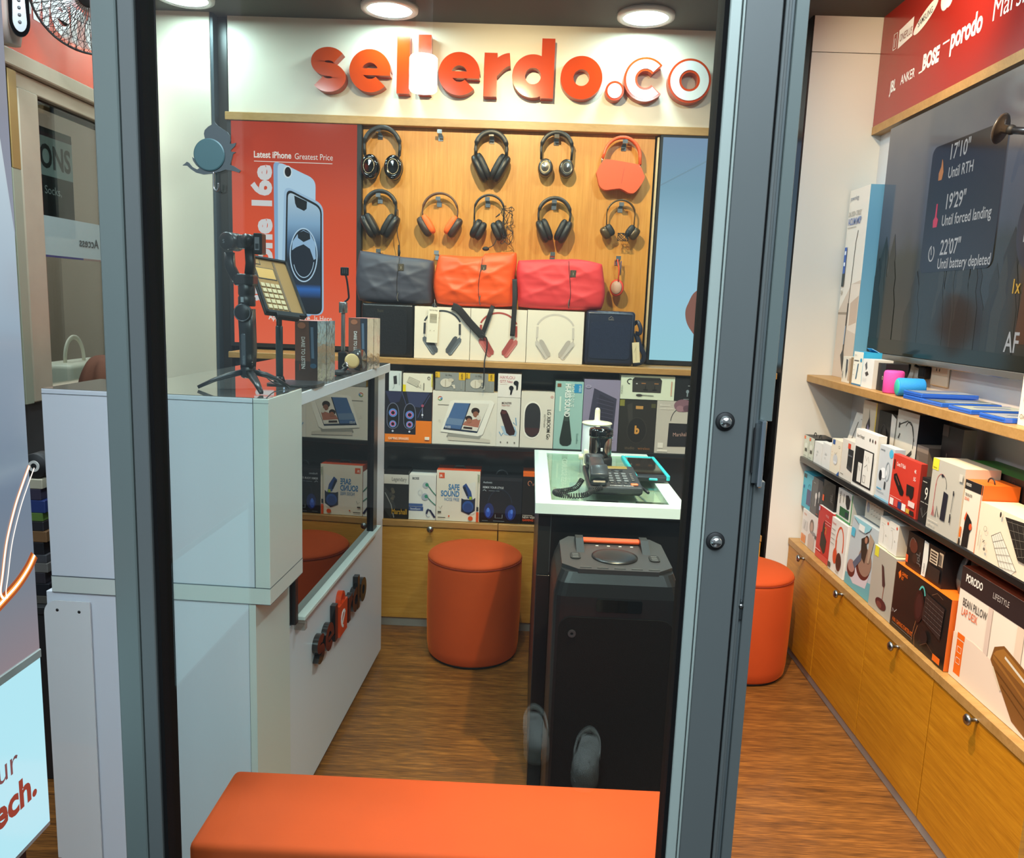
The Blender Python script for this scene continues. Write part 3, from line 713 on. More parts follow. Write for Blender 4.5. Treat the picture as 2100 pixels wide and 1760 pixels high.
b = MB().ring(f, -.115, .70, .0105, .0105, .004, .004, .0026, .005, P('#2e3136'), n=20); b.build('grille_badge', ps)
MB().prism(f.sub(-.055, .762).sub(0, 0, .000), rrect(.12, .034, .006), -.01, .002, BLACKG).build('display_window', ps)
for x in (-.11, .11):
    for y in (-.1, .1): MB().cyl((.255+x, 2.12+y, 0), (.255+x, 2.12+y, .032), .015, BLACKM, 12).build('foot', ps)

# ------------------------------------------------------------------ things on the demo table
def bent(pts, n=6): return smooth_path(pts, n)
tp = thing('desk_telephone', (.29, 2.60, TZ), 'black push button desk telephone with coiled cord on the glass table', 'telephone')
f = Fr((.205, 2.455, TZ+.016), (.998, .05, 0), (-.05, .99, .16))
PH = mat('phone_plastic', '#2b2d30', .4)
b = MB().box(f, (0, 0, -.012), (.175, .20, .012), PH, .006, 2); b.box(W0, (.21, 2.47, TZ), (.375, 2.64, TZ+.03), BLACKM, .004); b.build('base', tp)
b = MB()
for i in range(3):
    for j in range(4): b.box(f, (.072+i*.024, .048+j*.021, .0122), (.088+i*.024, .061+j*.021, .0165), P('#6b6f73'), .0025, 2)
for j in range(5): b.box(f, (.146, .06+j*.014, .0122), (.158, .067+j*.014, .015), P('#55595e'), .002)
for i in range(3): b.box(f, (.074+i*.022, .034, .0122), (.085+i*.022, .040, .015), P('#4a4d52'), .001)
b.ell(f, (.112, .152, .0125), (.02, .011, .003), BLACK); b.build('keypad', tp)
MB().box(f, (.138, .018, .012), (.162, .032, .017), P('#e07a4a'), .004, 2).build('redial_button', tp)
MB().box(f, (.075, .168, .012), (.15, .19, .014), mat('phone_display', '#8a7840', .2), .001).build('display', tp)
b = MB().text(f, 'CORDED PHONE', .07, .012, .011, P('#b9bcc0'), 'l', .02, .9, .0128); b.build('lettering', tp)
hs = MB(); pth = bent([f.p(.033, .012, .036), f.p(.033, .05, .050), f.p(.033, .10, .054), f.p(.033, .15, .050), f.p(.033, .19, .036)])
n = len(pth); hs.tube(pth, [.030 if (i < 8 or i > n-9) else .0235 for i in range(n)], mat('handset', '#33363a', .28), 14, [.020 if (i < 8 or i > n-9) else .014 for i in range(n)], f.n, sq=True)
for v_ in (.028, .178): hs.box(f, (.008, v_-.022, .012), (.058, v_+.022, .032), mat('handset', '#33363a'), .006)
hs.build('handset', tp)
co = []; cpts = bent([(.245, 2.44, TZ+.03), (.215, 2.425, TZ+.022), (.19, 2.40, TZ+.014), (.14, 2.385, TZ+.012), (.105, 2.40, TZ+.013), (.098, 2.43, TZ+.013), (.13, 2.45, TZ+.013), (.165, 2.47, TZ+.02), (.185, 2.50, TZ+.04)], 10)
N = 460; 
for i in range(N):
    q = i/(N-1)*(len(cpts)-1); k = min(int(q), len(cpts)-2); t_ = q-k; c = cpts[k].lerp(cpts[k+1], t_); d = (cpts[k+1]-cpts[k]).normalized()
    u = d.cross(V((0, 0, 1))).normalized(); v_ = u.cross(d); a = i*2*PI/9
    co.append(c+u*(.0075*math.cos(a))+v_*(.0075*math.sin(a)))
MB().tube(co, .0019, BLACKM, 5).build('coil_cord', tp)

MB.xf = (V((.295, 2.84, TZ)), V((.262, 2.745, TZ)), .86)
gr = thing('grinder', (.262, 2.745, TZ), 'black and chrome cylindrical grinder behind the desk telephone', 'grinder')
gc = (.295, 2.84)
MB().lathe((*gc, TZ), [(.047, 0), (.051, .004), (.051, .075), (.048, .085)], BLACKM, n=40).build('base', gr)
MB().lathe((*gc, TZ), [(.045, .085), (.046, .09), (.046, .165), (.045, .17)], mat('dark_chrome', '#b8a99c', .18, metal=1), n=40).build('metal_body', gr)
b = MB(); b.lathe((*gc, TZ), [(.047, .166), (.049, .172), (.049, .192), (.046, .202), (.03, .206), (0, .207)], BLACKG, n=40)
for a in (-90, 90):                       # waisted black web front and back
    pts = []
    for k in range(13):
        z = .08+.10*k/12; hw = R_(13+52*abs(k/6-1)**2.2)
        pts.append((z, hw))
    vs = []; fs = []
    for z, hw in pts:
        for j in range(9):
            an = R_(a)+hw*(j/4-1); vs.append((gc[0]+.0475*math.cos(an), gc[1]+.0475*math.sin(an), TZ+z))
    for k in range(12):
        for j in range(8): fs.append((k*9+j, k*9+j+1, k*9+j+10, k*9+j+9))
    b.add(vs, fs, BLACKG, True)
b.build('cap', gr)
MB().box(W0, (gc[0]-.003, gc[1]-.0535, TZ+.115), (gc[0]+.006, gc[1]-.047, TZ+.128), P('#c9ccd0'), .001).build('switch', gr)

MB.xf = (V((.272, 3.10, TZ)), V((.264, 2.95, TZ)), .86)
dp = thing('dispenser', (.264, 2.95, TZ), 'cream dispenser with a disc lid and knob behind the grinder', 'dispenser')
CRM = mat('cream_plastic', '#e9e2c8', .35)
dc = (.272, 3.10)
b = MB().box(W0, (dc[0]-.055, dc[1]-.05, TZ), (dc[0]-.012, dc[1]+.04, TZ+.075), CRM, .006, 2); b.cyl((dc[0]-.055, dc[1]-.03, TZ+.04), (dc[0]-.075, dc[1]-.03, TZ+.04), .013, CRM, 16); b.build('base', dp)
MB().lathe((*dc, TZ), [(.060, .0), (.061, .004), (.061, .178), (.058, .183)], mat('white_cup', '#e4e8ea', .3), n=40).build('cup', dp)
MB().lathe((*dc, TZ), [(.064, .184), (.067, .187), (.064, .191), (.02, .197), (.012, .202), (.0115, .244), (.008, .254), (0, .256)], CRM, n=40).build('lid', dp)

MB.xf = None
tb = thing('pos_tablet', (.43, 2.80, TZ), 'black handheld payment tablet with a turquoise bumper on the glass table', 'tablet')
f = Fr((.378, 2.668, TZ+.0045), (1, .01, 0), (-.05, 1, .05))
TQ = mat('turquoise_rubber', '#27b9c2', .4)
MB().box(f, (0, 0, 0), (.120, .275, .020), BLACK, .005, 2).build('body', tb)
b = MB(); 
for a, c in (((-.003, -.002), (.010, .278)), ((.110, -.002), (.123, .278)), ((.010, .264), (.110, .278))): b.box(f, (*a, .006), (*c, .024), TQ, .003, 2)
b.box(f, (.05, -.004, .006), (.08, .002, .014), TQ, .002); b.build('bumper', tb)
MB().box(f, (.011, .03, .0202), (.109, .262, .0212), mat('dark_screen', '#1c1512', .05, coat=.6)).build('screen', tb)
b = MB().box(W0, (.39, 2.86, TZ), (.47, 2.90, TZ+.012), BLACKM, .003); b.build('stand_foot', tb)
MB().tube([(.402, 2.50, TZ+.0055), (.388, 2.59, TZ+.0055)], .005, BLACK, 10).build('stylus', None, 'short black stylus lying beside the desk telephone', 'stylus')
# ------------------------------------------------------------------ hooks and headphones on the wooden board
YB0 = 3.80
def hook(x, z, label):
    b = MB().box(FB(x, YB0, z), (-.012, -.022, 0), (.012, .006, .003), CHROME, .001)
    f = FB(x, YB0, z)
    b.prism(Fr(f.p(-.011, 0, 0), (0, -1, 0), (0, 0, 1)), [(0, -.004), (.058, .002), (.058, .019), (.055, .019), (.054, .005), (0, 0)], -.022, 0, CHROME)
    return b.build('hook', None, label, 'hook', 'chrome hooks on the wooden board')
HK = [(-.735, 2.300, 'chrome hook holding the glossy black headphones with round cups'), (-.454, 2.302, 'empty chrome hook in the top row of the wooden board'),
      (-.217, 2.298, 'chrome hook holding the padded matt black headphones in the top row'), (.081, 2.300, 'chrome hook holding the slim on-ear headphones with silver joints'),
      (.392, 2.286, 'chrome hook holding the orange headphones in their smart case'), (-.732, 2.012, 'chrome hook holding the black headset above the navy bag'),
      (-.454, 2.006, 'chrome hook holding the orange and brown headphones'), (-.226, 2.012, 'chrome hook holding the headset with the tangled cable'),
      (.083, 2.012, 'chrome hook holding the black over-ear headphones above the red bag'), (.392, 2.010, 'chrome hook holding the thin call headset'),
      (-.728, 1.760, 'chrome hook just above the navy bag'), (-.456, 1.762, 'chrome hook just above the orange bag'), (.086, 1.775, 'black chrome hook just above the red bag'),
      (.392, 1.768, 'chrome hook holding the small round strap speaker')]
for h in HK: hook(*h)
HG = 'headphones hung on the wooden board'
PADB = mat('pad_leather', '#1b1917', .5); BAND = mat('band_black', '#191614', .42)
def headphones(cx, zt, w, h, label, kind, m=BAND, pad=PADB, cupm=None, rad=.012, thick=.006, cup=(.036, .044), tilt=24, y=3.752, skew=0, band_frac=.62, name='headphones'):
    cupm = cupm or m
    t = thing(name, (cx, y, zt-h), label, 'headphones', HG)
    a = w/2-thick-(.004 if kind == 'out' else .006)
    rz = a*1.02; zc = zt-thick-rz; zb = zt-h*band_frac
    pts = [(cx-a*.97, y, zb)]+[(cx+x_, y, zc+z_) for x_, z_ in arc(0, 0, a, rz, 188, -8, 30)]+[(cx+a*.97, y, zb)]
    if skew: pts = [(x_+(zt-z_)*skew*(1 if x_ > cx else .2), y_, z_) for x_, y_, z_ in pts]
    k = len(pts); q0, q1 = int(k*.18), int(k*.82)
    MB().tube(pts, [thick*(1.0 if q0 <= i <= q1 else .62) for i in range(k)], m, 12, [rad*(1.5 if q0 <= i <= q1 else .95) for i in range(k)], (0, 1, 0), sq=True).build('headband', t)
    for s in (-1, 1):
        ex, ez = pts[0 if s < 0 else -1][0], zb
        if kind == 'out':                     # cups turned flat towards the viewer
            c = (ex-s*(cup[0]*.62), y-.012, ez-cup[1]*.95)
            MB().tube([(ex, y, ez+.004), (ex-s*.002, y-.004, ez-.012), (c[0]+s*cup[0]*.55, y-.008, c[2]+cup[1]*.75)], .0052, STEEL, 8).build('yoke', t)
            b = MB().lathe(c, [(.94, -.020), (1, -.012), (1, .0), (.93, .012), (.74, .0175), (.70, .0165), (.45, .0175), (0, .019)], cupm, (s*.12, -1, .05), 36, sx=cup[0], sy=cup[1], xdir=(1, 0, 0))
            e = b.build('ear_cup', t)
            MB().ring(Fr(c, (1, s*.12, 0), (0, .05, 1)), 0, 0, cup[0]*.62, cup[1]*.62, cup[0]*.57, cup[1]*.57, .0165, .0192, mat('cup_ring', '#8c7a5c', .25, metal=.8), n=32).build('ring', e)
            MB().lathe((c[0], c[1]+.024, c[2]), [(.95, -.012), (1.02, 0), (.95, .012)], pad, (0, -1, 0), 30, sx=cup[0], sy=cup[1], xdir=(1, 0, 0)).build('cushion', t)
        else:                                 # cups seen from the side, pads facing each other
            th = -s*R_(tilt); c = (ex-s*(cup[0]*.95-.018), y-.004, ez-cup[1]*.82)
            f = Fr(c, (math.cos(th), 0, math.sin(th)), (-math.sin(th), 0, math.cos(th)))
            MB().tube([(ex, y, ez+.006), (ex+s*.003, y, ez-.018), f.p(s*.008, cup[1]*.2, 0)], .0045, m, 8, .008, (0, 1, 0)).build('yoke', t)
            MB().ell(f, (s*.008, 0, 0), (.020, cup[1], cup[0]), cupm, .75, .7, fn=None).build('ear_cup', t)
            MB().ell(f, (-s*.016, 0, 0), (.017, cup[1]*.96, cup[0]*.96), pad, .6, .7).build('cushion', t)
    return t
headphones(-.717, 2.332, .192, .243, 'glossy black headphones with large round cups beside the red screen, top row', 'out', BAND, PADB, BLACKG, .010, .010, (.042, .056), band_frac=.54)
headphones(-.216, 2.330, .176, .255, 'matt black headphones with thick rectangular pads under the top row, above the orange bag', 'in', BAND, PADB, None, .012, .011, (.044, .066), 27, band_frac=.46)
headphones(.083, 2.336, .168, .228, 'slim on-ear headphones with silver joints and small round cups, top row', 'out', BAND, PADB, mat('dark_bronze', '#2e2822', .25, coat=.3), .009, .009, (.034, .041), band_frac=.56)
t4 = thing('headphones', (.376, 3.752, 2.08), 'orange headphones in a matching orange folded smart case', 'headphones', HG)
ORH = mat('headphone_orange', '#dd5526', .4); ORC = mat('case_orange', '#dc5424', .45)
f = FB(.376, 3.752, 2.08)
pts = [f.p(x, z, 0) for x, z in [(-.082, .142)]+arc(.006, .150, .082, .085, 172, 2, 24)+[(.090, .118)]]
MB().tube(pts, .0065, ORH, 12, .016, (0, 1, 0), sq=True).build('headband', t4)
for x, z in ((-.083, .134), (.092, .110)): MB().cyl(f.p(x, z+.012, 0), f.p(x, z-.016, 0), .004, CHROME, 12).build('stem', t4)
cs = [(-.108, .075), (-.098, .04), (-.088, .014), (-.065, .0), (-.03, .004), (0, .008), (.02, .002), (.045, -.01), (.07, -.008), (.092, .018), (.112, .058), (.106, .078), (.088, .112), (.07, .118), (-.055, .134), (-.078, .128), (-.095, .105)]
csm = [(q.x, q.y) for q in smooth_path([(x, z, 0) for x, z in cs]+[(*cs[0], 0)], 4)[:-1]]
b = MB().prism(f, csm, -.022, .020, ORC, ORC, True); b.stroke(f, [(.008, .03), (.018, .10)], .0018, .0202, .0202, P('#a83c1a'))
b.build('smart_case', t4)
headphones(-.722, 2.050, .176, .240, 'black headset with a hanging cable beside the red screen, lower row', 'in', BAND, PADB, None, .010, .009, (.042, .058), 29, band_frac=.50)
cable = thing('cable', (-.626, 3.74, 1.73), 'black headset cable with an inline remote hanging beside the navy bag', 'cable')
MB().tube(smooth_path([(-.662, 3.735, 1.90), (-.638, 3.735, 1.96), (-.640, 3.735, 1.86), (-.628, 3.735, 1.80), (-.630, 3.735, 1.74), (-.615, 3.74, 1.71)]), .0018, BLACKM, 6).build('wire', cable)
MB().tube([(-.632, 3.735, 1.80), (-.629, 3.735, 1.765), (-.630, 3.735, 1.745)], [.003, .007, .004], BLACKM, 8).build('remote', cable)
headphones(-.444, 2.046, .186, .236, 'thin orange and brown headphones with bright orange pads, lower row', 'in', mat('band_brown', '#5a3a26', .45), mat('pad_orange', '#ee6a22', .6), mat('cup_brown', '#3b2a20', .45), .008, .005, (.034, .050), 32, band_frac=.48)
headphones(-.216, 2.046, .160, .222, 'black headset with a bundled cable and boom microphone, lower row', 'in', BAND, PADB, None, .006, .005, (.036, .046), -26, band_frac=.56)
cb = thing('cable', (-.135, 3.735, 1.80), 'tangled thin black cable tied beside the boom microphone headset', 'cable')
pts = []
for i in range(60):
    a = i*.62; pts.append((-.128+.022*math.sin(a*.9)+.008*math.sin(i*2.1), 3.705+.008*math.cos(a), 1.905+.075*math.cos(a*.55)+.012*math.sin(i*1.3)))
pts = [(-.165, 3.69, 1.95), (-.155, 3.70, 1.965), (-.15, 3.705, 1.975)]+pts
MB().tube(smooth_path(pts, 4), .0014, BLACKM, 5).build('wire', cb)
MB().tube([(-.182, 3.69, 1.936), (-.165, 3.69, 1.95)], [.002, .004], BLACKM, 8).build('plug', cb)
b = MB().tube(smooth_path([(-.175, 3.735, 1.85), (-.19, 3.73, 1.815), (-.215, 3.725, 1.80)]), .0018, BLACKM, 6); b.ell(FB(-.225, 3.722, 1.796), (0, 0, 0), (.016, .010, .008), BLACKM)
b.build('boom_microphone', None, 'small boom microphone hanging below the cabled headset', 'microphone')
headphones(.086, 2.046, .176, .226, 'black over-ear headphones with square outer cups above the red bag, lower row', 'in', mat('band_grey_black', '#26221f', .42), PADB, mat('cup_dark', '#221f1d', .45), .010, .008, (.046, .054), 24, band_frac=.50)
headphones(.392, 2.044, .150, .190, 'thin wire call headset with small pads near the pale screen', 'in', mat('thin_band', '#4a3a22', .35, metal=.3), PADB, None, .005, .004, (.022, .030), 34, band_frac=.66)
b = MB(); pts = [(.405+.024*math.sin(i*.9), 3.73+.008*math.cos(i*1.7), 1.872+.018*math.cos(i*1.13)) for i in range(40)]
b.tube(smooth_path(pts, 4), .0013, BLACKM, 5); b.tube([(.42, 3.73, 1.87), (.43, 3.73, 1.905)], [.006, .004], BLACKM, 8)
b.build('cable', None, 'coiled black cable bundle inside the thin call headset', 'cable')
sp = thing('strap_speaker', (.392, 3.745, 1.60), 'small round pink-grey speaker on an orange and blue strap', 'speaker')
f = FB(.392, 3.745, 1.60)
b = MB().tube([f.p(-.004, .172, 0), f.p(.006, .12, .004), f.p(.004, .07, .006)], .003, mat('strap_orange', '#dc4a26', .6), 8, .012, (0, 1, 0))
b.tube([f.p(.014, .165, -.006), f.p(.012, .10, -.004)], .002, mat('strap_blue', '#3a4a86', .6), 8, .008, (0, 1, 0)); b.build('strap', sp)
b = MB().lathe(f.p(0, .042, .0), [(.034, -.012), (.036, 0), (.032, .008)], mat('rim_orange', '#d8402a', .5), (-.3, -1, .1), 30, sx=.92, sy=1.1, xdir=(1, 0, 0)); b.build('rim', sp)
MB().lathe(f.p(-.003, .042, .008), [(.029, 0), (.026, .005), (.012, .0075), (0, .008)], mat('mesh_pinkgrey', '#b58f7a', .5, var=.2, scale=500), (-.3, -1, .1), 30, sx=.92, sy=1.1, xdir=(1, 0, 0)).build('grille', sp)

# ------------------------------------------------------------------ bags on the shelf
def softbag(f, w, h, d, m, label, lift=0, slope=0, *, name='laptop_bag', strap=None, seam=True, seamx=.60, bulge=.35, wob=1.0, patch='#3b3326'):
    t = thing(name, f.p(w/2, 0, -d/2), label, 'bag', None)
    b = MB(); nx, ny = 44, 28; vs = []; fs = []
    rnd = random.Random(len(label))
    ph = [rnd.uniform(0, 6) for _ in range(6)]
    def surf(i, j, s):
        x, y = i/nx, j/ny; e = (1-abs(2*x-1)**4)*(1-abs(2*y-1)**4)
        ex, ey = 2*x-1, 2*y-1
        rr = .93+.07*math.cos(ex*PI/2); X = w/2+ex*w/2*(1-.05*abs(ey)**3); Y = h/2+ey*h/2*(1-.08*abs(ex)**3)
        Y += wob*.008*math.sin(4*x+ph[0])*(y)+(lift*y if x > seamx else 0)+slope*y*(x-.5); X += wob*.005*math.sin(5*y+ph[1])
        k = .5+bulge*e**.5 if e > 0 else .5
        z = s*d*.5*(.45+.55*max(0, e)**.4)
        wr = lambda a, c, q_: 1-abs(math.sin(a*x+c*y+q_))
        z += wob*.0056*(wr(4.2, 5.5, ph[2])**2+.8*wr(-5, 7, ph[3])**3+.5*wr(11, 5, ph[4])**3+.4*wr(2, 16, ph[5])**2)*max(0, e) if s > 0 else 0
        if seam and s > 0: z -= .006*math.exp(-((x-seamx)/.012)**2)
        return f.p(X, Y, z-d/2)
    for s in (1, -1):
        n0 = len(vs)
        for j in range(ny+1):
            for i in range(nx+1): vs.append(surf(i, j, s))
        for j in range(ny):
            for i in range(nx):
                q = (n0+j*(nx+1)+i, n0+j*(nx+1)+i+1, n0+(j+1)*(nx+1)+i+1, n0+(j+1)*(nx+1)+i)
                fs.append(q if s > 0 else q[::-1])
    n = (nx+1)*(ny+1)
    bd = [(i, 0) for i in range(nx)]+[(nx, j) for j in range(ny)]+[(i, ny) for i in range(nx, 0, -1)]+[(0, j) for j in range(ny, 0, -1)]
    for a in range(len(bd)):
        p, q = bd[a], bd[(a+1) % len(bd)]; ip, iq = p[1]*(nx+1)+p[0], q[1]*(nx+1)+q[0]
        fs.append((ip, n+ip, n+iq, iq))
    b.add(vs, fs, m, True); b.build('fabric_body', t)
    if seam:
        pts = [surf(seamx*nx, j, 1)+f.n*.0048 for j in range(1, ny)]
        MB().tube(pts, .0013, P('#2a2426', .7), 6).build('seam', t)
    if seam:
        g = f.sub(w*seamx+.004, h*.66, .004)
        q = MB().box(g, (-.004, 0, -.004), (.022, .032, .0015), P(patch, .6), .001)
        q.art(g.sub(0, 0, .0015), .02, .03, [('r', .15, .1, .85, .9, '#5c5340'), ('r', .25, .2, .75, .8, patch), ('r', .44, .3, .56, .7, '#b0a68c')])
        q.build('badge', t)
        MB().tube(smooth_path([f.p(w*seamx+.002, h*.22, .001), f.p(w*seamx-.002, h*.12, .006), f.p(w*seamx+.003, h*.05, .004)]), .0018, P('#5d5a55'), 6).build('zip_pull', t)
    return t
NAVY = mat('navy_nylon', '#3d3f4c', .55, sheen=.1); ORN = mat('orange_nylon', '#ee5413', .5); REDN = mat('coral_nylon', '#d8373b', .6)
softbag(FB(-.805, 3.60, 1.530), .348, .222, .15, NAVY, 'slate navy nylon laptop bag lying on the black leather bag, beside the red screen', -.002, -.035, wob=1, seamx=.56)
softbag(FB(-.446, 3.60, 1.530), .366, .236, .15, ORN, 'bright orange nylon laptop bag lying on the headphone cartons beside the navy one', .012, .004, wob=1.5, seamx=.57)
softbag(FB(-.074, 3.60, 1.530), .398, .222, .15, REDN, 'coral red nylon laptop bag lying on the headphone cartons closest to the strap speaker', .003, -.022, wob=1.2, seamx=.60)
STRAP = mat('strap_black', '#171518', .7)
def strap(pts, wdt, label):
    b = MB(); b.tube(smooth_path(pts), wdt/2, STRAP, 8, .0013, (0, -1, .05), sq=True); return b.build('bag_strap', None, label, 'strap', 'black straps hanging from the bags')
strap([(-.45, 3.606, 1.535), (-.438, 3.594, 1.522), (-.432, 3.592, 1.494), (-.428, 3.592, 1.47)], .018, 'short black strap end hanging under the orange bag beside its paper tag')
strap([(-.36, 3.592, 1.528), (-.33, 3.586, 1.515), (-.28, 3.586, 1.46), (-.235, 3.586, 1.415), (-.222, 3.586, 1.40)], .034, 'wide black shoulder strap slanting under the orange bag')
strap([(-.178, 3.606, 1.537), (-.186, 3.588, 1.51), (-.205, 3.587, 1.45), (-.222, 3.588, 1.40)], .020, 'narrow black strap meeting the wide one at the buckle under the orange bag')
strap([(-.083, 3.600, 1.66), (-.079, 3.588, 1.57), (-.080, 3.587, 1.50), (-.084, 3.587, 1.405)], .022, 'straight black strap hanging between the orange and the red bag')
b = MB().tube(smooth_path([(-.222, 3.586, 1.405), (-.20, 3.584, 1.39), (-.197, 3.584, 1.35), (-.204, 3.584, 1.30), (-.204, 3.547, 1.285), (-.204, 3.545, 1.2), (-.207, 3.545, 1.165)]), .003, STRAP, 8)
b.box(FB(-.222, 3.59, 1.40), (-.014, -.008, 0), (.014, .008, .006), BLACKM, .002); b.build('strap_tail', None, 'thin black strap tail dropping from the buckle over the shelf edge', 'strap')
tg = thing('price_tag', (-.452, 3.592, 1.36), 'white paper tag hanging from the orange bag over the grey headphone carton', 'tag')
f = FB(-.474, 3.588, 1.362).sub(0, 0, 0, R_(-2))
b = MB().box(f, (0, 0, 0), (.050, .160, .001), P('#e9e0cb'))
b.art(f.sub(0, 0, .001), .05, .16, [('t', 'laptop bag', .5, .90, .05, '#8a8172', {'align': 'c'})]+[('r', .2, .56+.03*k, .85, .575+.03*k, '#b3a993') for k in range(9)]+[('e', .3, .34, .03, .014, '#8d8576'), ('e', .65, .34, .03, .014, '#8d8576')])
b.build('card', tg); MB().tube([f.p(.028, .158, .002), f.p(.030, .175, .004), f.p(.026, .195, -.005)], .0006, P('#c9c0ae'), 5).build('string', tg)
# black leather bag under the navy one, and navy leather bag at the other end
PERF = mat('perforated_leather', '#17171b', .35, var=.35, scale=120, bump=.3)
t = thing('leather_bag', (-.66, 3.68, 1.288), 'black perforated leather bag under the slate navy bag, beside the counter boxes', 'bag')
MB().box(FB(-.775, 3.60, 1.288), (0, 0, -.14), (.238, .241, 0), mat('black_leather', '#131214', .32, bump=.1, scale=200, var=.1), .012, 4, True).build('body', t)
MB().prism(FB(-.755, 3.599, 1.30), rrect(.19, .205, .02), 0, .003, PERF).build('front_pocket', t)
b = MB().text(FB(-.70, 3.596, 1.49), 'lux', 0, 0, .02, P('#3a352c'), 'l', .02, 1.2); b.build('emblem', t)
t = thing('leather_bag', (.37, 3.68, 1.288), 'navy perforated leather messenger bag at the end of the shelf by the pale screen', 'bag')
NL = mat('navy_leather', '#20263a', .3, bump=.1, scale=200, var=.1)
f = FB(.248, 3.60, 1.288)
MB().box(f, (0, 0, -.12), (.222, .246, 0), NL, .016, 4, True).build('body', t)
b = MB().prism(f.sub(.02, .03), rrect(.182, .165, .016), 0, .003, mat('navy_perforated', '#232a40', .3, var=.35, scale=150, bump=.3)); b.build('front_pocket', t)
b = MB().stroke(f, [(.10, .212), (.112, .222), (.122, .214), (.112, .211)], .003, .0005, .0008, P('#77706a')).stroke(f, [(.10, .207), (.125, .207)], .003, .0005, .0008, P('#77706a')); b.build('emblem', t)
MB().tube([f.p(*q) for q in ((.012, .012, .002), (.21, .012, .002), (.21, .232, .002), (.012, .232, .002))], .0012, P('#3a4258'), 5, closed=True).build('stitching', t)
MB().tube(smooth_path([f.p(.222, .19, -.05), f.p(.238, .20, -.04), f.p(.252, .17, -.03), f.p(.248, .15, -.03), f.p(.232, .15, -.04)]), .010, NL, 8, .003, (0, 1, 0)).build('strap_loop', t)
MB().tube(smooth_path([f.p(.232, .15, -.04), f.p(.255, .09, -.03), f.p(.275, .05, -.03), f.p(.265, .02, -.03), f.p(.225, .008, -.03)]), .012, NL, 8, .003, (0, 1, 0)).build('strap', t)
t5 = FB(.468, 3.585, 1.305).sub(0, 0, 0, R_(6))
b = MB().box(t5, (0, 0, 0), (.032, .092, .001), P('#d8c9a5')); b.art(t5.sub(0, 0, .001), .032, .092, [('l', [(.2, .5), (.6, .8)], .01, '#8f8262'), ('l', [(.45, .1), (.5, .7)], .01, '#8f8262')]); b.build('price_tag', None, 'cream paper tag hanging beside the navy leather bag', 'tag')

# ------------------------------------------------------------------ boxed products
def pbox(f, w, h, d, base, art, label, group, side=None, top=None, name='product_box', cat='box', tilt=0, yaw=0, extra=None, near=None, topart=None):
    if tilt or yaw: f = f.sub(0, 0, 0, 0, yaw, tilt)
    s = PM(side or base); tp = PM(top or base); nr = PM(near) if near else s
    b = MB(); c = [f.p(x, y, z) for z in (0, -d) for x, y in ((0, 0), (w, 0), (w, h), (0, h))]
    b.add(c, [(0, 1, 2, 3)], PM(base)).add(c, [(5, 4, 7, 6)], s).add(c, [(4, 0, 3, 7)], s).add(c, [(1, 5, 6, 2)], nr).add(c, [(3, 2, 6, 7)], tp).add(c, [(4, 5, 1, 0)], s)
    b.art(f, w, h, art)
    if topart: b.art(Fr(f.p(0, h, 0), f.u, -f.n), w, d, topart)
    o = b.build(name, None, label, cat, group)
    if extra: extra(f, w, h, d, o)
    return o
def loop(u, m='#1b1b1d', sz=.024, tk=.0025):
    def fn(f, w, h, d, o):
        MB().tube([f.p(w*u+x, h+y, -d*.4) for x, y in arc(0, 0, sz, sz*.9, 180, 0, 10)], tk, PM(m), 6, tk*.6, tuple(f.n)).build('hang_loop', o)
    return fn
GB = 'product boxes on the black back shelf'; GC = 'product boxes on the back cabinet top'
def B(x0, x1, z0, z1, base, art, label, g=GB, y=3.565, d=.12, **k):
    return pbox(FB(x0, y, z0), x1-x0-.0015, z1-z0-.001, d, base, art, label, g, **k)
# headphone cartons on the wooden shelf
def maxart(hd, cup, cup2, stem):
    return [('o', .5, .60, .36, .345, .035, hd, (22, 158)), ('p', [(.16, .47), (.20, .47), (.205, .69), (.165, .69)], hd), ('p', [(.80, .47), (.84, .47), (.835, .69), (.795, .69)], hd),
            ('r', .172, .41, .184, .48, stem), ('r', .818, .41, .83, .48, stem),
            ('p', [(.15, .40), (.185, .43), (.215, .41), (.385, .13), (.385, .095), (.35, .07), (.315, .085), (.155, .34)], cup2), ('p', [(.85, .40), (.815, .43), (.785, .41), (.615, .13), (.615, .095), (.65, .07), (.685, .085), (.845, .34)], cup2),
            ('p', [(.225, .44), (.265, .45), (.30, .42), (.43, .19), (.425, .13), (.385, .115), (.36, .14), (.225, .38)], cup), ('p', [(.775, .44), (.735, .45), (.70, .42), (.57, .19), (.575, .13), (.615, .115), (.64, .14), (.775, .38)], cup),
            ('l', [(.175, .33), (.335, .10)], .012, stem), ('l', [(.825, .33), (.665, .10)], .012, stem)]
GH = 'headphone cartons on the wooden shelf'
CARD = '#e6dccb'
B(-.531, -.276, 1.288, 1.524, CARD, maxart('#3b3e44', '#4c5057', '#5f656d', '#9aa0a6'), 'cream carton printed with grey headphones, behind the paper tag', GH, 3.60, .18, name='headphone_box')
B(-.275, -.019, 1.288, 1.524, CARD, maxart('#a94a43', '#a34b47', '#bb6560', '#d69a92'), 'cream carton printed with red headphones, behind the bag straps', GH, 3.60, .18, name='headphone_box')
B(-.018, .240, 1.288, 1.526, CARD, maxart('#c9c0b6', '#b3aaa2', '#c6beb6', '#9d968f'), 'cream carton printed with silver headphones, beside the navy leather bag', GH, 3.60, .18, name='headphone_box')

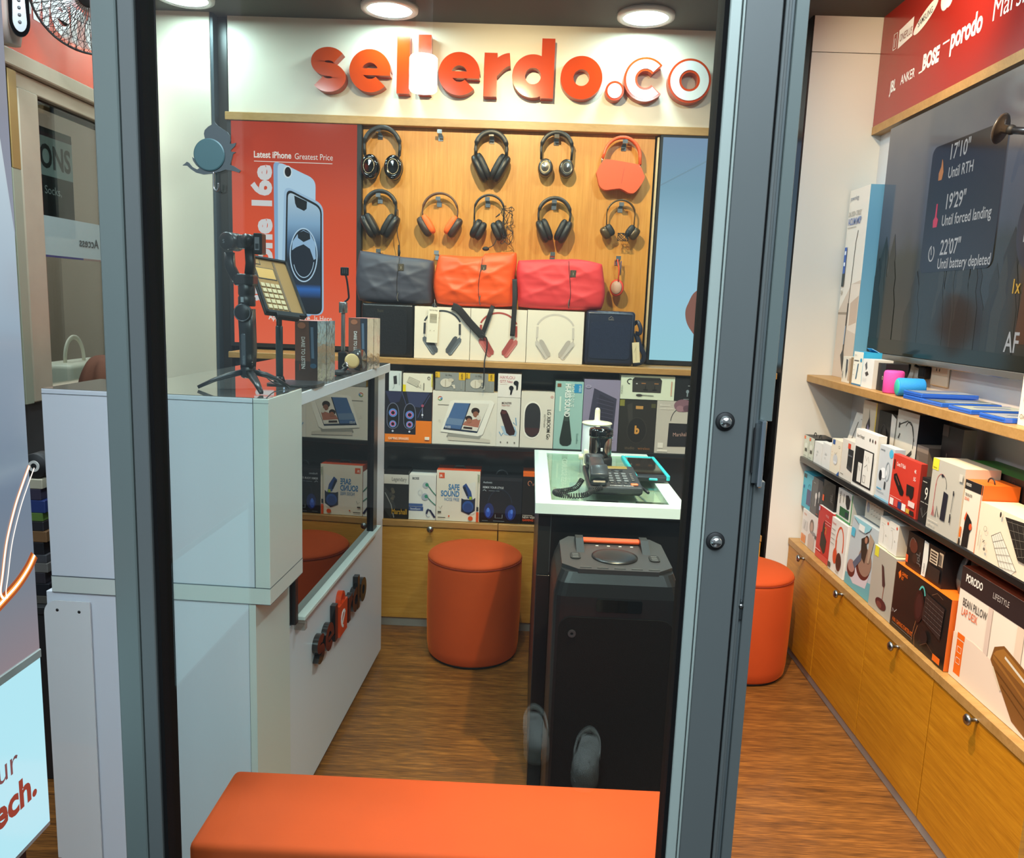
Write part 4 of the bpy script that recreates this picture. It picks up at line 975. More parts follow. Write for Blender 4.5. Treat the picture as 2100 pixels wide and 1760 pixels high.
# black back shelf
Z = .899
B(-.654, -.437, Z, 1.135, '#1d1e2a', [('r', 0, 0, 1, .16, '#ef7d14'), ('r', .66, 0, 1, .44, '#ef7d14'), ('p', [(.45, 1), (.52, .72), (.75, .7), (.95, 1)], '#343a5c'), ('p', [(0, 1), (.12, .75), (.3, .8), (.38, 1)], '#2c3050'),
   ('l', [(.35, 1), (.5, .62), (.62, .5)], .012, '#4a5078'), ('l', [(.95, .95), (.75, .62), (.7, .5)], .012, '#4a5078')]
   + sum([[('p', [(x+.135*math.cos(q*PI/12), .48+(.30 if math.sin(q*PI/12) > 0 else -.22)*1.0*abs(math.sin(q*PI/12))**.6*(1)) for q in range(24)], '#6a7088'), ('p', [(x+.12*math.cos(q*PI/12), .48+(.285 if math.sin(q*PI/12) > 0 else -.205)*abs(math.sin(q*PI/12))**.6) for q in range(24)], '#15161f')]
          + [('o', x, yy, .09, .09*.92, .035, c1), ('o', x, yy, .055, .05, .014, c2)][:2] + [('o', x, .36, .075, .07, .03, '#6c8fd0'), ('o', x, .36, .05, .046, .014, '#d86a9a'), ('e', x, .22, .022, .02, '#c9cbe0')] for x, yy, c1, c2 in ((.17, .58, '#5d86cf', '#e0709e'), (.53, .55, '#5d86cf', '#e0709e'))], [])
   + [('e', .80, .74, .03, .028, '#a35068'), ('r', .79, .5, .81, .70, '#7d7f98'), ('e', .80, .56, .022, .02, '#d9dbe8'), ('t', 'GAMING SPEAKERS', .08, .055, .055, '#f6e6cf', {'bold': .01, 'sx': .8}), ('r', .86, .07, .96, .13, '#f5e5d0')],
   'orange and navy gaming speakers box with two light-ringed speakers', side='#c96b14', d=.16)
goog = [('o', .115, .86, .036, .040, .014, '#4285c8', (-30, 50)), ('o', .115, .86, .036, .040, .014, '#c8473a', (50, 160)), ('o', .115, .86, .036, .040, .014, '#e0b03a', (160, 215)), ('o', .115, .86, .036, .040, .014, '#4d9a5c', (215, 330)), ('r', .115, .85, .15, .865, '#4285c8'),
   ('r', .08, .74, .26, .75, '#9a958c'), ('r', .10, .45, .13, .455, '#b5b0a8'), ('r', .10, .42, .13, .425, '#b5b0a8'),
   ('p', [(.30, .14), (.86, .12), (.86, .17), (.62, .22), (.30, .20)], '#cfc6b8'), ('p', [(.28, .20), (.72, .17), (.74, .25), (.30, .25)], '#9b9890'), ('p', [(.20, .27), (.70, .22), (.76, .25), (.90, .76), (.86, .80), (.36, .78), (.32, .76)], '#efeae0'),
   ('p', [(.235, .31), (.685, .27), (.83, .74), (.375, .74)], '#26344c'), ('p', [(.245, .34), (.465, .32), (.575, .74), (.375, .74)], '#4a6a9a'), ('p', [(.26, .40), (.48, .38), (.50, .48), (.29, .50)], '#6d86a8'),
   ('p', [(.475, .32), (.685, .30), (.83, .74), (.59, .74)], '#e3ddd2'), ('p', [(.49, .39), (.70, .36), (.73, .52), (.52, .45)], '#b06f5c'), ('e', .655, .62, .055, .055, '#2e1f1a'), ('e', .66, .57, .038, .048, '#8c5a44'), ('e', .57, .50, .045, .045, '#2c1d19'), ('e', .575, .465, .034, .038, '#a5694f'), ('e', .70, .52, .03, .04, '#d8cfc4'),
   ('p', [(.50, .34), (.62, .33), (.62, .36), (.505, .37)], '#3a2a26'), ('t', '9:00', .26, .33, .05, '#dfe5ea', {})]
def grow(items, cx, cy, k):
    out = []
    for it in items:
        if it[0] == 'p': it = ('p', [(cx+(x-cx)*k, cy+(y-cy)*k) for x, y in it[1]], it[2])
        elif it[0] == 'e': it = ('e', cx+(it[1]-cx)*k, cy+(it[2]-cy)*k, it[3]*k, it[4]*k, it[5])
        elif it[0] == 't': it = ('t', it[1], cx+(it[2]-cx)*k, cy+(it[3]-cy)*k, it[4]*k, *it[5:])
        out.append(it)
    return out
goog = goog[:8]+grow(goog[8:], .58, .47, 1.18)
B(-.436, -.139, Z, 1.146, '#e4ddd0', goog, 'wide cream box printed with a smart display showing a family photo', d=.16, name='product_box')
B(-.140, -.033, Z, 1.127, '#e3ddd4', [('p', [(.18, .42), (.36, .24), (.86, .22), (.90, .30), (.80, .42)], '#a9c3d8'), ('l', [(.12, .30), (.22, .22), (.30, .28)], .02, '#6e9ec4'), ('l', [(.72, .50), (.86, .44), (.82, .60)], .02, '#6e9ec4'), ('p', [(.14, .68), (.20, .76), (.40, .74), (.48, .68), (.82, .32), (.78, .25), (.58, .23), (.44, .28)], '#33191a'), ('e', .30, .70, .12, .035, '#5a2c2a'),
   ('t', 'MONSTER', .2, .87, .05, '#5d4a48', {'bold': .01, 'sx': .8}), ('t', 'Superstar', .2, .83, .04, '#a03a3a', {}), ('e', .2, .09, .03, .015, '#6a6460'), ('e', .5, .09, .03, .015, '#6a6460'), ('e', .8, .09, .03, .015, '#6a6460')], 'cream box printed with a dark red speaker in a splash of water')
B(-.140, -.033, 1.1275, 1.236, '#e9e2dc', [('t', 'HAYLOU', .08, .78, .15, '#c05a6a', {'bold': .0, 'sx': 1.0}), ('t', 'GT7 Neo', .08, .62, .13, '#c05a6a', {}), ('r', .08, .55, .4, .56, '#c9a0a0'), ('e', .58, .40, .10, .10, '#17131a'), ('p', [(.57, .42), (.66, .40), (.60, .12), (.53, .12)], '#17131a'), ('e', .78, .62, .11, .10, '#17131a'), ('p', [(.78, .66), (.89, .66), (.86, .34), (.80, .32)], '#17131a')], 'small white earbud box with pink lettering on top of the splash speaker box', d=.08)
B(-.031, .122, Z, 1.156, '#e2dacd', [('p', [(.35+.27*math.cos(q*PI/16), .50+.34*(abs(math.sin(q*PI/16))**.55)*(1 if math.sin(q*PI/16) > 0 else -1)) for q in range(32)], '#f0eae0'), ('p', [(.36+.24*math.cos(q*PI/16), .50+.31*(abs(math.sin(q*PI/16))**.55)*(1 if math.sin(q*PI/16) > 0 else -1)) for q in range(32)], '#2b2a2e'), ('p', [(.15, .28), (.36, .20), (.57, .28), (.59, .36), (.13, .36)], '#43282a'),
   ('t', 'LG XBOOM Go', .80, .70, .075, '#4a4740', {'rot': -PI/2, 'bold': .01}), ('t', 'XG7 Portable', .70, .62, .04, '#6f6b63', {'rot': -PI/2}), ('o', .92, .93, .035, .022, .006, '#c0584e')], 'cream box printed with an upright dark pill speaker', topart=None, extra=None)
B(.123, .251, Z, 1.211, '#9dc3bd', [('r', .66, .84, .94, .97, '#2f8fc0'), ('t', 'tribit', .84, .95, .045, '#e8f2f2', {'rot': -PI/2}), ('r', .06, .92, .2, .97, '#7d4a2e'), ('r', .16, .56, .22, .78, '#d5e8da'),
   ('p', [(.36, .52), (.52, .52), (.66, .14), (.64, .08), (.52, .05), (.34, .05), (.24, .08), (.22, .14)], '#27302c'), ('p', [(.38, .50), (.50, .50), (.52, .42), (.36, .42)], '#3c4a44'), ('t', 'IMMERSIVE', .50, .97, .088, '#d9ebe4', {'rot': -PI/2, 'bold': .0, 'sx': .78}), ('t', 'HI-RES SOUND', .36, .97, .088, '#f1f6f0', {'rot': -PI/2, 'bold': .03, 'sx': .78}), ('t', 'StormBox', .82, .24, .035, '#41645f', {'rot': -PI/2})], 'tall pale turquoise box with vertical lettering and a black speaker')
B(.252, .417, Z, 1.226, '#8c84a0', [('p', [(.28, .88), (.92, .74), (.86, .18), (.10, .12)], '#3a374c'), ('p', [(.44, .80), (.86, .70), (.82, .28), (.30, .24)], '#302d40')] + [('l', [(.36+.005*k, .74-k*.06), (.85-.004*k, .68-k*.055)], .006, '#565068') for k in range(8)] + [('e', .12, .90, .08, .025, '#a49cb6'), ('e', .12, .90, .05, .015, '#8c84a0'), ('t', 'ULTRA', .80, .28, .05, '#b3abc2', {'rot': -PI/2})], 'tall lilac box printed with a dark ribbed speaker, behind the cream dispenser')
B(.418, .586, Z, 1.140, '#26231f', [('r', .0, .88, .13, 1.0, '#7d7a34'), ('r', .44, .83, .64, .89, '#b98a4c'), ('r', .86, .86, .98, .94, '#4b4a2c'), ('p', [(.2, .9), (.34, .95), (.40, .45), (.28, .5)], '#35322e'), ('e', .5, .42, .26, .24, '#1d1a17'), ('o', .5, .42, .27, .25, .01, '#3a352f'), ('t', 'b', .44, .36, .17, '#c98f42', {'bold': .05}), ('t', 'studio', .2, .05, .07, '#6a5a48', {}), ('t', 'wireless', .56, .05, .065, '#8a5a30', {})], 'dark brown headphone box with a gold ringed letter b')
B(.587, .762, Z, 1.142, '#b8b3ac', [('p', [(.34, .58), (.98, .58), (.97, .14), (.33, .13)], '#1c1b20'), ('o', .66, .60, .29, .28, .012, '#2a292e', (5, 175)), ('e', .68, .92, .24, .12, '#7b5a68'), ('e', .60, .86, .10, .06, '#93707c'), ('e', .78, .87, .10, .06, '#5e4452'), ('t', 'Marshall', .47, .33, .085, '#b09088', {'sx': .9, 'rot': .06}), ('r', .08, .10, .22, .2, '#d9d5ce'), ('r', .07, .03, .34, .07, '#d9d5ce'), ('t', 'Bluetooth', .08, .9, .045, '#e3dfd8', {}), ('t', 'portable speaker', .08, .84, .035, '#e3dfd8', {})], 'grey box printed with a black strapped guitar style speaker')
B(.417, .662, 1.1425, 1.252, '#d3dcc8', [('p', [(.22, .30), (.75, .30), (.76, .82), (.72, .92), (.25, .92), (.21, .82)], '#35322f'), ('p', [(.22, .78), (.75, .78), (.72, .92), (.25, .92)], '#262422'), ('o', .17, .74, .06, .12, .04, '#33312e', (60, 270)), ('r', .38, .66, .46, .70, '#9a6a40'), ('r', .62, .66, .7, .70, '#9a6a40'), ('r', .28, .64, .31, .68, '#cfcdc6')]
   + [('l', [(x, .40), (x, .58)], .03, '#161412') for x in (.46, .63)] + [('l', [(x-.04, .42), (x+.04, .42)], .04, '#161412') for x in (.46, .63)] + [('e', .35, .18, .06, .05, '#3a3734'), ('l', [(.40, .19), (.62, .17)], .025, '#3a3734'), ('t', 'PORODO', .04, .22, .08, '#6c7066', {'rot': PI/2}), ('r', .93, .2, .95, .8, '#c79a86')], 'pale green box printed with a black power strip, on the brown headphone box', d=.08)
B(.663, .80, 1.1425, 1.248, '#15161a', [('r', .42, .66, .58, .68, '#aab4bc'), ('e', .42, .42, .05, .08, '#7d8c96'), ('e', .60, .40, .05, .08, '#7d8c96'), ('r', .40, .2, .44, .42, '#7d8c96'), ('r', .58, .2, .62, .42, '#7d8c96'), ('r', .3, .08, .66, .1, '#8c979e')], 'black earbud box on the grey guitar style speaker box', d=.08)
B(-.638, -.580, 1.1355, 1.228, '#cfd8d8', [('p', [(.35, .74), (.62, .78), (.66, .36), (.4, .34)], '#2a2c30'), ('l', [(.42, .36), (.42, .2), (.3, .1)], .02, '#8b9498'), ('r', .8, .3, .9, .9, '#b5c0c2')], 'small pale grey charger box at the counter end of the speaker shelf', d=.08)
B(-.574, -.438, 1.1355, 1.220, '#e6e0cd', [('r', .0, .0, .10, .38, '#e6d21e'), ('r', .97, .3, 1, 1, '#dcd028'), ('p', [(.22, .82), (.58, .58), (.50, .26), (.14, .52)], '#cfc8b6'), ('l', [(.22, .82), (.58, .58), (.50, .26), (.14, .52), (.22, .82)], .015, '#7d7a70')] + [('l', [(.19+.0*k, .74-k*.09), (.52, .52-k*.08)], .008, '#8b877c') for k in range(3)] + [('o', .88, .78, .05, .09, .03, '#77736a'), ('r', .7, .1, .73, .5, '#77736a'), ('l', [(.5, .34), (.62, .22), (.6, .4)], .02, '#77736a')], 'cream box with yellow corners printed with a keyboard like gadget', d=.08)
EB = [('r', .0, .70, .15, 1, '#e2b21c'), ('r', .79, .60, 1, 1, '#e5b41c'), ('t', 'airclip', .02, .96, .12, '#5d4a10', {'rot': -PI/2}), ('t', 'NEW', .86, .95, .13, '#5d4a10', {'rot': -PI/2, 'bold': .02}), ('t', 'S1 Pro', .34, .80, .12, '#4a4a46', {}), ('e', .36, .42, .19, .24, '#d8cfbf'), ('e', .52, .58, .10, .10, '#c9bfae'), ('r', .33, .2, .36, .6, '#b9ae9c'), ('p', [(.52, .32), (.66, .34), (.68, .14), (.62, .12), (.60, .24)], '#d8cfbf'), ('r', .86, .1, .9, .52, '#9a9a94')]
B(-.426, -.289, 1.147, 1.232, '#8f918e', EB, 'grey earbud box with yellow corners, next to the cream keyboard gadget box', side='#caa018', top='#d9ab1a', d=.08)
B(-.288, -.156, 1.147, 1.232, '#8f918e', EB, 'grey earbud box with yellow corners, next to the pink lettered earbud box', side='#caa018', top='#d9ab1a', d=.08)

# back cabinet top row
Z = .5315; Y2 = 3.575
B(-.705, -.658, Z, .74, '#dcdcdc', [('r', .3, .8, .8, .95, '#d06a5a'), ('l', [(.1, .3), (.5, .6), (.9, .7)], .015, '#8f989e')], 'narrow white earphone box half hidden by the end of the white counter', GC, Y2)
B(-.657, -.540, Z, .758, '#191919', [('r', 0, .74, 1, .94, '#d8d6d0'), ('t', 'Legendary', .92, .80, .10, '#4a4640', {'align': 'r', 'sx': .7}), ('p', [(0, .7), (.25, .55), (.5, .25), (.3, 0), (0, .2)], '#2f3030'), ('l', [(.05, .55), (.3, .3), (.42, .02)], .02, '#8c9090')] + [('e', .35+.05*math.sin(k*2.4), .62-.05*k, .07, .04, ('#4f4a40', '#5d5646', '#3f3c36')[k % 3]) for k in range(6)] + [('t', 'Marshall', .95, .1, .13, '#b88f2c', {'align': 'r', 'bold': .02, 'sx': .7})], 'black box with gold script lettering on the back cabinet', GC, Y2)
B(-.539, -.411, Z, .746, '#e2e1dc', [('t', 'BOSE', .12, .90, .06, '#33363a', {'bold': .02, 'rot': .0}), ('r', 0, .20, .54, .29, '#2c4a86'), ('r', 0, .30, .52, .36, '#3c5a94'), ('t', 'SoundSport', .06, .22, .055, '#e6eaf0', {'sx': .8}), ('e', .62, .78, .12, .07, '#b3bac4'), ('e', .66, .79, .06, .04, '#2f8a6c'), ('l', [(.70, .78), (.85, .66), (1.0, .56)], .02, '#2f7d64'), ('e', .60, .52, .13, .08, '#a9b0be'), ('e', .64, .53, .06, .04, '#2f8a6c'), ('l', [(.68, .52), (.84, .42), (1.0, .34)], .02, '#2f7d64'), ('o', .42, .62, .08, .06, .008, '#c2c6cc'), ('l', [(.66, .14), (.72, .24), (.80, .22), (.98, .06)], .04, '#262b4a'), ('o', .74, .16, .10, .10, .01, '#6d7488', (90, 300))], 'white earphone box with green wired earbuds and a blue label', GC, Y2)
B(-.410, -.206, Z, .775, '#e9e0cf', [('r', .05, .84, .18, .95, '#dd5526'), ('t', 'JBL', .065, .87, .05, '#f5e6d8', {'bold': .03, 'sx': .8}), ('t', 'SAFE', .53, .62, .128, '#3f7fb4', {'align': 'r', 'bold': .03, 'sx': .74}), ('t', 'SOUND', .53, .49, .128, '#3f7fb4', {'align': 'r', 'bold': .03, 'sx': .74}), ('t', 'NOISE FREE', .53, .40, .075, '#3f7fb4', {'align': 'r', 'sx': .70}), ('p', [(.60, .72), (.90, .80), (.90, .18), (.84, .14), (.66, .17), (.58, .24)], '#e3e0d8'), ('p', [(.58, .46), (.64, .44), (.84, .44), (.90, .48), (.90, .22), (.76, .14), (.58, .20)], '#14213c'), ('p', [(.60, .70), (.68, .76), (.80, .60), (.84, .44), (.72, .46), (.68, .60)], '#274a8c'), ('p', [(.60, .68), (.66, .70), (.74, .52), (.70, .50)], '#14213c'), ('e', .735, .30, .13, .115, '#23509a'), ('e', .735, .28, .10, .09, '#1d3f80'), ('r', .76, .44, .82, .50, '#a9c23a'), ('r', .93, .0, .99, .2, '#dd5526'), ('r', .93, .22, .98, .30, '#22262c'), ('r', .935, .32, .965, .95, '#c9c4b4'), ('e', .80, .07, .055, .045, '#dd5526'), ('t', 'JR460NC', .95, .94, .04, '#5d7a3c', {'rot': -PI/2}), ('e', .3, .10, .018, .016, '#dd5526'), ('r', .04, .16, .12, .19, '#4a4740'), ('r', .04, .06, .22, .075, '#4a4740'), ('l', [(.06, .28), (.1, .24), (.14, .30)], .008, '#8f8a80')],
  'cream and orange children headphone box with big blue lettering', GC, Y2, side='#dd5526', top='#d9512a', extra=lambda f, w, h, d, o: MB().tube([f.p(w*.5+x, h+z, -d*.5) for x, z in ((-.026, 0), (-.018, .010), (.018, .010), (.026, 0))], .004, P('#3d5a58'), 6).build('carry_tab', o))
B(-.205, -.009, Z, .752, '#14161c', [('r', 0, .0, 1, .10, '#0d0e12'), ('r', .0, .92, 1, 1, '#22242a'), ('t', 'Audionic', .06, .86, .05, '#aab4bc', {'bold': .01}), ('t', 'REMIX YOUR STYLE', .06, .75, .052, '#d6dce2', {'bold': .006, 'sx': .9}), ('l', [(.06, .70), (.1, .72), (.14, .69)], .012, '#aab4bc'), ('r', .2, .695, .46, .705, '#7d868e'), ('e', .22, .26, .12, .17, '#1c2c66'), ('e', .20, .22, .06, .10, '#2f56b8'), ('e', .20, .28, .03, .05, '#4a7ae0'), ('e', .74, .24, .13, .17, '#1c2c66'), ('e', .74, .20, .06, .10, '#2f56b8'), ('e', .77, .26, .03, .05, '#4a7ae0'), ('o', .48, .38, .30, .36, .012, '#2a3044', (10, 170)), ('r', .37, .11, .38, .19, '#9aa4ac'), ('r', .54, .11, .55, .19, '#9aa4ac'), ('r', .37, .11, .55, .115, '#9aa4ac'), ('r', .06, .04, .2, .05, '#6f7880'), ('r', .33, .04, .6, .05, '#6f7880')], 'black headset box glowing with blue earcups', GC, Y2, extra=loop(.5, '#23262c', .026, .004))
B(-.008, .118, Z, .778, '#17120f', [('r', 0, .93, 1, 1, '#e8671a'), ('o', .26, .80, .08, .05, .012, '#c07a5a', (0, 270)), ('t', 'gaming', .36, .77, .05, '#b5705a', {}), ('r', .03, .17, .4, .18, '#c9bfb5'), ('t', 'NEW VISION', .03, .115, .05, '#c9bfb5', {'bold': .02}), ('t', 'GAMING MOUSE', .03, .06, .05, '#d8502a', {'bold': .02})], 'black and orange gaming box partly hidden by the white table top', GC, Y2, top='#e8671a')
# things seen beyond the door stile in the back corner
spk = thing('shelf_speaker', (1.06, 3.66, .899), 'black bookshelf speaker on the black back shelf in the far corner', 'speaker')
f = FB(.97, 3.60, .899)
MB().box(f, (0, 0, -.14), (.135, .245, 0), mat('speaker_vinyl', '#1b1a1c', .5), .004, 2).build('cabinet', spk)
b = MB().prism(f.sub(.006, .008), rrect(.123, .229, .008), 0, .006, GR); b.build('grille', spk)
MB().text(f, 'Marshall', .062, .03, .020, P('#cfc9bc'), 'l', .02, 1, .0075).build('script_badge', spk)
bk = thing('backpack', (1.04, 3.66, .5315), 'black backpack with orange zip pulls standing on the back cabinet in the far corner', 'bag')
f = FB(.96, 3.575, .5315)
b = MB().ell(f, (.07, .155, -.075), (.085, .155, .075), mat('backpack_black', '#131315', .6, bump=.3, scale=60), .7, .75); b.build('body', bk)
MB().ell(f, (.075, .09, -.015), (.062, .085, .03), mat('backpack_black', '#131315'), .7, .7).build('front_pocket', bk)
for dx in (0, .016): MB().stroke(f.sub(.122+dx, .20, -.012), [(-.003, .006), (.003, 0), (-.003, -.006)], .002, 0, .004, P('#c0572e')).build('zip_pull', bk)
# ------------------------------------------------------------------ side wall boxes
GS = 'accessory boxes on the black side shelf'; GK = 'boxes standing on the side cabinets'; GW = 'boxes on the wooden side shelf'
def R(y0, y1, z0, z1, base, art, label, g=GS, x=1.258, d=.09, **k):
    return pbox(FR(y0-.001, x, z0), y0-y1-.0025, z1-z0-.001, d, base, art, label, g, **k)
Z = .9175
tw = [('r', .0, .82, .3, .96, '#df6a3a'), ('e', .5, .55, .3, .12, '#d9ddd0'), ('r', .3, .28, .72, .42, '#3c4038'), ('r', .15, .08, .6, .10, '#8c9084')]
R(3.545, 3.480, Z, 1.018, '#c6cbbb', tw, 'slim grey green hanging box closest to the white pier on the black side shelf', side='#1c1c1e', top='#1c1c1e', near='#1c1c1e', extra=loop(.5, sz=.014))
R(3.480, 3.416, Z, 1.018, '#c6cbbb', tw, 'second slim grey green hanging box from the white pier on the black side shelf', side='#1c1c1e', top='#1c1c1e', near='#1c1c1e', extra=loop(.5, sz=.014))
wa = [('e', .45, .55, .12, .03, '#b9bbb8'), ('e', .4, .40, .05, .05, '#c3c5c2'), ('r', .35, .60, .55, .61, '#a9acab')]
R(3.414, 3.320, Z, 1.012, '#dfe0dd', wa, 'plain white cube box beside the grey green hanging boxes', near='#c9c8c4', d=.05)
R(3.318, 3.226, Z, 1.022, '#dfe0dd', wa, 'plain white cube box beside the cream adapter box', near='#c9c8c4', d=.05)
R(3.224, 3.118, Z, 1.056, '#e6dcc8', [('r', .1, .84, .34, .98, '#2f5a9c'), ('o', .78, .82, .08, .04, .01, '#9a9484'), ('e', .5, .42, .22, .16, '#c9cdd0'), ('r', .34, .3, .66, .36, '#dfe2e6'), ('l', [(.4, .62), (.5, .56), (.6, .64)], .012, '#7d786c'), ('r', .1, .6, .2, .61, '#c9a878'), ('r', .1, .5, .2, .51, '#c9a878'), ('p', [(.75, 0), (1, 0), (1, .14)], '#2f5a9c')], 'cream adapter box with a blue corner on the black side shelf', d=.05, near='#cdbfae')
R(3.116, 2.988, Z, 1.074, '#d8d2c8', [('r', .50, .30, .90, .80, '#26282c'), ('r', .46, .80, .66, .93, '#d8452a'), ('p', [(.5, .30), (.9, .24), (.9, .34), (.5, .4)], '#3a3c40'), ('r', .05, .1, .3, .115, '#8c867c'), ('r', .55, .62, .85, .66, '#5b5e64')], 'white box with a black gadget and red badge beside the writing pad box', d=.05, near='#bdb5a8', extra=loop(.7, sz=.016))
R(2.985, 2.790, Z, 1.134, '#e6e3dc', [('t', 'Smart Notepad', .06, .86, .075, '#3c3c3a', {'sx': .62}), ('e', .66, .885, .025, .03, '#2c2a2a'), ('e', .78, .885, .025, .03, '#3c3434'), ('e', .90, .885, .025, .03, '#5a2c2a'), ('r', .06, .06, .90, .70, '#1b1b1d'), ('r', .48, .09, .86, .68, '#e4e1da'), ('r', .26, .10, .44, .44, '#dcd9d2'), ('l', [(.55, .6), (.62, .52), (.68, .60), (.74, .5)], .008, '#55534e'), ('l', [(.56, .4), (.66, .46), (.72, .36)], .008, '#55534e'), ('l', [(.3, .38), (.38, .3)], .008, '#55534e'), ('l', [(.54, .14), (.54, .26), (.64, .26), (.64, .14), (.54, .14)], .008, '#3c3a38'), ('r', .92, .15, .93, .62, '#2a2a2a')], 'white writing pad box with a black tablet picture on the side shelf', x=1.252, near='#c9c6be', d=.03)
R(2.786, 2.668, Z, 1.108, '#c3c8cc', [('t', 'powerology', .08, .90, .05, '#4a5460', {'sx': .7}), ('e', .80, .90, .13, .08, '#4fb2d8'), ('e', .42, .50, .22, .10, '#e8ebee'), ('e', .24, .44, .10, .10, '#20252b'), ('o', .68, .56, .15, .18, .022, '#9aa4ac'), ('r', .55, .22, .64, .36, '#33383d'), ('r', .08, .18, .4, .20, '#4fa0c4'), ('r', .08, .13, .6, .14, '#8a949c'), ('r', .0, 0, 1, .035, '#8ec0d8')], 'pale grey camera box with a round blue badge', near='#a9b4bc', d=.035)
R(2.664, 2.470, Z, 1.098, '#c8392a', [('t', 'Coma TV Stick', .16, .80, .085, '#f1d8d0', {'sx': .62, 'bold': .02}), ('t', '4K', .80, .80, .075, '#f1d8d0', {'bold': .02, 'sx': .8}), ('t', '5G', .80, .66, .08, '#f1d8d0', {'bold': .02, 'sx': .8}), ('r', .05, .72, .10, .9, '#4a1c18'), ('p', [(.10, .62), (.20, .66), (.52, .38), (.50, .30), (.40, .29), (.11, .54)], '#1a1514'), ('l', [(.18, .60), (.34, .46)], .02, '#8a4a40'), ('p', [(.60, .55), (.86, .55), (.86, .38), (.80, .30), (.72, .36), (.62, .34)], '#231a1a'), ('r', .06, .04, .2, .17, '#e6ddd8'), ('r', .22, .04, .36, .17, '#d04a40'), ('r', .38, .04, .5, .17, '#2a3a6a'), ('r', .52, .04, .66, .17, '#e6e2dc'), ('r', .68, .04, .8, .12, '#c9a03a'), ('r', .82, .04, .96, .12, '#2a2422'), ('r', .74, .18, .96, .28, '#e2c8c2'), ('r', .06, .2, .5, .21, '#e8b8ae')], 'red TV stick box with a black remote picture', x=1.252, near='#8f2a20', d=.02)
R(2.468, 2.398, Z, 1.060, '#1f2020', [('t', '9', .38, .52, .34, '#e4e0d4', {'sx': .8}), ('r', .1, .9, .5, .92, '#aaa69a'), ('r', .1, .44, .42, .46, '#9a968c'), ('r', .5, .44, .9, .46, '#9a968c'), ('l', [(.2, .3), (.45, .12), (.85, .32)], .01, '#8c8a84'), ('l', [(.3, .34), (.5, .1), (.62, .3)], .008, '#6f6d68')], 'narrow black box with a large white number nine', d=.05)
R(2.396, 2.214, Z, 1.136, '#b9b3a6', [('r', .0, .84, .20, 1, '#e6d83a'), ('t', 'baseus', .03, .86, .035, '#55501c', {}), ('o', .34, .66, .16, .16, .008, '#b8504a', (60, 190)), ('l', [(.18, .66), (.17, .40), (.16, .22)], .010, '#c0444a'), ('o', .36, .66, .16, .15, .008, '#2a2a34', (-10, 80)), ('e', .36, .80, .035, .022, '#24242e'), ('p', [(.46, .60), (.60, .58), (.58, .20), (.43, .20)], '#20202c'), ('l', [(.16, .20), (.2, .34), (.22, .2)], .018, '#c0444a'), ('l', [(.28, .20), (.3, .36), (.38, .22)], .016, '#1c1c24'), ('l', [(.76, .66), (.74, .36)], .008, '#2a2a30'), ('r', .745, .60, .775, .66, '#22222a'), ('r', .725, .22, .755, .34, '#22222a'), ('t', 'Super Energy', .06, .06, .05, '#d5cfc2', {'sx': .7}), ('r', .06, .13, .4, .14, '#d5cfc2'), ('r', .88, .82, .98, .92, '#c9c3b6')], 'grey jump starter box with a yellow corner tag', x=1.248, d=.10, near='#d9c2a2', top='#dccbb0')
R(2.212, 2.122, Z, 1.110, '#e2d4c0', [('r', 0, .86, 1, 1, '#1f1d1e'), ('t', 'PORODO', .05, .91, .05, '#e6dccb', {'bold': .02, 'sx': .6}), ('t', 'TIRE INFLATOR', .06, .76, .05, '#3a3430', {'sx': .5, 'bold': .01}), ('t', 'DESIGNED', .06, .70, .05, '#d8602a', {'sx': .5, 'bold': .01}), ('p', [(.26, .52), (.40, .50), (.62, .42), (.66, .32), (.58, .24), (.56, .02), (.20, .0), (.24, .30)], '#1c1a1a'), ('p', [(.2, .42), (.28, .54), (.33, .5), (.26, .38)], '#d8542a'), ('e', .6, .34, .08, .05, '#d8542a'), ('r', .03, .12, .12, .28, '#e8681a'), ('r', .03, .0, .12, .10, '#2a2624'), ('r', .97, 0, 1, 1, '#e8681a')], 'white and orange inflator box with a black hand pump', x=1.250, d=.10, near='#e8681a', top='#e8681a', extra=loop(.6, sz=.016))
KB = [('p', [(.26, .48), (.40, .62), (.72, .10), (.66, -.0), (.46, .0)], '#e4dccb'), ('l', [(.26, .48), (.40, .62), (.73, .09)], .012, '#6f685c'), ('l', [(.26, .48), (.46, .02)], .012, '#6f685c')] + [('l', [(.26+.04*k, .48-.092*k), (.40+.066*k, .62-.106*k)], .007, '#7d766a') for k in range(1, 6)] + [('l', [(.30+.028*k, .52+.028*k), (.52+.05*k, .02+.02*k)], .006, '#7d766a') for k in range(4)] + [('p', [(.46, .92), (.98, .98), (.98, .30), (.74, .30)], '#26221f')] + [('l', [(.50+.055*k, .86-.13*k), (.97, .92-.11*k)], .008, '#6f675c') for k in range(5)] + [('l', [(.58+.09*k, .90), (.76+.06*k, .36)], .006, '#6f675c') for k in range(4)] + [('o', .17, .56, .03, .05, .008, '#8c8070'), ('l', [(.15, .36), (.19, .30)], .012, '#5b5248'), ('l', [(.19, .36), (.15, .30)], .012, '#5b5248'), ('e', .40, .93, .015, .05, '#2a2624'), ('e', .2, .2, .02, .03, '#6f675c'), ('r', .08, .2, .09, .5, '#b5a792')]
R(2.120, 1.86, Z, 1.068, '#ead6bb', KB, 'cream keyboard box with drawn white and black keyboards', x=1.246, d=.10, top='#f0dcb8')
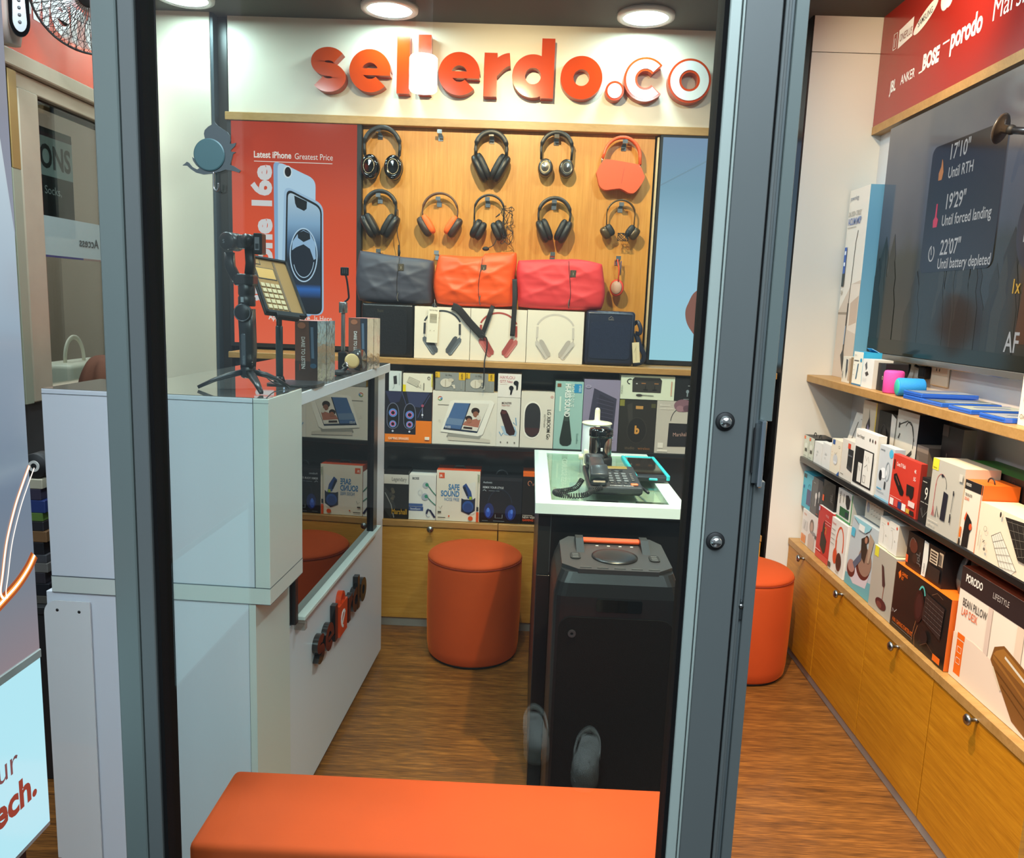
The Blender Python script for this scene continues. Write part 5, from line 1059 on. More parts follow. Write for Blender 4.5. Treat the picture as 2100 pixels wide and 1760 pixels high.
# second row on the black side shelf
R(3.30, 3.19, Z, 1.165, '#d9d6cf', [('p', [(.3, .2), (.4, .85), (.46, .85), (.4, .2)], '#6d6b66'), ('r', .55, .9, .9, .915, '#a9a69e')], 'white leaning stand box behind the white cube boxes', x=1.318, d=.03, tilt=R_(14))
R(3.10, 2.975, Z, 1.232, '#cdbfa9', [('r', .94, 0, 1, 1, '#e2c43a'), ('p', [(.45, .92), (.5, .80), (.34, .70), (.26, .52), (.44, .56), (.62, .70)], '#38343a'), ('p', [(.30, .50), (.46, .72), (.58, .66), (.50, .30), (.36, .28)], '#8a80a0'), ('e', .70, .50, .14, .12, '#2e2a30')], 'beige phone mount box with a yellow edge, second row of the side shelf', x=1.318, d=.09, near='#b9a48c', top='#6f655c')
R(2.955, 2.812, Z, 1.21, '#191919', [('p', [(.72, 1), (1, .95), (.98, .55), (.88, .35), (.92, .1), (.70, 0), (.68, .35), (.76, .6)], '#ddd8cf'), ('o', .35, .62, .22, .22, .01, '#3c3a3a', (60, 200)), ('r', .0, .16, .12, .36, '#dd5526'), ('t', 'JBL', .64, .30, .24, '#4a4846', {'rot': PI/2, 'bold': .02}), ('e', .42, .6, .16, .2, '#2a2828')], 'black earphone box with a wavy white flank on the side shelf', x=1.318, near='#c2bcb0')
R(2.808, 2.65, Z, 1.233, '#d3cfc4', [('o', .60, .66, .26, .24, .012, '#2b2926', (-10, 130)), ('l', [(.16, .84), (.5, .9), (.72, .86), (.88, .70)], .012, '#2b2926'), ('l', [(.14, .68), (.2, .74)], .02, '#2b2926'), ('r', .11, .80, .16, .86, '#2b2926'), ('p', [(.50, .48), (.82, .60), (.84, .56), (.54, .44)], '#3b3836'), ('p', [(.52, .10), (.78, .40), (.82, .36), (.58, .06)], '#3b3836'), ('l', [(.50, .46), (.34, .34), (.28, .12)], .010, '#2b2926'), ('e', .45, .28, .12, .12, '#dfd6c2')], 'white neckband earphone box with thin black wires', x=1.318, d=.10, near='#23262e', top='#a99f92')
R(2.645, 2.565, Z, 1.135, '#6a5d52', [('r', 0, .9, 1, 1, '#87796c'), ('p', [(.1, .1), (.3, .2), (.28, .8), (.12, .85)], '#7a6c60'), ('r', .3, .3, .8, .7, '#4d4440'), ('r', .1, .06, .7, .22, '#4a2c30')], 'brown clear film wrapped box between the red box and the jump starter', x=1.318, d=.09, top='#7d7064')
R(2.56, 2.435, Z, 1.218, '#1d1a19', [('r', 0, .88, .3, 1, '#4a423c'), ('l', [(.12, .6), (.3, .52), (.32, .7)], .02, '#5d5148'), ('r', .1, .1, .6, .14, '#4b3f38')], 'dark brown box behind the jump starter with a grey flank', x=1.352, d=.04, near='#77726c')
R(2.42, 1.95, Z, 1.128, '#14110f', [('t', 'VERTUX', .40, .30, .16, '#3a2426', {'rot': PI/2}), ('t', 'GAMING', .56, .30, .16, '#3a2426', {'rot': PI/2})] + [('r', .66+.01*k, .2+.09*k, .9, .23+.09*k, '#43262a') for k in range(5)] + [('l', [(.9, .3), (.98, .6), (1, .4)], .03, '#2c5a34')], 'large black box with a green lid at the back of the side shelf', x=1.354, d=.10, top='#3a7a30')

# cabinet top row
Z = .5315
R(3.50, 3.30, Z, .688, '#dcd8d2', [('t', 'MASSAGER', .08, .84, .07, '#d88a6a', {'sx': .6}), ('r', .08, .42, .36, .70, '#c9c6c2'), ('l', [(.18, .45), (.22, .66)], .02, '#6d6a68'), ('e', .62, .66, .12, .20, '#6a5a50'), ('e', .63, .64, .09, .15, '#b09484'), ('p', [(.48, .0), (.46, .36), (.58, .46), (.72, .46), (.84, .34), (.84, .0)], '#c0ada2'), ('r', .62, .46, .86, .54, '#8f8a8a')] + [('r', .04+.1*k, .04, .12+.1*k, .28, '#e08a50') for k in range(3)] + [('r', .86, .4, .98, .5, '#55524f')], 'white neck massager box with a person printed on it, by the white pier', GK, x=1.268, d=.10)
R(3.298, 3.136, Z, .755, '#bf2f2c', [('p', [(.30, .52), (.44, .56), (.70, .42), (.66, .20), (.56, .14), (.28, .26)], '#1d1816'), ('p', [(.40, .72), (.46, .78), (.52, .62), (.48, .50), (.36, .54)], '#2a201c'), ('l', [(.52, .64), (.60, .66), (.62, .54)], .03, '#c98a2c'), ('r', .02, .0, .98, .12, '#c94842'), ('t', 'PORTABLE', .52, .86, .05, '#e6b0a8', {'sx': .6}), ('r', .52, .78, .9, .79, '#e6b0a8'), ('r', .52, .73, .9, .74, '#e6b0a8'), ('t', 'soundbar', .10, .44, .05, '#e09a92', {'rot': PI/2}), ('r', .02, .9, .1, .98, '#c9b4d0'), ('r', .04, .15, .4, .17, '#e8c2ba')], 'red box with a black portable gadget on the side cabinet', GK, x=1.262, d=.10, top='#d9d2cc')
R(3.134, 2.975, Z, .748, '#dfdad2', [('o', .62, .58, .25, .34, .04, '#d2502a', (-20, 180)), ('p', [(.36, .62), (.44, .62), (.46, .3), (.38, .3)], '#d2502a'), ('e', .40, .32, .13, .15, '#cf4c28'), ('e', .66, .26, .17, .17, '#4a2a26'), ('e', .66, .27, .13, .13, '#38201e'), ('t', 'Bluetooth', .06, .88, .06, '#c0443c', {'sx': .7})] + [('r', .06, .78-.09*k, .3, .79-.09*k, '#77726a') for k in range(4)] + [('r', .02, .04, .2, .14, '#4a4642'), ('t', 'N65BT', .55, .05, .05, '#55524e', {})], 'white box printed with orange over-ear headphones', GK, x=1.256, d=.11)
R(2.965, 2.735, Z, .800, '#b4bcc0', [('p', [(0, 0), (1, 0), (1, .26), (0, .16)], '#5da0a8'), ('p', [(.12, .16), (.34, .08), (.80, .14), (.88, .34), (.62, .44), (.2, .36)], '#c9bcc2'), ('e', .62, .40, .26, .18, '#4f1f1e'), ('e', .66, .48, .25, .20, '#8f7060'), ('e', .20, .26, .16, .12, '#55201f'), ('e', .20, .30, .14, .09, '#a87a70'), ('p', [(.44, .76), (.58, .82), (.70, .66), (.66, .46), (.50, .52)], '#22201f'), ('p', [(.24, .36), (.50, .58), (.54, .48), (.34, .30)], '#4c5a6e'), ('e', .64, .80, .07, .05, '#3a2620'), ('e', .62, .78, .05, .045, '#a8745e'), ('p', [(.72, .9), (.9, .84), (.82, .5), (.76, .5)], '#a58c78'), ('r', .04, .72, .18, .84, '#4fb0cc'), ('p', [(.05, 1), (.55, .86), (.70, .93), (.75, 1)], '#8cc0cc'), ('r', .30, .86, .52, .95, '#e2e2de')], 'teal and white foot massager pack with a person lounging on it', GK, x=1.258, d=.10, near='#3f7a80', tilt=R_(2))
R(2.730, 2.556, Z, .757, '#aca597', [('r', .06, .84, .24, 1, '#dcd03a'), ('p', [(.42, .78), (.52, .76), (.66, .50), (.62, .44), (.54, .46)], '#3a2a2c'), ('l', [(.62, .46), (.60, .24)], .014, '#8a4030'), ('e', .56, .17, .24, .085, '#4a2226'), ('e', .50, .145, .12, .05, '#6d3a34')], 'grey desk lamp box with a yellow corner tag', GK, x=1.252, d=.10, top='#d9cfa8')
GKA = [('p', [(.06, .86), (.10, .92), (.12, .84), (.09, .78)], '#e8681a'), ('t', 'GAMING', .13, .86, .06, '#e8681a', {'sx': .7, 'bold': .02}), ('t', 'KIT', .13, .79, .06, '#e8681a', {'sx': .7, 'bold': .02}), ('t', '4 IN 1 GAMING STARTER KIT', .05, .10, .075, '#e8681a', {'sx': .6, 'bold': .005}), ('r', .05, .07, .45, .075, '#8c8480'), ('o', .53, .70, .07, .22, .03, '#4fb0a4', (30, 160)), ('e', .50, .60, .085, .24, '#2a1414'), ('e', .50, .60, .06, .18, '#3a1c1c'), ('p', [(.60, .86), (.92, .82), (.90, .36), (.58, .46)], '#2a2322')] + [('l', [(.61, .80-.065*k), (.91, .76-.065*k)], .01, '#5d4f4a') for k in range(6)] + [('l', [(.63+.05*k, .84), (.61+.05*k, .46)], .006, '#1d1817') for k in range(6)] + [('e', .66, .24, .06, .10, '#1c1718'), ('l', [(.5, .38), (.47, .2), (.46, .06)], .008, '#a8683c'), ('l', [(.54, .34), (.5, .16), (.52, .02)], .008, '#a8683c'), ('l', [(.62, .1), (.72, .2), (.86, .12)], .006, '#6d4a34'), ('r', .84, .05, .96, .14, '#e8681a'), ('l', [(.06, .24), (.06, .3), (.10, .26), (.14, .32)], .008, '#c9c2bb'), ('l', [(.72, .9), (.80, .97), (.9, .94)], .006, '#7d5a40')]
R(2.552, 2.200, Z, .752, '#1a1514', GKA, 'black gaming kit box with an orange lid and flank', GK, x=1.250, d=.15, top='#e8701a', near='#dd641a', side='#e8701a')
LD = [('r', 0, .80, 1, 1, '#2a2021'), ('t', 'PORODO', .05, .885, .075, '#ece2d6', {'bold': .03, 'sx': .72}), ('t', 'LIFESTYLE', .32, .885, .058, '#b5a8a0', {'sx': .82}), ('t', 'BEAN PILLOW', .05, .67, .080, '#2c2624', {'sx': .66}), ('t', 'LAP DESK', .05, .585, .080, '#e0602a', {'sx': .66}), ('r', .30, .40, .34, .80, '#d9bfae'), ('r', .56, .4, .62, .8, '#e0c6ae'), ('p', [(0, 0), (1, 0), (1, .30), (.2, .42), (0, .40)], '#e6cdb8'),
  ('r', .045, .05, .115, .36, '#e8681a'), ('r', .045, .37, .12, .42, '#e8681a'), ('l', [(.06, .30), (.10, .30), (.10, .25), (.06, .25), (.06, .30)], .006, '#f3d8c0'), ('l', [(.06, .2), (.10, .2), (.10, .15), (.06, .15), (.06, .2)], .006, '#f3d8c0'),
  ('p', [(.40, .52), (.48, .58), (.96, .40), (1, .30), (1, .0), (.74, .02), (.62, .06), (.38, .40)], '#7d4f24'), ('p', [(.42, .50), (.48, .555), (.99, .35), (1, .28), (.40, .46)], '#a06a2e'), ('p', [(.40, .42), (.62, .32), (.98, .12), (.98, .16), (.40, .455)], '#95622c'), ('l', [(.50, .50), (.95, .31)], .022, '#d9cdbb'), ('l', [(.41, .36), (.50, .22)], .018, '#d9c4a6'), ('l', [(.44, .35), (.9, .14)], .008, '#5d3a18'), ('l', [(.5, .27), (.86, .08)], .006, '#5d3a18')]
R(2.192, 1.70, Z, .862, '#ecdac6', LD, 'large white lap desk box with a wooden board picture, closest to the doorway', GK, x=1.262, d=.12, top='#8c3a22')
# upper layer on the cabinet row
R(3.545, 3.420, .689, .850, '#45a9c0', [('r', .06, .84, .34, .95, '#1c3a44'), ('r', .48, .12, .88, .56, '#4a4f74'), ('o', .68, .62, .12, .10, .014, '#1f6f88', (0, 180)), ('l', [(.1, .3), (.12, .5)], .012, '#237a94'), ('e', .14, .58, .05, .05, '#3a4a8a'), ('r', .94, 0, 1, .9, '#7a3a2c')], 'bright turquoise box with a blue flask picture above the massager box', GK, x=1.272, d=.08, near='#2b5a5c')
R(3.418, 3.302, .689, .852, '#5a5b5c', [('r', .55, .0, 1, 1, '#33333a'), ('e', .44, .52, .10, .09, '#dcdad6'), ('p', [(.42, .52), (.50, .52), (.46, .24), (.40, .24)], '#dcdad6'), ('e', .74, .60, .09, .09, '#b5b4b2'), ('p', [(.74, .58), (.8, .58), (.77, .38), (.73, .38)], '#b5b4b2'), ('r', .1, .84, .3, .86, '#9a9a98'), ('r', .6, .06, .8, .075, '#d06a3c')], 'grey earbud box with white earbuds above the massager box', GK, x=1.270, d=.08, top='#55565a')
R(3.296, 3.165, .757, .868, '#171617', [('o', .34, .62, .22, .28, .016, '#3c3a3a', (60, 220)), ('r', .0, .16, .14, .4, '#dd5526'), ('t', 'JBL', .86, .24, .26, '#55524e', {'rot': PI/2, 'bold': .03})], 'black earphone box with an orange tag on the red box', GK, x=1.270, d=.08, top='#2c2a2a')
R(3.132, 2.985, .750, .870, '#d6d6cf', [('r', .95, 0, 1, 1, '#2f8a4a'), ('r', 0, 0, 1, .06, '#2f8a4a'), ('r', .22, .12, .85, .42, '#1f5a34'), ('r', .60, .16, .82, .34, '#20323a'), ('p', [(.55, .88), (.72, .92), (.86, .80), (.84, .50), (.70, .44), (.58, .6)], '#232526'), ('t', 'WATCH', .16, .92, .10, '#3a3c3a', {'rot': -PI/2, 'bold': .02}), ('r', .4, .6, .43, .9, '#8f928c')], 'white smart watch box with green edges, on the orange headphone box', GK, x=1.268, d=.09, near='#b8bab4')
R(2.925, 2.775, .803, .882, '#d6cfbf', [('e', .16, .56, .08, .26, '#9aa0a8')] + [('l', [(.34+.15*(k % 4), .30+.24*(k//4)), (.42+.15*(k % 4), .36+.24*(k//4))], .02, '#8a857a') for k in range(12)], 'cream box lying on the teal foot massager pack', GK, x=1.292, d=.06, near='#9aa6a8')
cc = [('l', [(.2, .7), (.35, .74), (.5, .5), (.5, .15)], .012, '#a9a59c'), ('e', .82, .88, .07, .05, '#d8452a'), ('r', .2, .8, .6, .81, '#9a968c'), ('e', .72, .45, .04, .03, '#b5b1a8')]
R(2.728, 2.652, .7585, .862, '#dfdbd2', cc, 'small white charger box on the desk lamp box, closest to the teal pack', GK, x=1.262, d=.07, near='#bdb4a4')
R(2.648, 2.577, .7585, .866, '#dfdbd2', cc, 'small white charger box on the desk lamp box, closest to the gaming kit', GK, x=1.258, d=.07, near='#bdb4a4')
R(2.520, 2.418, .753, .868, '#1b1516', [('e', .42, .66, .26, .2, '#5a2a20'), ('o', .36, .64, .2, .24, .014, '#77695f', (40, 200)), ('r', .0, .10, .16, .32, '#dd5526'), ('t', 'JBL', .90, .2, .26, '#5a5450', {'rot': PI/2, 'bold': .03}), ('e', .6, .34, .16, .14, '#33201c')], 'black and orange earphone box standing on the gaming kit box', GK, x=1.262, d=.08)
R(2.414, 2.290, .753, .868, '#171516', [('p', [(0, 0), (.20, .02), (.26, .5), (.22, .98), (0, 1)], '#e3ded4'), ('r', .34, .52, .72, .88, '#d6bfa2'), ('r', .78, .55, .97, .92, '#c9b094')] + [('r', .38, .56+.08*k, .68, .60+.08*k, '#3a2f28') for k in range(4)] + [('r', .80+.03*k, .58, .815+.03*k, .88, '#3a2f28') for k in range(5)] + [('t', 'headset', .17, .1, .09, '#55504a', {'rot': PI/2}), ('r', .34, .08, .92, .46, '#26211f')], 'black box with a white flank and barcode stickers on the gaming kit box', GK, x=1.262, d=.08, name='product_box')
b = MB().tube(smooth_path([(1.32, 2.262, .88), (1.30, 2.258, .84), (1.29, 2.252, .79), (1.30, 2.25, .753)]), .014, mat('clear_strip_grey', '#5a5652', .2), 8, .002, (1, 0, 0)); b.build('plastic_strap', None, 'grey plastic strap curling on the gaming kit box beside the lap desk box', 'strap')

# wooden side shelf
Z = 1.2875
vac = R(3.545, 3.336, Z, 2.085, '#ddd3c6', [('p', [(0, 0), (1, 0), (1, .52), (.55, .50), (0, .36)], '#c6b3a2'), ('p', [(.5, .5), (1, .5), (1, .24), (.55, .26)], '#d8c9ba'), ('p', [(.60, .40), (.98, .44), (.98, .30), (.62, .28)], '#bda490'), ('r', 0, .34, .5, .352, '#8f7d6c'), ('l', [(.62, .78), (.56, .72), (.50, .38)], .006, '#3a3836'), ('p', [(.47, .40), (.53, .40), (.50, .14), (.44, .14)], '#33302e'), ('p', [(.455, .28), (.50, .28), (.49, .18), (.45, .18)], '#7f93a8'), ('p', [(.36, .12), (.48, .16), (.55, .10), (.52, .03)], '#26282c'), ('t', 'powerology', .08, .945, .026, '#4a5a78', {'sx': .8}), ('t', 'DUAL DESIGN - CORDLESS', .06, .86, .030, '#7d776e', {'sx': .42, 'bold': .0}), ('t', 'VACUUM & MOP', .06, .815, .042, '#4a6aa6', {'sx': .5, 'bold': .02}), ('r', .06, .80, .5, .803, '#8f8a80'), ('r', .04, .56, .16, .70, '#2f5aa6'), ('r', .04, .49, .16, .56, '#1f3034'), ('r', .06, .66, .14, .68, '#dfe6f0'), ('r', .06, .60, .14, .62, '#dfe6f0'), ('r', .05, .45, .12, .47, '#b5aca0')], 'tall beige and blue vacuum mop box standing by the white pier', GW, x=1.352, d=.1, near='#6fa9c8', side='#6fa9c8', top='#6fa9c8', name='vacuum_box')
R(3.24, 3.158, Z, 1.392, '#cfc8b8', [('p', [(.42, .92), (.62, .88), (.66, .5), (.52, .15), (.44, .45)], '#2f3640'), ('t', 'reflex', .16, .14, .12, '#3a3630', {'rot': PI/2}), ('r', .78, .1, 1, .95, '#b59a80')], 'small beige shaver box on the wooden side shelf by the vacuum box', GW, x=1.275, d=.07, near='#8a7a64')
R(3.130, 3.040, Z, 1.418, '#e0dccd', [('r', 0, 0, 1, .045, '#2f6f96'), ('e', .82, .76, .10, .06, '#2f8fb4'), ('r', .1, .72, .6, .75, '#55524c'), ('p', [(.52, .64), (.62, .66), (.50, .20), (.40, .18)], '#2a5a78'), ('l', [(.12, .6), (.2, .6)], .01, '#7d7a72'), ('l', [(.12, .45), (.2, .45)], .01, '#7d7a72'), ('l', [(.12, .3), (.2, .3)], .01, '#7d7a72'), ('t', 'Joyroom', .1, .88, .06, '#8f8b80', {'sx': .7})], 'small white and blue pen box with a folded blue hanger tab', GW, x=1.272, d=.07, near='#2f9ac8', top='#2f9ac8',
  extra=lambda f, w, h, d, o: MB().prism(Fr(f.p(w*.1, h, -d*.9), f.u, f.n*.75+f.v*.45), [(0, 0), (w*.9, 0), (w*.7, .03), (w*.2, .03)], 0, .002, P('#2a86b8')).build('hanger_tab', o))
R(3.035, 2.935, Z, 1.396, '#d9d8d4', [('p', [(.22, .80), (.36, .92), (.44, .70), (.34, .60)], '#4a4c50'), ('p', [(.28, .52), (.5, .58), (.62, .48), (.40, .40)], '#3a3230')] + [('l', [(.1+.05*k, .2), (.14+.05*k, .34)], .006, '#a9a8a4') for k in range(8)], 'small white accessory box between the pen box and the black box', GW, x=1.270, d=.07, near='#c3c2be')
R(2.928, 2.862, Z, 1.388, '#171416', [('e', .72, .48, .09, .07, '#b9a48c'), ('e', .72, .48, .055, .045, '#171416')], 'small matt black box with a ring behind the pink speaker', GW, x=1.282, d=.08)
pk = thing('bluetooth_speaker', (1.292, 2.815, Z), 'pink cylindrical cloth speaker standing on the wooden side shelf', 'speaker', 'cloth speakers on the wooden side shelf')
PKM = mat('pink_cloth', '#d2459a', .75, bump=.2, scale=300, var=.08); BLC = mat('blue_cloth', '#1f86cc', .75, bump=.2, scale=300, var=.08)
b = MB().lathe((1.292, 2.815, Z), [(.031, 0), (.034, .004), (.034, .072), (.031, .078), (.027, .080), (0, .080)], PKM, n=36, sx=1, sy=.95); b.build('cloth_body', pk)
bl = thing('bluetooth_speaker', (1.30, 2.715, Z), 'blue cylindrical cloth speaker with a teal end lying on the wooden side shelf', 'speaker', 'cloth speakers on the wooden side shelf')
b = MB().lathe((1.262, 2.720, Z+.0315), [(.028, 0), (.031, .004), (.031, .082), (.028, .086)], BLC, (1, -.12, 0), 36); b.build('cloth_body', bl)
MB().lathe((1.2618, 2.7202, Z+.0315), [(.024, -.0015), (.026, 0), (.0275, .002)], mat('teal_rubber', '#2fb3a0', .6), (1, -.12, 0), 36).build('end_cap', bl)
PS = mat('game_case_blue', '#2a5fc0', .15, coat=.5, alpha=1)
def case(x, y, z, rot, cover, label):
    f = Fr((x, y, z), (math.cos(rot), math.sin(rot), 0), (-math.sin(rot), math.cos(rot), 0))
    b = MB().box(f, (0, 0, 0), (.185, .118, .0135), PS, .002, 2)
    b.box(f, (-.0003, .003, .006), (.184, .115, .0072), P('#16357d'))
    b.art(f.sub(.004, .004, .0135), .177, .110, [('r', 0, 0, 1, 1, cover), ('r', 0, .9, 1, 1, '#24408c'), ('e', .5, .45, .3, .25, '#6f7a8c'), ('r', .1, .1, .9, .2, '#c9ccd2')])
    return b.build('game_case', None, label, 'game case', 'blue game cases on the wooden side shelf')
case(1.256, 2.533, Z, .02, '#5a5a62', 'blue game case at the bottom of the two case stack beside the blue speaker')
case(1.257, 2.534, Z+.0145, .03, '#77808f', 'blue game case on top of the two case stack beside the blue speaker')
case(1.258, 2.408, Z, .03, '#5c625c', 'blue game case next to the two case stack on the side shelf')
case(1.258, 2.248, Z, .02, '#9a9f90', 'blue game case third along from the blue speaker')
case(1.258, 2.084, Z, .02, '#8c8f94', 'blue game case beside the cream headphone box, closest to the doorway')
R(2.075, 1.93, Z, 1.50, '#eadbc6', [('e', .40, .62, .34, .26, '#2a2c34'), ('o', .40, .62, .34, .30, .05, '#1d1e24', (20, 200)), ('e', .36, .34, .26, .14, '#20242c'), ('o', .36, .34, .20, .11, .016, '#4fa0c0'), ('t', 'Ghost 1', .06, .08, .07, '#6d6254', {})], 'cream headphone box standing on the wooden side shelf, cut off at the doorway', GW, x=1.285, d=.10)
# television
tv = thing('television', (1.42, 2.55, 1.395), 'large wall mounted television showing a drone flight timer screen', 'television')
f = FR(3.325, 1.402, 1.40)
TW, TH = 1.58, .895
MB().box(f, (-.004, -.006, -.045), (TW+.004, TH+.004, -.002), BLACKM, .003).build('casing', tv)
SCR = ramp_screen('tv_picture', [(.0, '#0c1a10'), (.10, '#10140f'), (.30, '#181a16'), (.42, '#24261f'), (.5, '#3a3d46'), (.62, '#454852'), (.82, '#5a5c62'), (1, '#74716c')], 2, .85, .16)
MB().box(f, (0, .012, -.002), (TW, TH, 0), SCR).build('screen', tv)
MB().box(f, (-.004, -.012, -.03), (TW+.004, .010, .003), mat('tv_lower_trim', '#8a8884', .25, metal=.8), .002).build('lower_trim', tv)
b = MB(); q = f.sub(0, 0, .0004)
rnd = random.Random(3)
for k in range(46):                        # trees of the picture
    x = rnd.uniform(.0, TW); hh = rnd.uniform(.30, .52) if (x < .5 or x > .9) else rnd.uniform(.24, .40); wv = rnd.uniform(.03, .08)
    pts = [(x-wv, .015), (x+wv, .015), (x+wv*.9, hh*.55), (x+wv*.5, hh*.7), (x+wv*.55, hh*.82), (x+.004, hh), (x-wv*.5, hh*.8), (x-wv*.4, hh*.7), (x-wv, hh*.5)]
    pts = [(max(0, min(TW, a)), c) for a, c in pts]
    b.add([q.p(a, c, .00003*k) for a, c in pts], [tuple(range(len(pts)))], lit(rnd.choice(['#181a16', '#20221a', '#24261e', '#151614', '#33332a']), .55))
b.quad(q.p(0, .012, .0015), q.p(TW, .012, .0015), q.p(TW, .05, .0015), q.p(0, .07, .0015), lit('#0e1d12', .5))
b.build('picture_trees', tv)
b = MB(); q = f.sub(0, 0, .0026)
pf = q.sub(.377, .315)
b.prism(pf, rrect(.455, .435, .03), -.0003, 0, lit('#1a1c28', .5))
LT = lit('#c9cac8', .55)
def tvt(t, x, y, s, m=LT, **k): b.text(q, t, x, y, s, m, 'l', k.get('bold', .01), k.get('sx', .72), .0006)
tvt("17'10\"", .505, .690, .072); tvt('Until RTH', .505, .628, .052)
tvt("19'29\"", .515, .525, .072); tvt('Until forced landing', .500, .470, .052)
tvt("22'07\"", .510, .372, .072); tvt('Until battery depleted', .505, .325, .050)
b.prism(q, [(.44, .63), (.462, .63), (.468, .655), (.458, .69), (.452, .70), (.45, .675), (.438, .655)], 0, .0006, lit('#c07a3a', .7))
b.prism(q, [(.44, .47), (.466, .47), (.470, .495), (.458, .505), (.456, .55), (.449, .55), (.447, .505), (.437, .495)], 0, .0006, lit('#c02a4a', .8))
b.ring(q, .452, .38, .02, .028, .016, .023, 0, .0006, LT, None, 100, 420); b.stroke(q, [(.447, .40), (.453, .375)], .004, 0, .0006, LT)
tvt('AF', .952, .065, .085); tvt('1x', .958, .235, .06, lit('#d0a02a', .8))
b.ring(q, 1.03, .42, .09, .125, .001, .001, 0, .0004, lit('#20283a', .6))
b.stroke(q, [(.98, .38), (.98, .44), (1.05, .44)], .006, 0, .0007, LT); b.stroke(q, [(.98, .47), (1.0, .50), (1.04, .47)], .006, 0, .0007, LT)
b.prism(q.sub(.995, .09), [(0, 0), (.2, .0), (.2, .45), (.03, .43)], 0, .0003, lit('#5a3420', .5))
b.build('picture_overlay', tv)
# phone mount with a round plate reaching in front of the screen
mt = thing('phone_mount', (1.345, 2.36, 2.02), 'black suction arm with a round disc in front of the television', 'phone mount')
MB().lathe((1.300, 2.365, 2.092), [(.0, .0), (.040, .001), (.042, .005), (.038, .008), (.012, .012), (.012, .03)], mat('mount_disc', '#4a413a', .35, metal=.3), (.55, -.75, -.28), 36).build('disc', mt)
b = MB().tube([(1.314, 2.345, 2.084), (1.335, 2.30, 2.072), (1.37, 2.20, 2.05)], .010, BLACK, 10); b.ell(W0, (1.318, 2.338, 2.083), (.014, .014, .014), BLACKM); b.build('arm', mt)
MB().lathe((1.37, 2.20, 2.05), [(.012, 0), (.026, .02), (.028, .028)], BLACKM, (1, -.1, 0), 24).build('suction_base', mt)
# socket, plug and cables under the television
so = MB().box(FR(2.875, 1.4585, 1.318), (0, 0, 0), (.115, .085, .009), mat('socket_cream', '#d9ceba', .35), .003)
for x in (.035, .055): so.box(FR(2.875, 1.4585, 1.318), (x, .052, .009), (x+.005, .062, .0095), BLACKM)
so.build('wall_socket', None, 'cream wall socket under the television', 'socket')
pg = thing('power_plug', (1.43, 2.90, 1.30), 'black power plug with hanging cables under the television', 'plug')
MB().box(FR(2.935, 1.449, 1.335), (0, 0, -.008), (.048, .045, .018), BLACKM, .005, 2).build('plug_body', pg)
for pts in ([(1.435, 2.90, 1.335), (1.428, 2.90, 1.31), (1.42, 2.905, 1.294), (1.41, 2.93, 1.291)], [(1.437, 2.915, 1.372), (1.44, 2.95, 1.375), (1.44, 2.975, 1.378), (1.445, 2.98, 1.38)], [(1.44, 3.02, 1.38), (1.435, 3.015, 1.35), (1.43, 3.03, 1.32), (1.42, 3.06, 1.305)]):
    MB().tube(smooth_path(pts), .0045, BLACKM, 8).build('cable', pg)
# ------------------------------------------------------------------ tall screens on the back wall
sc = thing('display_screen', (-1.13, 3.78, 1.30), 'tall red advertising screen showing two pale blue phones', 'screen')
f = FB(-1.418, 3.758, 1.318); w_, h_ = .583, 1.014
MB().box(f, (-.022, -.02, -.035), (w_+.022, h_+.004, -.002), BLACKM, .002).build('casing', sc)
SC1 = ramp_screen('ad_picture', [(0, '#f0603f'), (.35, '#ea4d22'), (.62, '#dc481f'), (.85, '#bb3a22'), (1, '#b3361f')], 2, 1.0)
MB().box(f, (0, 0, -.002), (w_, h_, 0), SC1).build('screen', sc)
b = MB(); q = f.sub(0, 0, .0006); L = lit('#f3e9e4', .9)
b.text(q, 'Latest iPhone', .105, .855, .040, L, 'l', .025, .80, .0005); b.text(q, 'Greatest Price', .295, .853, .038, L, 'l', .0, .80, .0005)
b.stroke(q, [(.105, .838), (.47, .838)], .003, 0, .0005, L)
b.text(q, 'iPhone 16e', .182, .20, .125, lit('#e9dfe4', .85), 'l', .045, 1.10, .0005, 0, PI/2)
b.text(q, 'Apple', .165, .115, .036, L, 'l', .025, .8, .0005); b.text(q, 'Intelligence', .235, .115, .036, L, 'l', .025, .8, .0005); b.text(q, 'Is Here', .385, .115, .036, L, 'l', .0, .8, .0005)
b.text(q, 'Supported', .21, .155, .026, lit('#a06ad0', .8), 'l', .0, .8, .0005)
b.build('lettering', sc)
b = MB()
def rp(pts, m, h): b.add([q.p(x, y, h) for x, y in pts], [tuple(range(len(pts)))], m)
def quadr(a, bb, c, d, r, n=6):           # rounded quadrilateral (ccw)
    P4 = [V((*z, 0)) for z in (a, bb, c, d)]; out = []
    for i in range(4):
        p, pr, nx = P4[i], P4[i-1], P4[(i+1) % 4]; e1 = (pr-p).normalized()*r; e2 = (nx-p).normalized()*r
        for k in range(n+1):
            t = k/n; o = (p+e1)*(1-t)**2+p*2*t*(1-t)+(p+e2)*t*t; out.append((o.x, o.y))
    return out
rp(quadr((.200, .155), (.375, .13), (.385, .77), (.195, .845), .03), lit('#8fb0d8', .9), .0004)
rp(quadr((.213, .165), (.385, .14), (.392, .765), (.215, .842), .035), lit('#b9d2ec', .95), .0006)
b.ring(q, .262, .795, .020, .028, .0001, .0001, 0, .0009, lit('#dfe8f2', .9), n=24); b.ring(q, .263, .795, .015, .022, .0001, .0001, 0, .0011, lit('#10141c', .6), n=24)
rp(quadr((.222, .15), (.430, .14), (.428, .655), (.246, .735), .04), lit('#a9c4e4', .9), .0013)
rp(quadr((.240, .15), (.422, .145), (.421, .645), (.256, .722), .036), lit('#0f1420', .6), .0015)
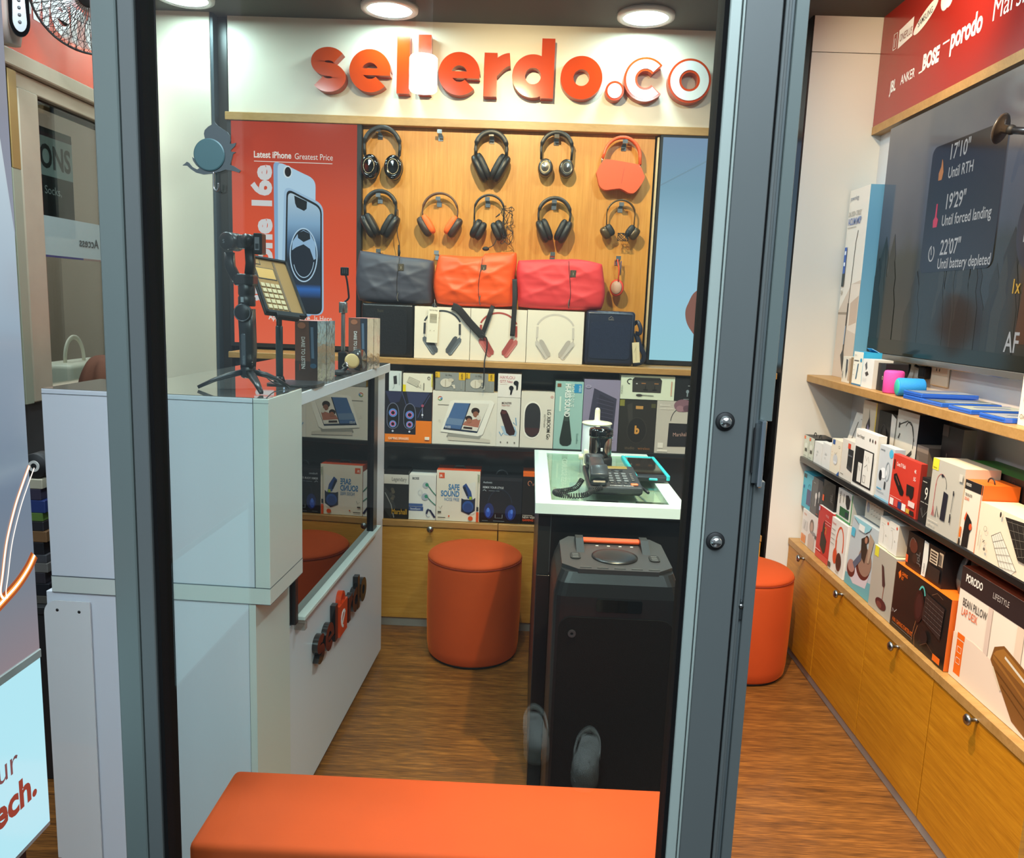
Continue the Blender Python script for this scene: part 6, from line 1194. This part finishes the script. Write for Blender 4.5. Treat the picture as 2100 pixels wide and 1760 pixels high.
SCR2 = ramp_screen('phone_picture', [(0, '#0a1220'), (.12, '#101c30'), (.2, '#2a6ac0'), (.24, '#1c2a40'), (.45, '#1a2636'), (.60, '#4a6c94'), (.75, '#8fb2d8'), (1, '#c3d6ea')], 2, .85)
b2 = MB(); b2.add([q.p(x, y, .0018) for x, y in quadr((.249, .158), (.415, .153), (.414, .637), (.263, .709), .03)], [tuple(range(28))], SCR2); 
rp([(.292, .690), (.352, .665), (.350, .632), (.338, .622), (.304, .637), (.296, .655)], lit('#0f1420', .6), .0022)
blue = lit('#bcd4f0', .9)
ex, ey = .335, .42
b.ring(q, ex, ey, .066, .125, .0001, .0001, 0, .0022, lit('#142238', .7), n=40)
b.ring(q, ex, ey, .066, .125, .061, .119, 0, .0024, blue, n=40)
rp([(ex-.055, ey+.02), (ex-.052, ey+.06), (ex-.025, ey+.10), (ex+.0, ey+.115), (ex+.032, ey+.10), (ex+.055, ey+.055), (ex+.058, ey-.015), (ex+.048, ey-.02), (ex+.03, ey+.03), (ex-.0, ey+.05), (ex-.035, ey+.035)], lit('#9dbbe0', .9), .0026)
rp([(ex-.028, ey+.10), (ex, ey+.112), (ex+.03, ey+.10), (ex+.032, ey+.075), (ex, ey+.06), (ex-.026, ey+.078)], lit('#16202e', .7), .0028)
b.ring(q, ex, ey-.015, .05, .09, .0475, .086, 0, .0028, blue, None, 200, 350, 30)
b.build('phone_picture', sc); b2.build('phone_display', sc)
sc = thing('display_screen', (.85, 3.78, 1.30), 'tall pale blue advertising screen partly hidden by the door stile', 'screen')
f = FB(.566, 3.758, 1.312); w_, h_ = .575, 1.012
b = MB().box(f, (-.012, -.022, -.035), (w_+.01, h_+.012, -.002), BLACKM, .002).box(f, (-.024, 0, -.03), (-.016, h_, -.008), mat('pale_edge', '#c9b48c', .5)); b.build('casing', sc)
MB().box(f, (0, 0, -.002), (w_, h_, 0), ramp_screen('blue_picture', [(0, '#a3d4e6'), (.3, '#a3cde8'), (.55, '#9dc2de'), (.78, '#82a6c0'), (1, '#8298ba')], 2, 1.0)).build('screen', sc)
b = MB(); q = f.sub(0, 0, .0006)
hp = smooth_path([(.255, .05, 0), (.215, .11, 0), (.170, .17, 0), (.155, .225, 0), (.165, .27, 0), (.20, .33, 0), (.30, .36, 0), (.34, .2, 0)], 5)
b.add([q.p(p.x, p.y, .0004) for p in hp], [tuple(range(len(hp)))], lit('#a8695c', .7))
b.stroke(q, [(.0, .80), (.18, .90), (.35, 1.0)], .006, 0, .0003, lit('#8aa8c0', .8)); b.build('hand_picture', sc)

# ------------------------------------------------------------------ things on the white counter
CZ = 1.3058
gm = thing('phone_gimbal', (-.735, 2.02, CZ), 'black folding phone gimbal on a small tripod on the white counter', 'gimbal')
GB_ = mat('gimbal_black', '#1d2024', .35); GG = mat('gimbal_grey', '#4a5058', .3)
gx_, gy_ = -.728, 2.02
for (ex, ey) in ((-.838, 1.965), (-.655, 1.905), (-.63, 2.05)):
    d = V((ex-gx_, ey-gy_, 0)); n_ = d.normalized()
    p0 = V((gx_, gy_, CZ+.044))+n_*.012; p1 = V((gx_, gy_, CZ+.036))+n_*.045; p2 = V((ex, ey, CZ+.005))
    MB().tube([p0, p1, p1.lerp(p2, .5)+V((0, 0, .003)), p2], [.009, .010, .008, .005], GB_, 8, [.007, .007, .005, .004], (0, 0, 1), sq=True).build('leg', gm)
b = MB().lathe((gx_, gy_, CZ+.028), [(.014, 0), (.019, .004), (.019, .028), (.017, .03)], GB_, n=24); b.build('tripod_hub', gm)
b = MB().tube([(gx_, gy_, CZ+.055), (gx_+.001, gy_, CZ+.10), (gx_, gy_, CZ+.15), (gx_-.002, gy_, CZ+.205)], [.0165, .0185, .0185, .0195], GB_, 16, [.017, .019, .019, .018], (0, 1, 0), sq=True)
b.box(FB(gx_-.011, gy_-.0195, CZ+.062), (0, 0, -.003), (.013, .082, .002), GG, .004, 2); b.text(FB(gx_-.001, gy_-.0218, CZ+.066), 'mobile', 0, 0, .008, P('#8c949c'), 'l', .0, 1, .0004, 0, PI/2)
b.build('handle', gm)
b = MB().lathe((gx_-.004, gy_-.014, CZ+.196), [(.021, 0), (.0225, .003), (.0225, .010), (.020, .012), (0, .0125)], GB_, (0, -1, 0), 36); b.ring(FB(gx_-.004, gy_-.0266, CZ+.196), 0, 0, .021, .021, .0195, .0195, 0, .0004, P('#6a7078')); b.build('round_button', gm)
b = MB().lathe((gx_-.001, gy_, CZ+.212), [(.020, 0), (.0215, .003), (.0215, .022), (.019, .026), (.021, .030), (.021, .055), (.018, .058)], GB_, n=28); b.box(FB(gx_-.008, gy_-.0225, CZ+.222), (0, 0, 0), (.007, .013, .002), P('#9aa4ac')); b.build('pan_motor', gm)
b = MB().box(FB(gx_-.028, gy_-.022, CZ+.263), (0, 0, -.045), (.05, .030, 0), GB_, .006, 2); b.build('lower_bracket', gm)
b = MB().tube([(gx_-.024, gy_, CZ+.275), (gx_-.042, gy_, CZ+.31), (gx_-.044, gy_, CZ+.345)], .012, GB_, 12, .010, (0, 1, 0), sq=True); b.build('side_arm', gm)
b = MB().lathe((gx_-.044, gy_-.022, CZ+.372), [(.020, 0), (.0225, .003), (.0225, .026), (.021, .03), (.0225, .034), (.0225, .048), (.02, .05)], GB_, (.25, 1, 0), 32)
b.text(FB(gx_-.052, gy_-.0228, CZ+.367), 'S', 0, 0, .013, P('#8c949c'), 'l', .0, 1, .0006); b.build('roll_motor', gm)
b = MB().box(FB(gx_-.022, gy_-.012, CZ+.355), (0, 0, -.03), (.045, .035, 0), GB_, .006, 2); b.lathe((gx_+.004, gy_-.018, CZ+.376), [(.016, 0), (.016, .03), (.012, .034)], GB_, (.3, 1, 0), 24); b.build('tilt_motor', gm)
b = MB().tube([(gx_+.008, gy_, CZ+.36), (gx_+.010, gy_, CZ+.32), (gx_+.006, gy_, CZ+.285)], .0115, GB_, 12, .009, (0, 1, 0), sq=True); b.build('inner_arm', gm)
b = MB().box(FB(gx_+.026, gy_-.022, CZ+.342), (0, 0, -.03), (.022, .052, .004), GB_, .003, 2); b.art(FB(gx_+.030, gy_-.0258, CZ+.352), .012, .032, [('r', 0, 0, 1, 1, '#8c9098'), ('r', .15, .1, .85, .5, '#3a3e44')]); b.build('phone_clamp', gm)
MB().tube(smooth_path([(gx_+.02, gy_+.02, CZ+.05), (gx_+.05, gy_+.05, CZ+.012), (gx_+.10, gy_+.06, CZ+.005), (gx_+.14, gy_+.05, CZ+.005)]), .0016, BLACKM, 6).build('cable', gm)

CZ2 = 1.2896
MB.xf = (V((-.672, 2.15, CZ)), V((-.728, 2.275, CZ2)), 1.07)
ps2 = thing('display_stand', (-.728, 2.275, CZ2), 'tilted black and tan device cradle on a pole stand, behind the gimbal', 'stand')
MB().prism(Fr((-.695, 2.085, CZ), (1, -.04, 0), (.04, 1, 0)), rrect(.135, .125, .03), 0, .009, mat('stand_dark', '#2b2a2c', .35)).build('base', ps2)
b = MB().cyl((-.672, 2.15, CZ+.008), (-.672, 2.15, CZ+.16), .0095, mat('stand_tube', '#3c4a50', .3, metal=.4), 20); b.cyl((-.672, 2.15, CZ+.155), (-.672, 2.15, CZ+.29), .0075, GB_, 18); b.lathe((-.672, 2.15, CZ+.008), [(.016, 0), (.011, .016)], GB_, n=20); b.build('pole', ps2)
cf = Fr((-.737, 2.095, CZ+.343), (.085, .085, -.012), (.10, -.09, -.145)); cf.v = (cf.v-cf.u*cf.v.dot(cf.u)).normalized(); cf.n = cf.v.cross(cf.u)
TANP = mat('tan_plastic', '#9a7340', .4); TK = .014
cw, ch_ = .088, .155; KS = 1.27
def cb3(x0, y0, x1, y1, z0, z1, m, bev=0): 
    b.box(cf, (x0*KS, y0*KS, z0), (x1*KS, y1*KS, z1), m, bev)
b = MB(); cb3(0, 0, cw, ch_, -TK, -.004, GB_, .002)
for a in ((0, 0, .005, ch_), (cw-.005, 0, cw, ch_), (0, 0, cw, .005), (0, ch_-.006, cw, ch_)): cb3(*a, -.004, .003, GB_)
b.build('cradle', ps2)
b = MB(); cb3(.005, .005, cw-.005, ch_-.006, -.004, -.0015, TANP); cb3(.008, .008, .024, .022, -.0014, -.0008, BLACKM); cb3(.009, .0085, .0225, .0205, -.0008, -.0004, TANP)
cb3(.008, .030, .050, .062, -.0014, -.0006, BLACKM); cb3(.010, .032, .048, .060, -.0006, -.0002, mat('tan_light', '#c99a52', .4)); cb3(.052, .010, .056, ch_-.01, -.0014, 0, mat('brown_rib', '#6a5136', .5)); b.build('insert', ps2)
for r_ in range(5):
    for c_ in range(4):
        b = MB(); cb3(.009+.0107*c_, .074+.0145*r_, .0178+.0107*c_, .0852+.0145*r_, -.0014, .0012, mat('key_tan', '#b8955f' if r_ else '#c9b48c', .4), .001); b.build('key', ps2)
b = MB(); cb3(.02, ch_-.002, .07, ch_+.010, -.012, .006, GB_, .003); b.build('lower_clip', ps2)
b = MB().box(W0, (-.684, 2.135, CZ+.28), (-.660, 2.165, CZ+.300), GB_, .004, 2); b.build('tilt_joint', ps2)

MB.xf = None
def dare(x, y, rot, label, xb=.076, yb=.052, h=.187):
    f = Fr((x, y, CZ2), (math.cos(rot), math.sin(rot), 0), (0, 0, 1))
    SIL = mat('mirror_foil', '#d6d0c6', .12, metal=.8, bump=.4, scale=22, var=.1)
    return pbox(f, xb, h, yb, '#6d4a3c', [('r', 0, 0, 1, .35, '#4a3630'), ('e', .3, .92, .18, .05, '#a86a4c'), ('p', [(.62, 1), (1, 1), (1, .25), (.7, .28), (.66, .6)], '#2e3440'), ('p', [(.70, .9), (.82, .9), (.86, .4), (.74, .4)], '#5d7288'), ('e', .82, .28, .14, .04, '#3a5870'), ('t', 'DARE TO LISTEN', .30, .74, .075, '#e3ddd6', {'rot': -PI/2, 'bold': .02, 'sx': .85}), ('r', .2, .2, .25, .3, '#8c3a2c')], label, 'shiny earphone boxes on the white counter', near=SIL, top='#c9847a')
GD = -.25
dare(-.710, 2.368, GD, 'shiny boxed earphones with slanted lettering, standing right behind the pole stand')
dare(-.6965, 2.4215, GD, 'shiny boxed earphones hidden behind the lettered box by the pole stand')
dare(-.672, 2.905, GD, 'shiny boxed earphones with slanted lettering at the far end of the counter')
dare(-.6585, 2.9585, GD, 'shiny boxed earphones hidden behind the lettered box at the far counter end')
MB.xf = (V((-.595, 2.50, CZ)), V((-.645, 2.703, CZ2)), 1.08)
mk = thing('microphone_stand', (-.645, 2.703, CZ2), 'small silver and black camera arm standing on the counter between the shiny boxes', 'stand')
b = MB().lathe((-.595, 2.50, CZ), [(.028, 0), (.030, .003), (.02, .008), (.017, .012)], BLACKM, n=28); b.build('base', mk)
b = MB().box(W0, (-.608, 2.487, CZ+.012), (-.580, 2.513, CZ+.07), BLACK, .004, 2); b.build('clamp_block', mk)
b = MB().cyl((-.594, 2.50, CZ+.065), (-.594, 2.50, CZ+.20), .0065, STEEL, 18); b.build('silver_rod', mk)
b = MB().cyl((-.594, 2.50, CZ+.192), (-.594, 2.50, CZ+.226), .0135, STEEL, 28); b.build('silver_cap', mk)
b = MB().tube(smooth_path([(-.590, 2.50, CZ+.226), (-.578, 2.50, CZ+.237), (-.577, 2.50, CZ+.25), (-.582, 2.50, CZ+.29), (-.588, 2.50, CZ+.315)]), .0045, BLACK, 8, .003); b.build('bent_arm', mk)
b = MB().box(FB(-.603, 2.495, CZ+.308), (0, 0, -.01), (.026, .026, 0), BLACK, .003, 2)
for k in range(3): b.box(FB(-.599, 2.4948, CZ+.314), (.003+.006*k, 0, 0), (.006+.006*k, .014, .0008), P('#3c3e42'))
b.build('shoe_head', mk)
MB.xf = (V((-.583, 2.42, CZ)), V((-.636, 2.62, CZ2)), 1.05)
ck = thing('ring_light', (-.636, 2.62, CZ2), 'small black clip gadget with a tan round pad on the counter', 'clip lamp')
b = MB().tube(smooth_path([(-.585, 2.42, CZ+.006), (-.57, 2.43, CZ+.02), (-.548, 2.44, CZ+.045)]), .007, BLACK, 8); b.ell(W0, (-.583, 2.42, CZ+.010), (.022, .02, .010), BLACKM); b.build('arm', ck)
MB().lathe((-.548, 2.437, CZ+.046), [(.024, 0), (.024, .006), (.018, .007), (0, .0072)], mat('tan_pad', '#c3a36a', .5), (.55, -.75, .35), 28).build('round_pad', ck)
b = MB().tube(smooth_path([(-.575, 2.435, CZ+.03), (-.562, 2.42, CZ+.042), (-.556, 2.415, CZ+.03)]), .004, CHROME, 8); b.build('chrome_hook', ck)
MB.xf = (V((-.556, 2.60, CZ)), V((-.618, 2.80, CZ2+.008)), 1.05)
bd = thing('disc_mount', (-.618, 2.80, CZ2), 'black round magnetic disc lying at an angle near the counter edge', 'mount')
b = MB().lathe((-.556, 2.60, CZ+.032), [(.002, -.05), (.024, -.02), (.036, 0), (.037, .012), (.034, .016)], BLACKM, (.95, -.28, .05), 32); b.build('shell', bd)
MB().lathe((-.546, 2.598, CZ+.0327), [(.0345, .0045), (.0345, .0085), (0, .009)], mat('brown_disc_face', '#3c322c', .25, coat=.4), (.95, -.28, .05), 32).build('face', bd)

MB.xf = None
# ------------------------------------------------------------------ beyond the counter on the left
nb = thing('handbag', (-2.05, 3.50, 0), 'pale beige handbag with a round handle behind the side glass', 'bag')
BG = mat('beige_bag', '#e0d8c4', .5)
MB().box(W0, (-2.16, 3.36, .78), (-1.98, 3.80, 1.215), BG, .02, 3, True).build('body', nb)
MB().tube([(-2.07, 3.535-.075*math.cos(a*PI/16), 1.205+.12*math.sin(a*PI/16)**.8) for a in range(17)], .011, BG, 10, .006, (1, 0, 0)).build('handle', nb)
st(MB().box(W0, (-2.4, 3.0, .74), (-1.96, 4.1, .778), mat('neighbour_counter', '#6d7472', .5)), 'trim_7')
br = MB()
def brn(x, y, z):
    return (x+.008*math.sin(16*z+3*y), y+.010*math.sin(70*x+6*z)+.006*math.sin(130*x+9*z), z+.008*math.sin(27*x+2)+.005*math.sin(60*x+11*y))
br.ell(W0, (-1.315, 2.45, 1.16), (.098, .12, .185), mat('brown_cloth', '#4d3226', .95, spec=.1, var=.15, scale=14), .8, .9, 40, 24, brn)
ch = thing('garment_chair', (-1.315, 2.45, 0), 'brown cloth garment heaped over a chair back behind the white counter', 'chair')
br.build('brown_garment', ch)
b = MB()
b.box(W0, (-1.42, 2.40, .44), (-1.215, 2.66, .48), BLACKM, .01, 2); b.build('seat', ch)
MB().box(W0, (-1.40, 2.42, .48), (-1.23, 2.445, 1.10), BLACKM, .008).build('backrest', ch)
for x in (-1.40, -1.235):
    for y in (2.42, 2.62): MB().cyl((x, y, 0), (x, y, .44), .014, BLACKM, 12).build('leg', ch)
cbn = thing('low_cabinet', (-1.62, 2.44, 0), 'dark low cabinet behind the counter carrying a pile of flat packs', 'cabinet')
MB().box(W0, (-1.80, 2.26, 0), (-1.44, 2.62, .555), mat('rack_dark', '#222224', .5), .003).build('body', cbn)
MB().box(W0, (-1.81, 2.25, .556), (-1.435, 2.63, .58), mat('rack_dark', '#222224'), .002).build('top_board', cbn)
pal = ['#b9b29c', '#3a3648', '#2a3a72', '#5d7a3a', '#2c2a2e', '#7a5a3c', '#232226', '#4a4a4e', '#6d6a66', '#343036', '#1f2026', '#55504a']
nm = ['cream', 'violet grey', 'deep blue', 'leaf green', 'charcoal', 'brown', 'black', 'slate', 'stone grey', 'plum', 'ink black', 'olive grey']
z = .5802
for i in range(12):
    hh = .026+.013*((i*7) % 4)/3
    if i == 12: break
    dx = .012*math.sin(i*2.3)
    MB().box(W0, (-1.72+dx, 2.275, z), (-1.452+dx*.5, 2.55, z+hh), P(pal[11-i]), .002).build('flat_pack', None, f'{nm[11-i]} flat pack in the pile on the rack behind the counter', 'packet', 'flat packs piled on the dark rack'); z += hh+.0004
ZR = z+.0005
rl = thing('tape_roll', (-1.475, 2.30, ZR), 'black roll with a white ring standing on the pile of flat packs', 'tape roll')
MB().lathe((-1.475, 2.28, ZR+.038), [(.036, 0), (.038, .003), (.038, .05), (.036, .052)], BLACKM, (0, 1, 0), 32).build('roll', rl)
MB().ring(FB(-1.475, 2.2795, ZR+.038), 0, 0, .017, .017, .009, .009, 0, .002, P('#d8d6cf'), n=28).build('white_ring', rl)

# wall fan on the left
fn = thing('wall_fan', (-1.70, 2.95, 2.45), 'wall fan with a black mesh guard in front of the orange red board', 'fan')
fc = V((-1.612, 2.95, 2.567)); ax = V((.42, -.86, -.28)).normalized()
fu = ax.cross(V((0, 0, 1))).normalized(); fv = fu.cross(ax)
ff = Fr(fc, fu, fv) if fu.cross(fv).dot(ax) > 0 else Fr(fc, -fu, fv)
MESHB = mat('fan_wire', '#1c1a1a', .4); RB = .187
def circ(r, z, n=48): return [ff.p(r*math.cos(2*PI*i/n), r*math.sin(2*PI*i/n), z) for i in range(n)]
b = MB().tube(circ(RB, 0), .0045, MESHB, 6, closed=True); b.build('guard_rim', fn)
b = MB()
for k in range(44):
    a = 2*PI*k/44; b.tube([ff.p(r*math.cos(a), r*math.sin(a), z) for r, z in ((.035, .052), (.09, .056), (.15, .045), (RB, 0))], .0011, MESHB, 4)
for r, z in ((.09, .056), (.15, .045)): b.tube(circ(r, z), .0011, MESHB, 4, closed=True)
for k in range(56):                                    # fine diagonal net over the guard
    for s in (1, -1):
        pts = []
        for i in range(7):
            t = i/6; r = .06+(RB-.06)*t; a = 2*PI*k/56+s*.55*t; pts.append(ff.p(r*math.cos(a), r*math.sin(a), .060*(1-t**2.2)))
        b.tube(pts, .0008, MESHB, 4)
b.build('front_guard', fn)
b = MB()
for k in range(44):
    a = 2*PI*k/44; b.tube([ff.p(r*math.cos(a), r*math.sin(a), z) for r, z in ((.05, -.10), (.12, -.095), (.175, -.06), (RB, 0))], .0011, MESHB, 4)
b.build('rear_guard', fn)
b = MB().lathe(ff.p(0, 0, .045), [(.036, 0), (.038, .006), (.034, .014), (0, .016)], mat('fan_badge', '#1d1b1b', .3), ax, 28); b.build('badge', fn)
for k in range(3):
    a0 = 2*PI*k/3+.4; vs = []; fs = []
    for i in range(9):
        for j in range(7):
            r = .035+.14*i/8; a = a0+(j/6-.5)*(.5+.5*i/8); vs.append(ff.p(r*math.cos(a), r*math.sin(a), -.02+.03*(j/6-.5)))
    for i in range(8):
        for j in range(6): fs.append((i*7+j, i*7+j+1, i*7+j+8, i*7+j+7))
    MB().add(vs, fs, mat('fan_blade', '#c9c3bb', .3, alpha=.55), True).build('blade', fn)
MB().lathe(ff.p(0, 0, -.16), [(.03, 0), (.05, .02), (.055, .07), (.045, .10)], mat('fan_motor', '#8c8478', .35), ax, 28).build('motor_housing', fn)
FS = mat('fan_grey', '#9a938c', .3, metal=.2)
b = MB().tube([(-1.79, 2.74, 2.76), (-1.765, 2.735, 2.55), (-1.765, 2.735, 2.42), (-1.765, 2.735, 2.335)], [.045, .046, .046, .030], FS, 18, [.042, .042, .042, .03], (0, 1, 0)); b.build('wall_body', fn)
MB().tube([(-1.765, 2.75, 2.66), ff.p(0, 0, -.15)], .018, BLACK, 12).build('neck', fn)
pf = Fr((-1.738, 2.69, 2.35), (.75, .6, 0), (0, 0, 1))
b = MB().prism(pf, [(x, y) for x, y in arc(.03, .05, .03, .05, 180, 360, 12)]+[(.058, .20), (.0, .20)], .004, .012, BLACKG); b.prism(pf, arc(.03, .05, .02, .035, 180, 360, 12)+[(.046, .14), (.014, .14)], .012, .015, mat('panel_silver', '#8f9296', .3, metal=.4)); b.build('control_panel', fn)
for k in range(4): MB().lathe(pf.p(.03, .045+.022*k, .015), [(.005, 0), (.005, .002)], P('#4a4c50'), pf.n, 14).build('button', fn)

# lit advertising box outside the shop
lb = thing('light_box', (-.86, .75, .60), 'tall lit advertising box with a phone picture and red lettering at the shop front', 'light box')
f = Fr((-.802, .30, .63), (0, 1, 0), (0, 0, 1)); w_, h_ = .926, 2.10
MB().box(f, (-.01, -.012, -.10), (w_+.006, h_, -.002), mat('lightbox_case', '#aab4b2', .35, metal=.3), .003).build('casing', lb)
MB().box(f, (0, .318, -.002), (w_, h_, 0), ramp_screen('silver_picture', [(0, '#8c8086'), (.07, '#77808c'), (.16, '#6f7f92'), (.30, '#8f9fae'), (.42, '#b3c3cc'), (.52, '#dbe2e2'), (.62, '#b0b4c0'), (1, '#8f93a4')], 2, 1.0, .02)).build('picture_panel', lb)
MB().box(f, (0, 0, -.002), (w_, .305, 0), lit('#b2e6f2', 1.0)).build('text_panel', lb)
MB().box(f, (0, .304, -.002), (w_, .319, .003), ALUL, .001).build('divider_bar', lb)
q = f.sub(0, 0, .0006); b = MB()
def yz(pts): return [(y-.30, z-.63) for y, z in pts]
def sm2(pts): return [(p.x, p.y) for p in smooth_path([(y, z, 0) for y, z in pts], 8)]
G1, G2, G3 = lit('#fff0e4', 1.3), lit('#ff9c3c', 1.1), lit('#b85a2c', .8)
arc1 = sm2(yz([(1.226, 1.262), (1.208, 1.238), (1.185, 1.204), (1.161, 1.156), (1.146, 1.106), (1.139, 1.08), (1.146, 1.066)]))
arc2 = sm2(yz([(1.226, 1.112), (1.209, 1.096), (1.183, 1.08), (1.152, 1.068), (1.10, 1.052), (1.0, 1.03), (.85, 1.02)]))
for m, wd, h in ((G3, .022, .0002), (G2, .011, .0004), (G1, .005, .0006)): b.stroke(q, arc2, wd, 0, h, m)
for m, wd, h in ((G2, .006, .0005), (G1, .004, .0007)): b.stroke(q, arc1, wd, 0, h, m)
b.stroke(q, [(x+.012, y-.006) for x, y in arc1[:-4]], .0025, 0, .0007, G1)
b.build('neon_curve', lb)
b = MB(); b.add([q.p(x, y, .0003) for x, y in ((.926, .99), (.90, 1.16), (.82, 1.35), (.60, 1.6), (.60, 2.09), (.926, 2.09))], [tuple(range(6))], lit('#9fa3b2', .7)); b.build('picture_grey_area', lb)  # grey diagonal area belonging to the advertising picture
b = MB(); TX = lit('#b04a3c', .55); TX2 = lit('#8c5a5e', .6)
b.text(q, 'unbox your', .853, .145, .060, TX2, 'r', .0, .95, .0006); b.text(q, 'dream Tech.', .895, .075, .068, TX, 'r', .035, .95, .0006)
b.build('lettering', lb)
MB().box(W0, (-.90, .33, -.001), (-.83, 1.20, .615), mat('dark_plinth', '#1f1d22', .5)).build('plinth', lb)
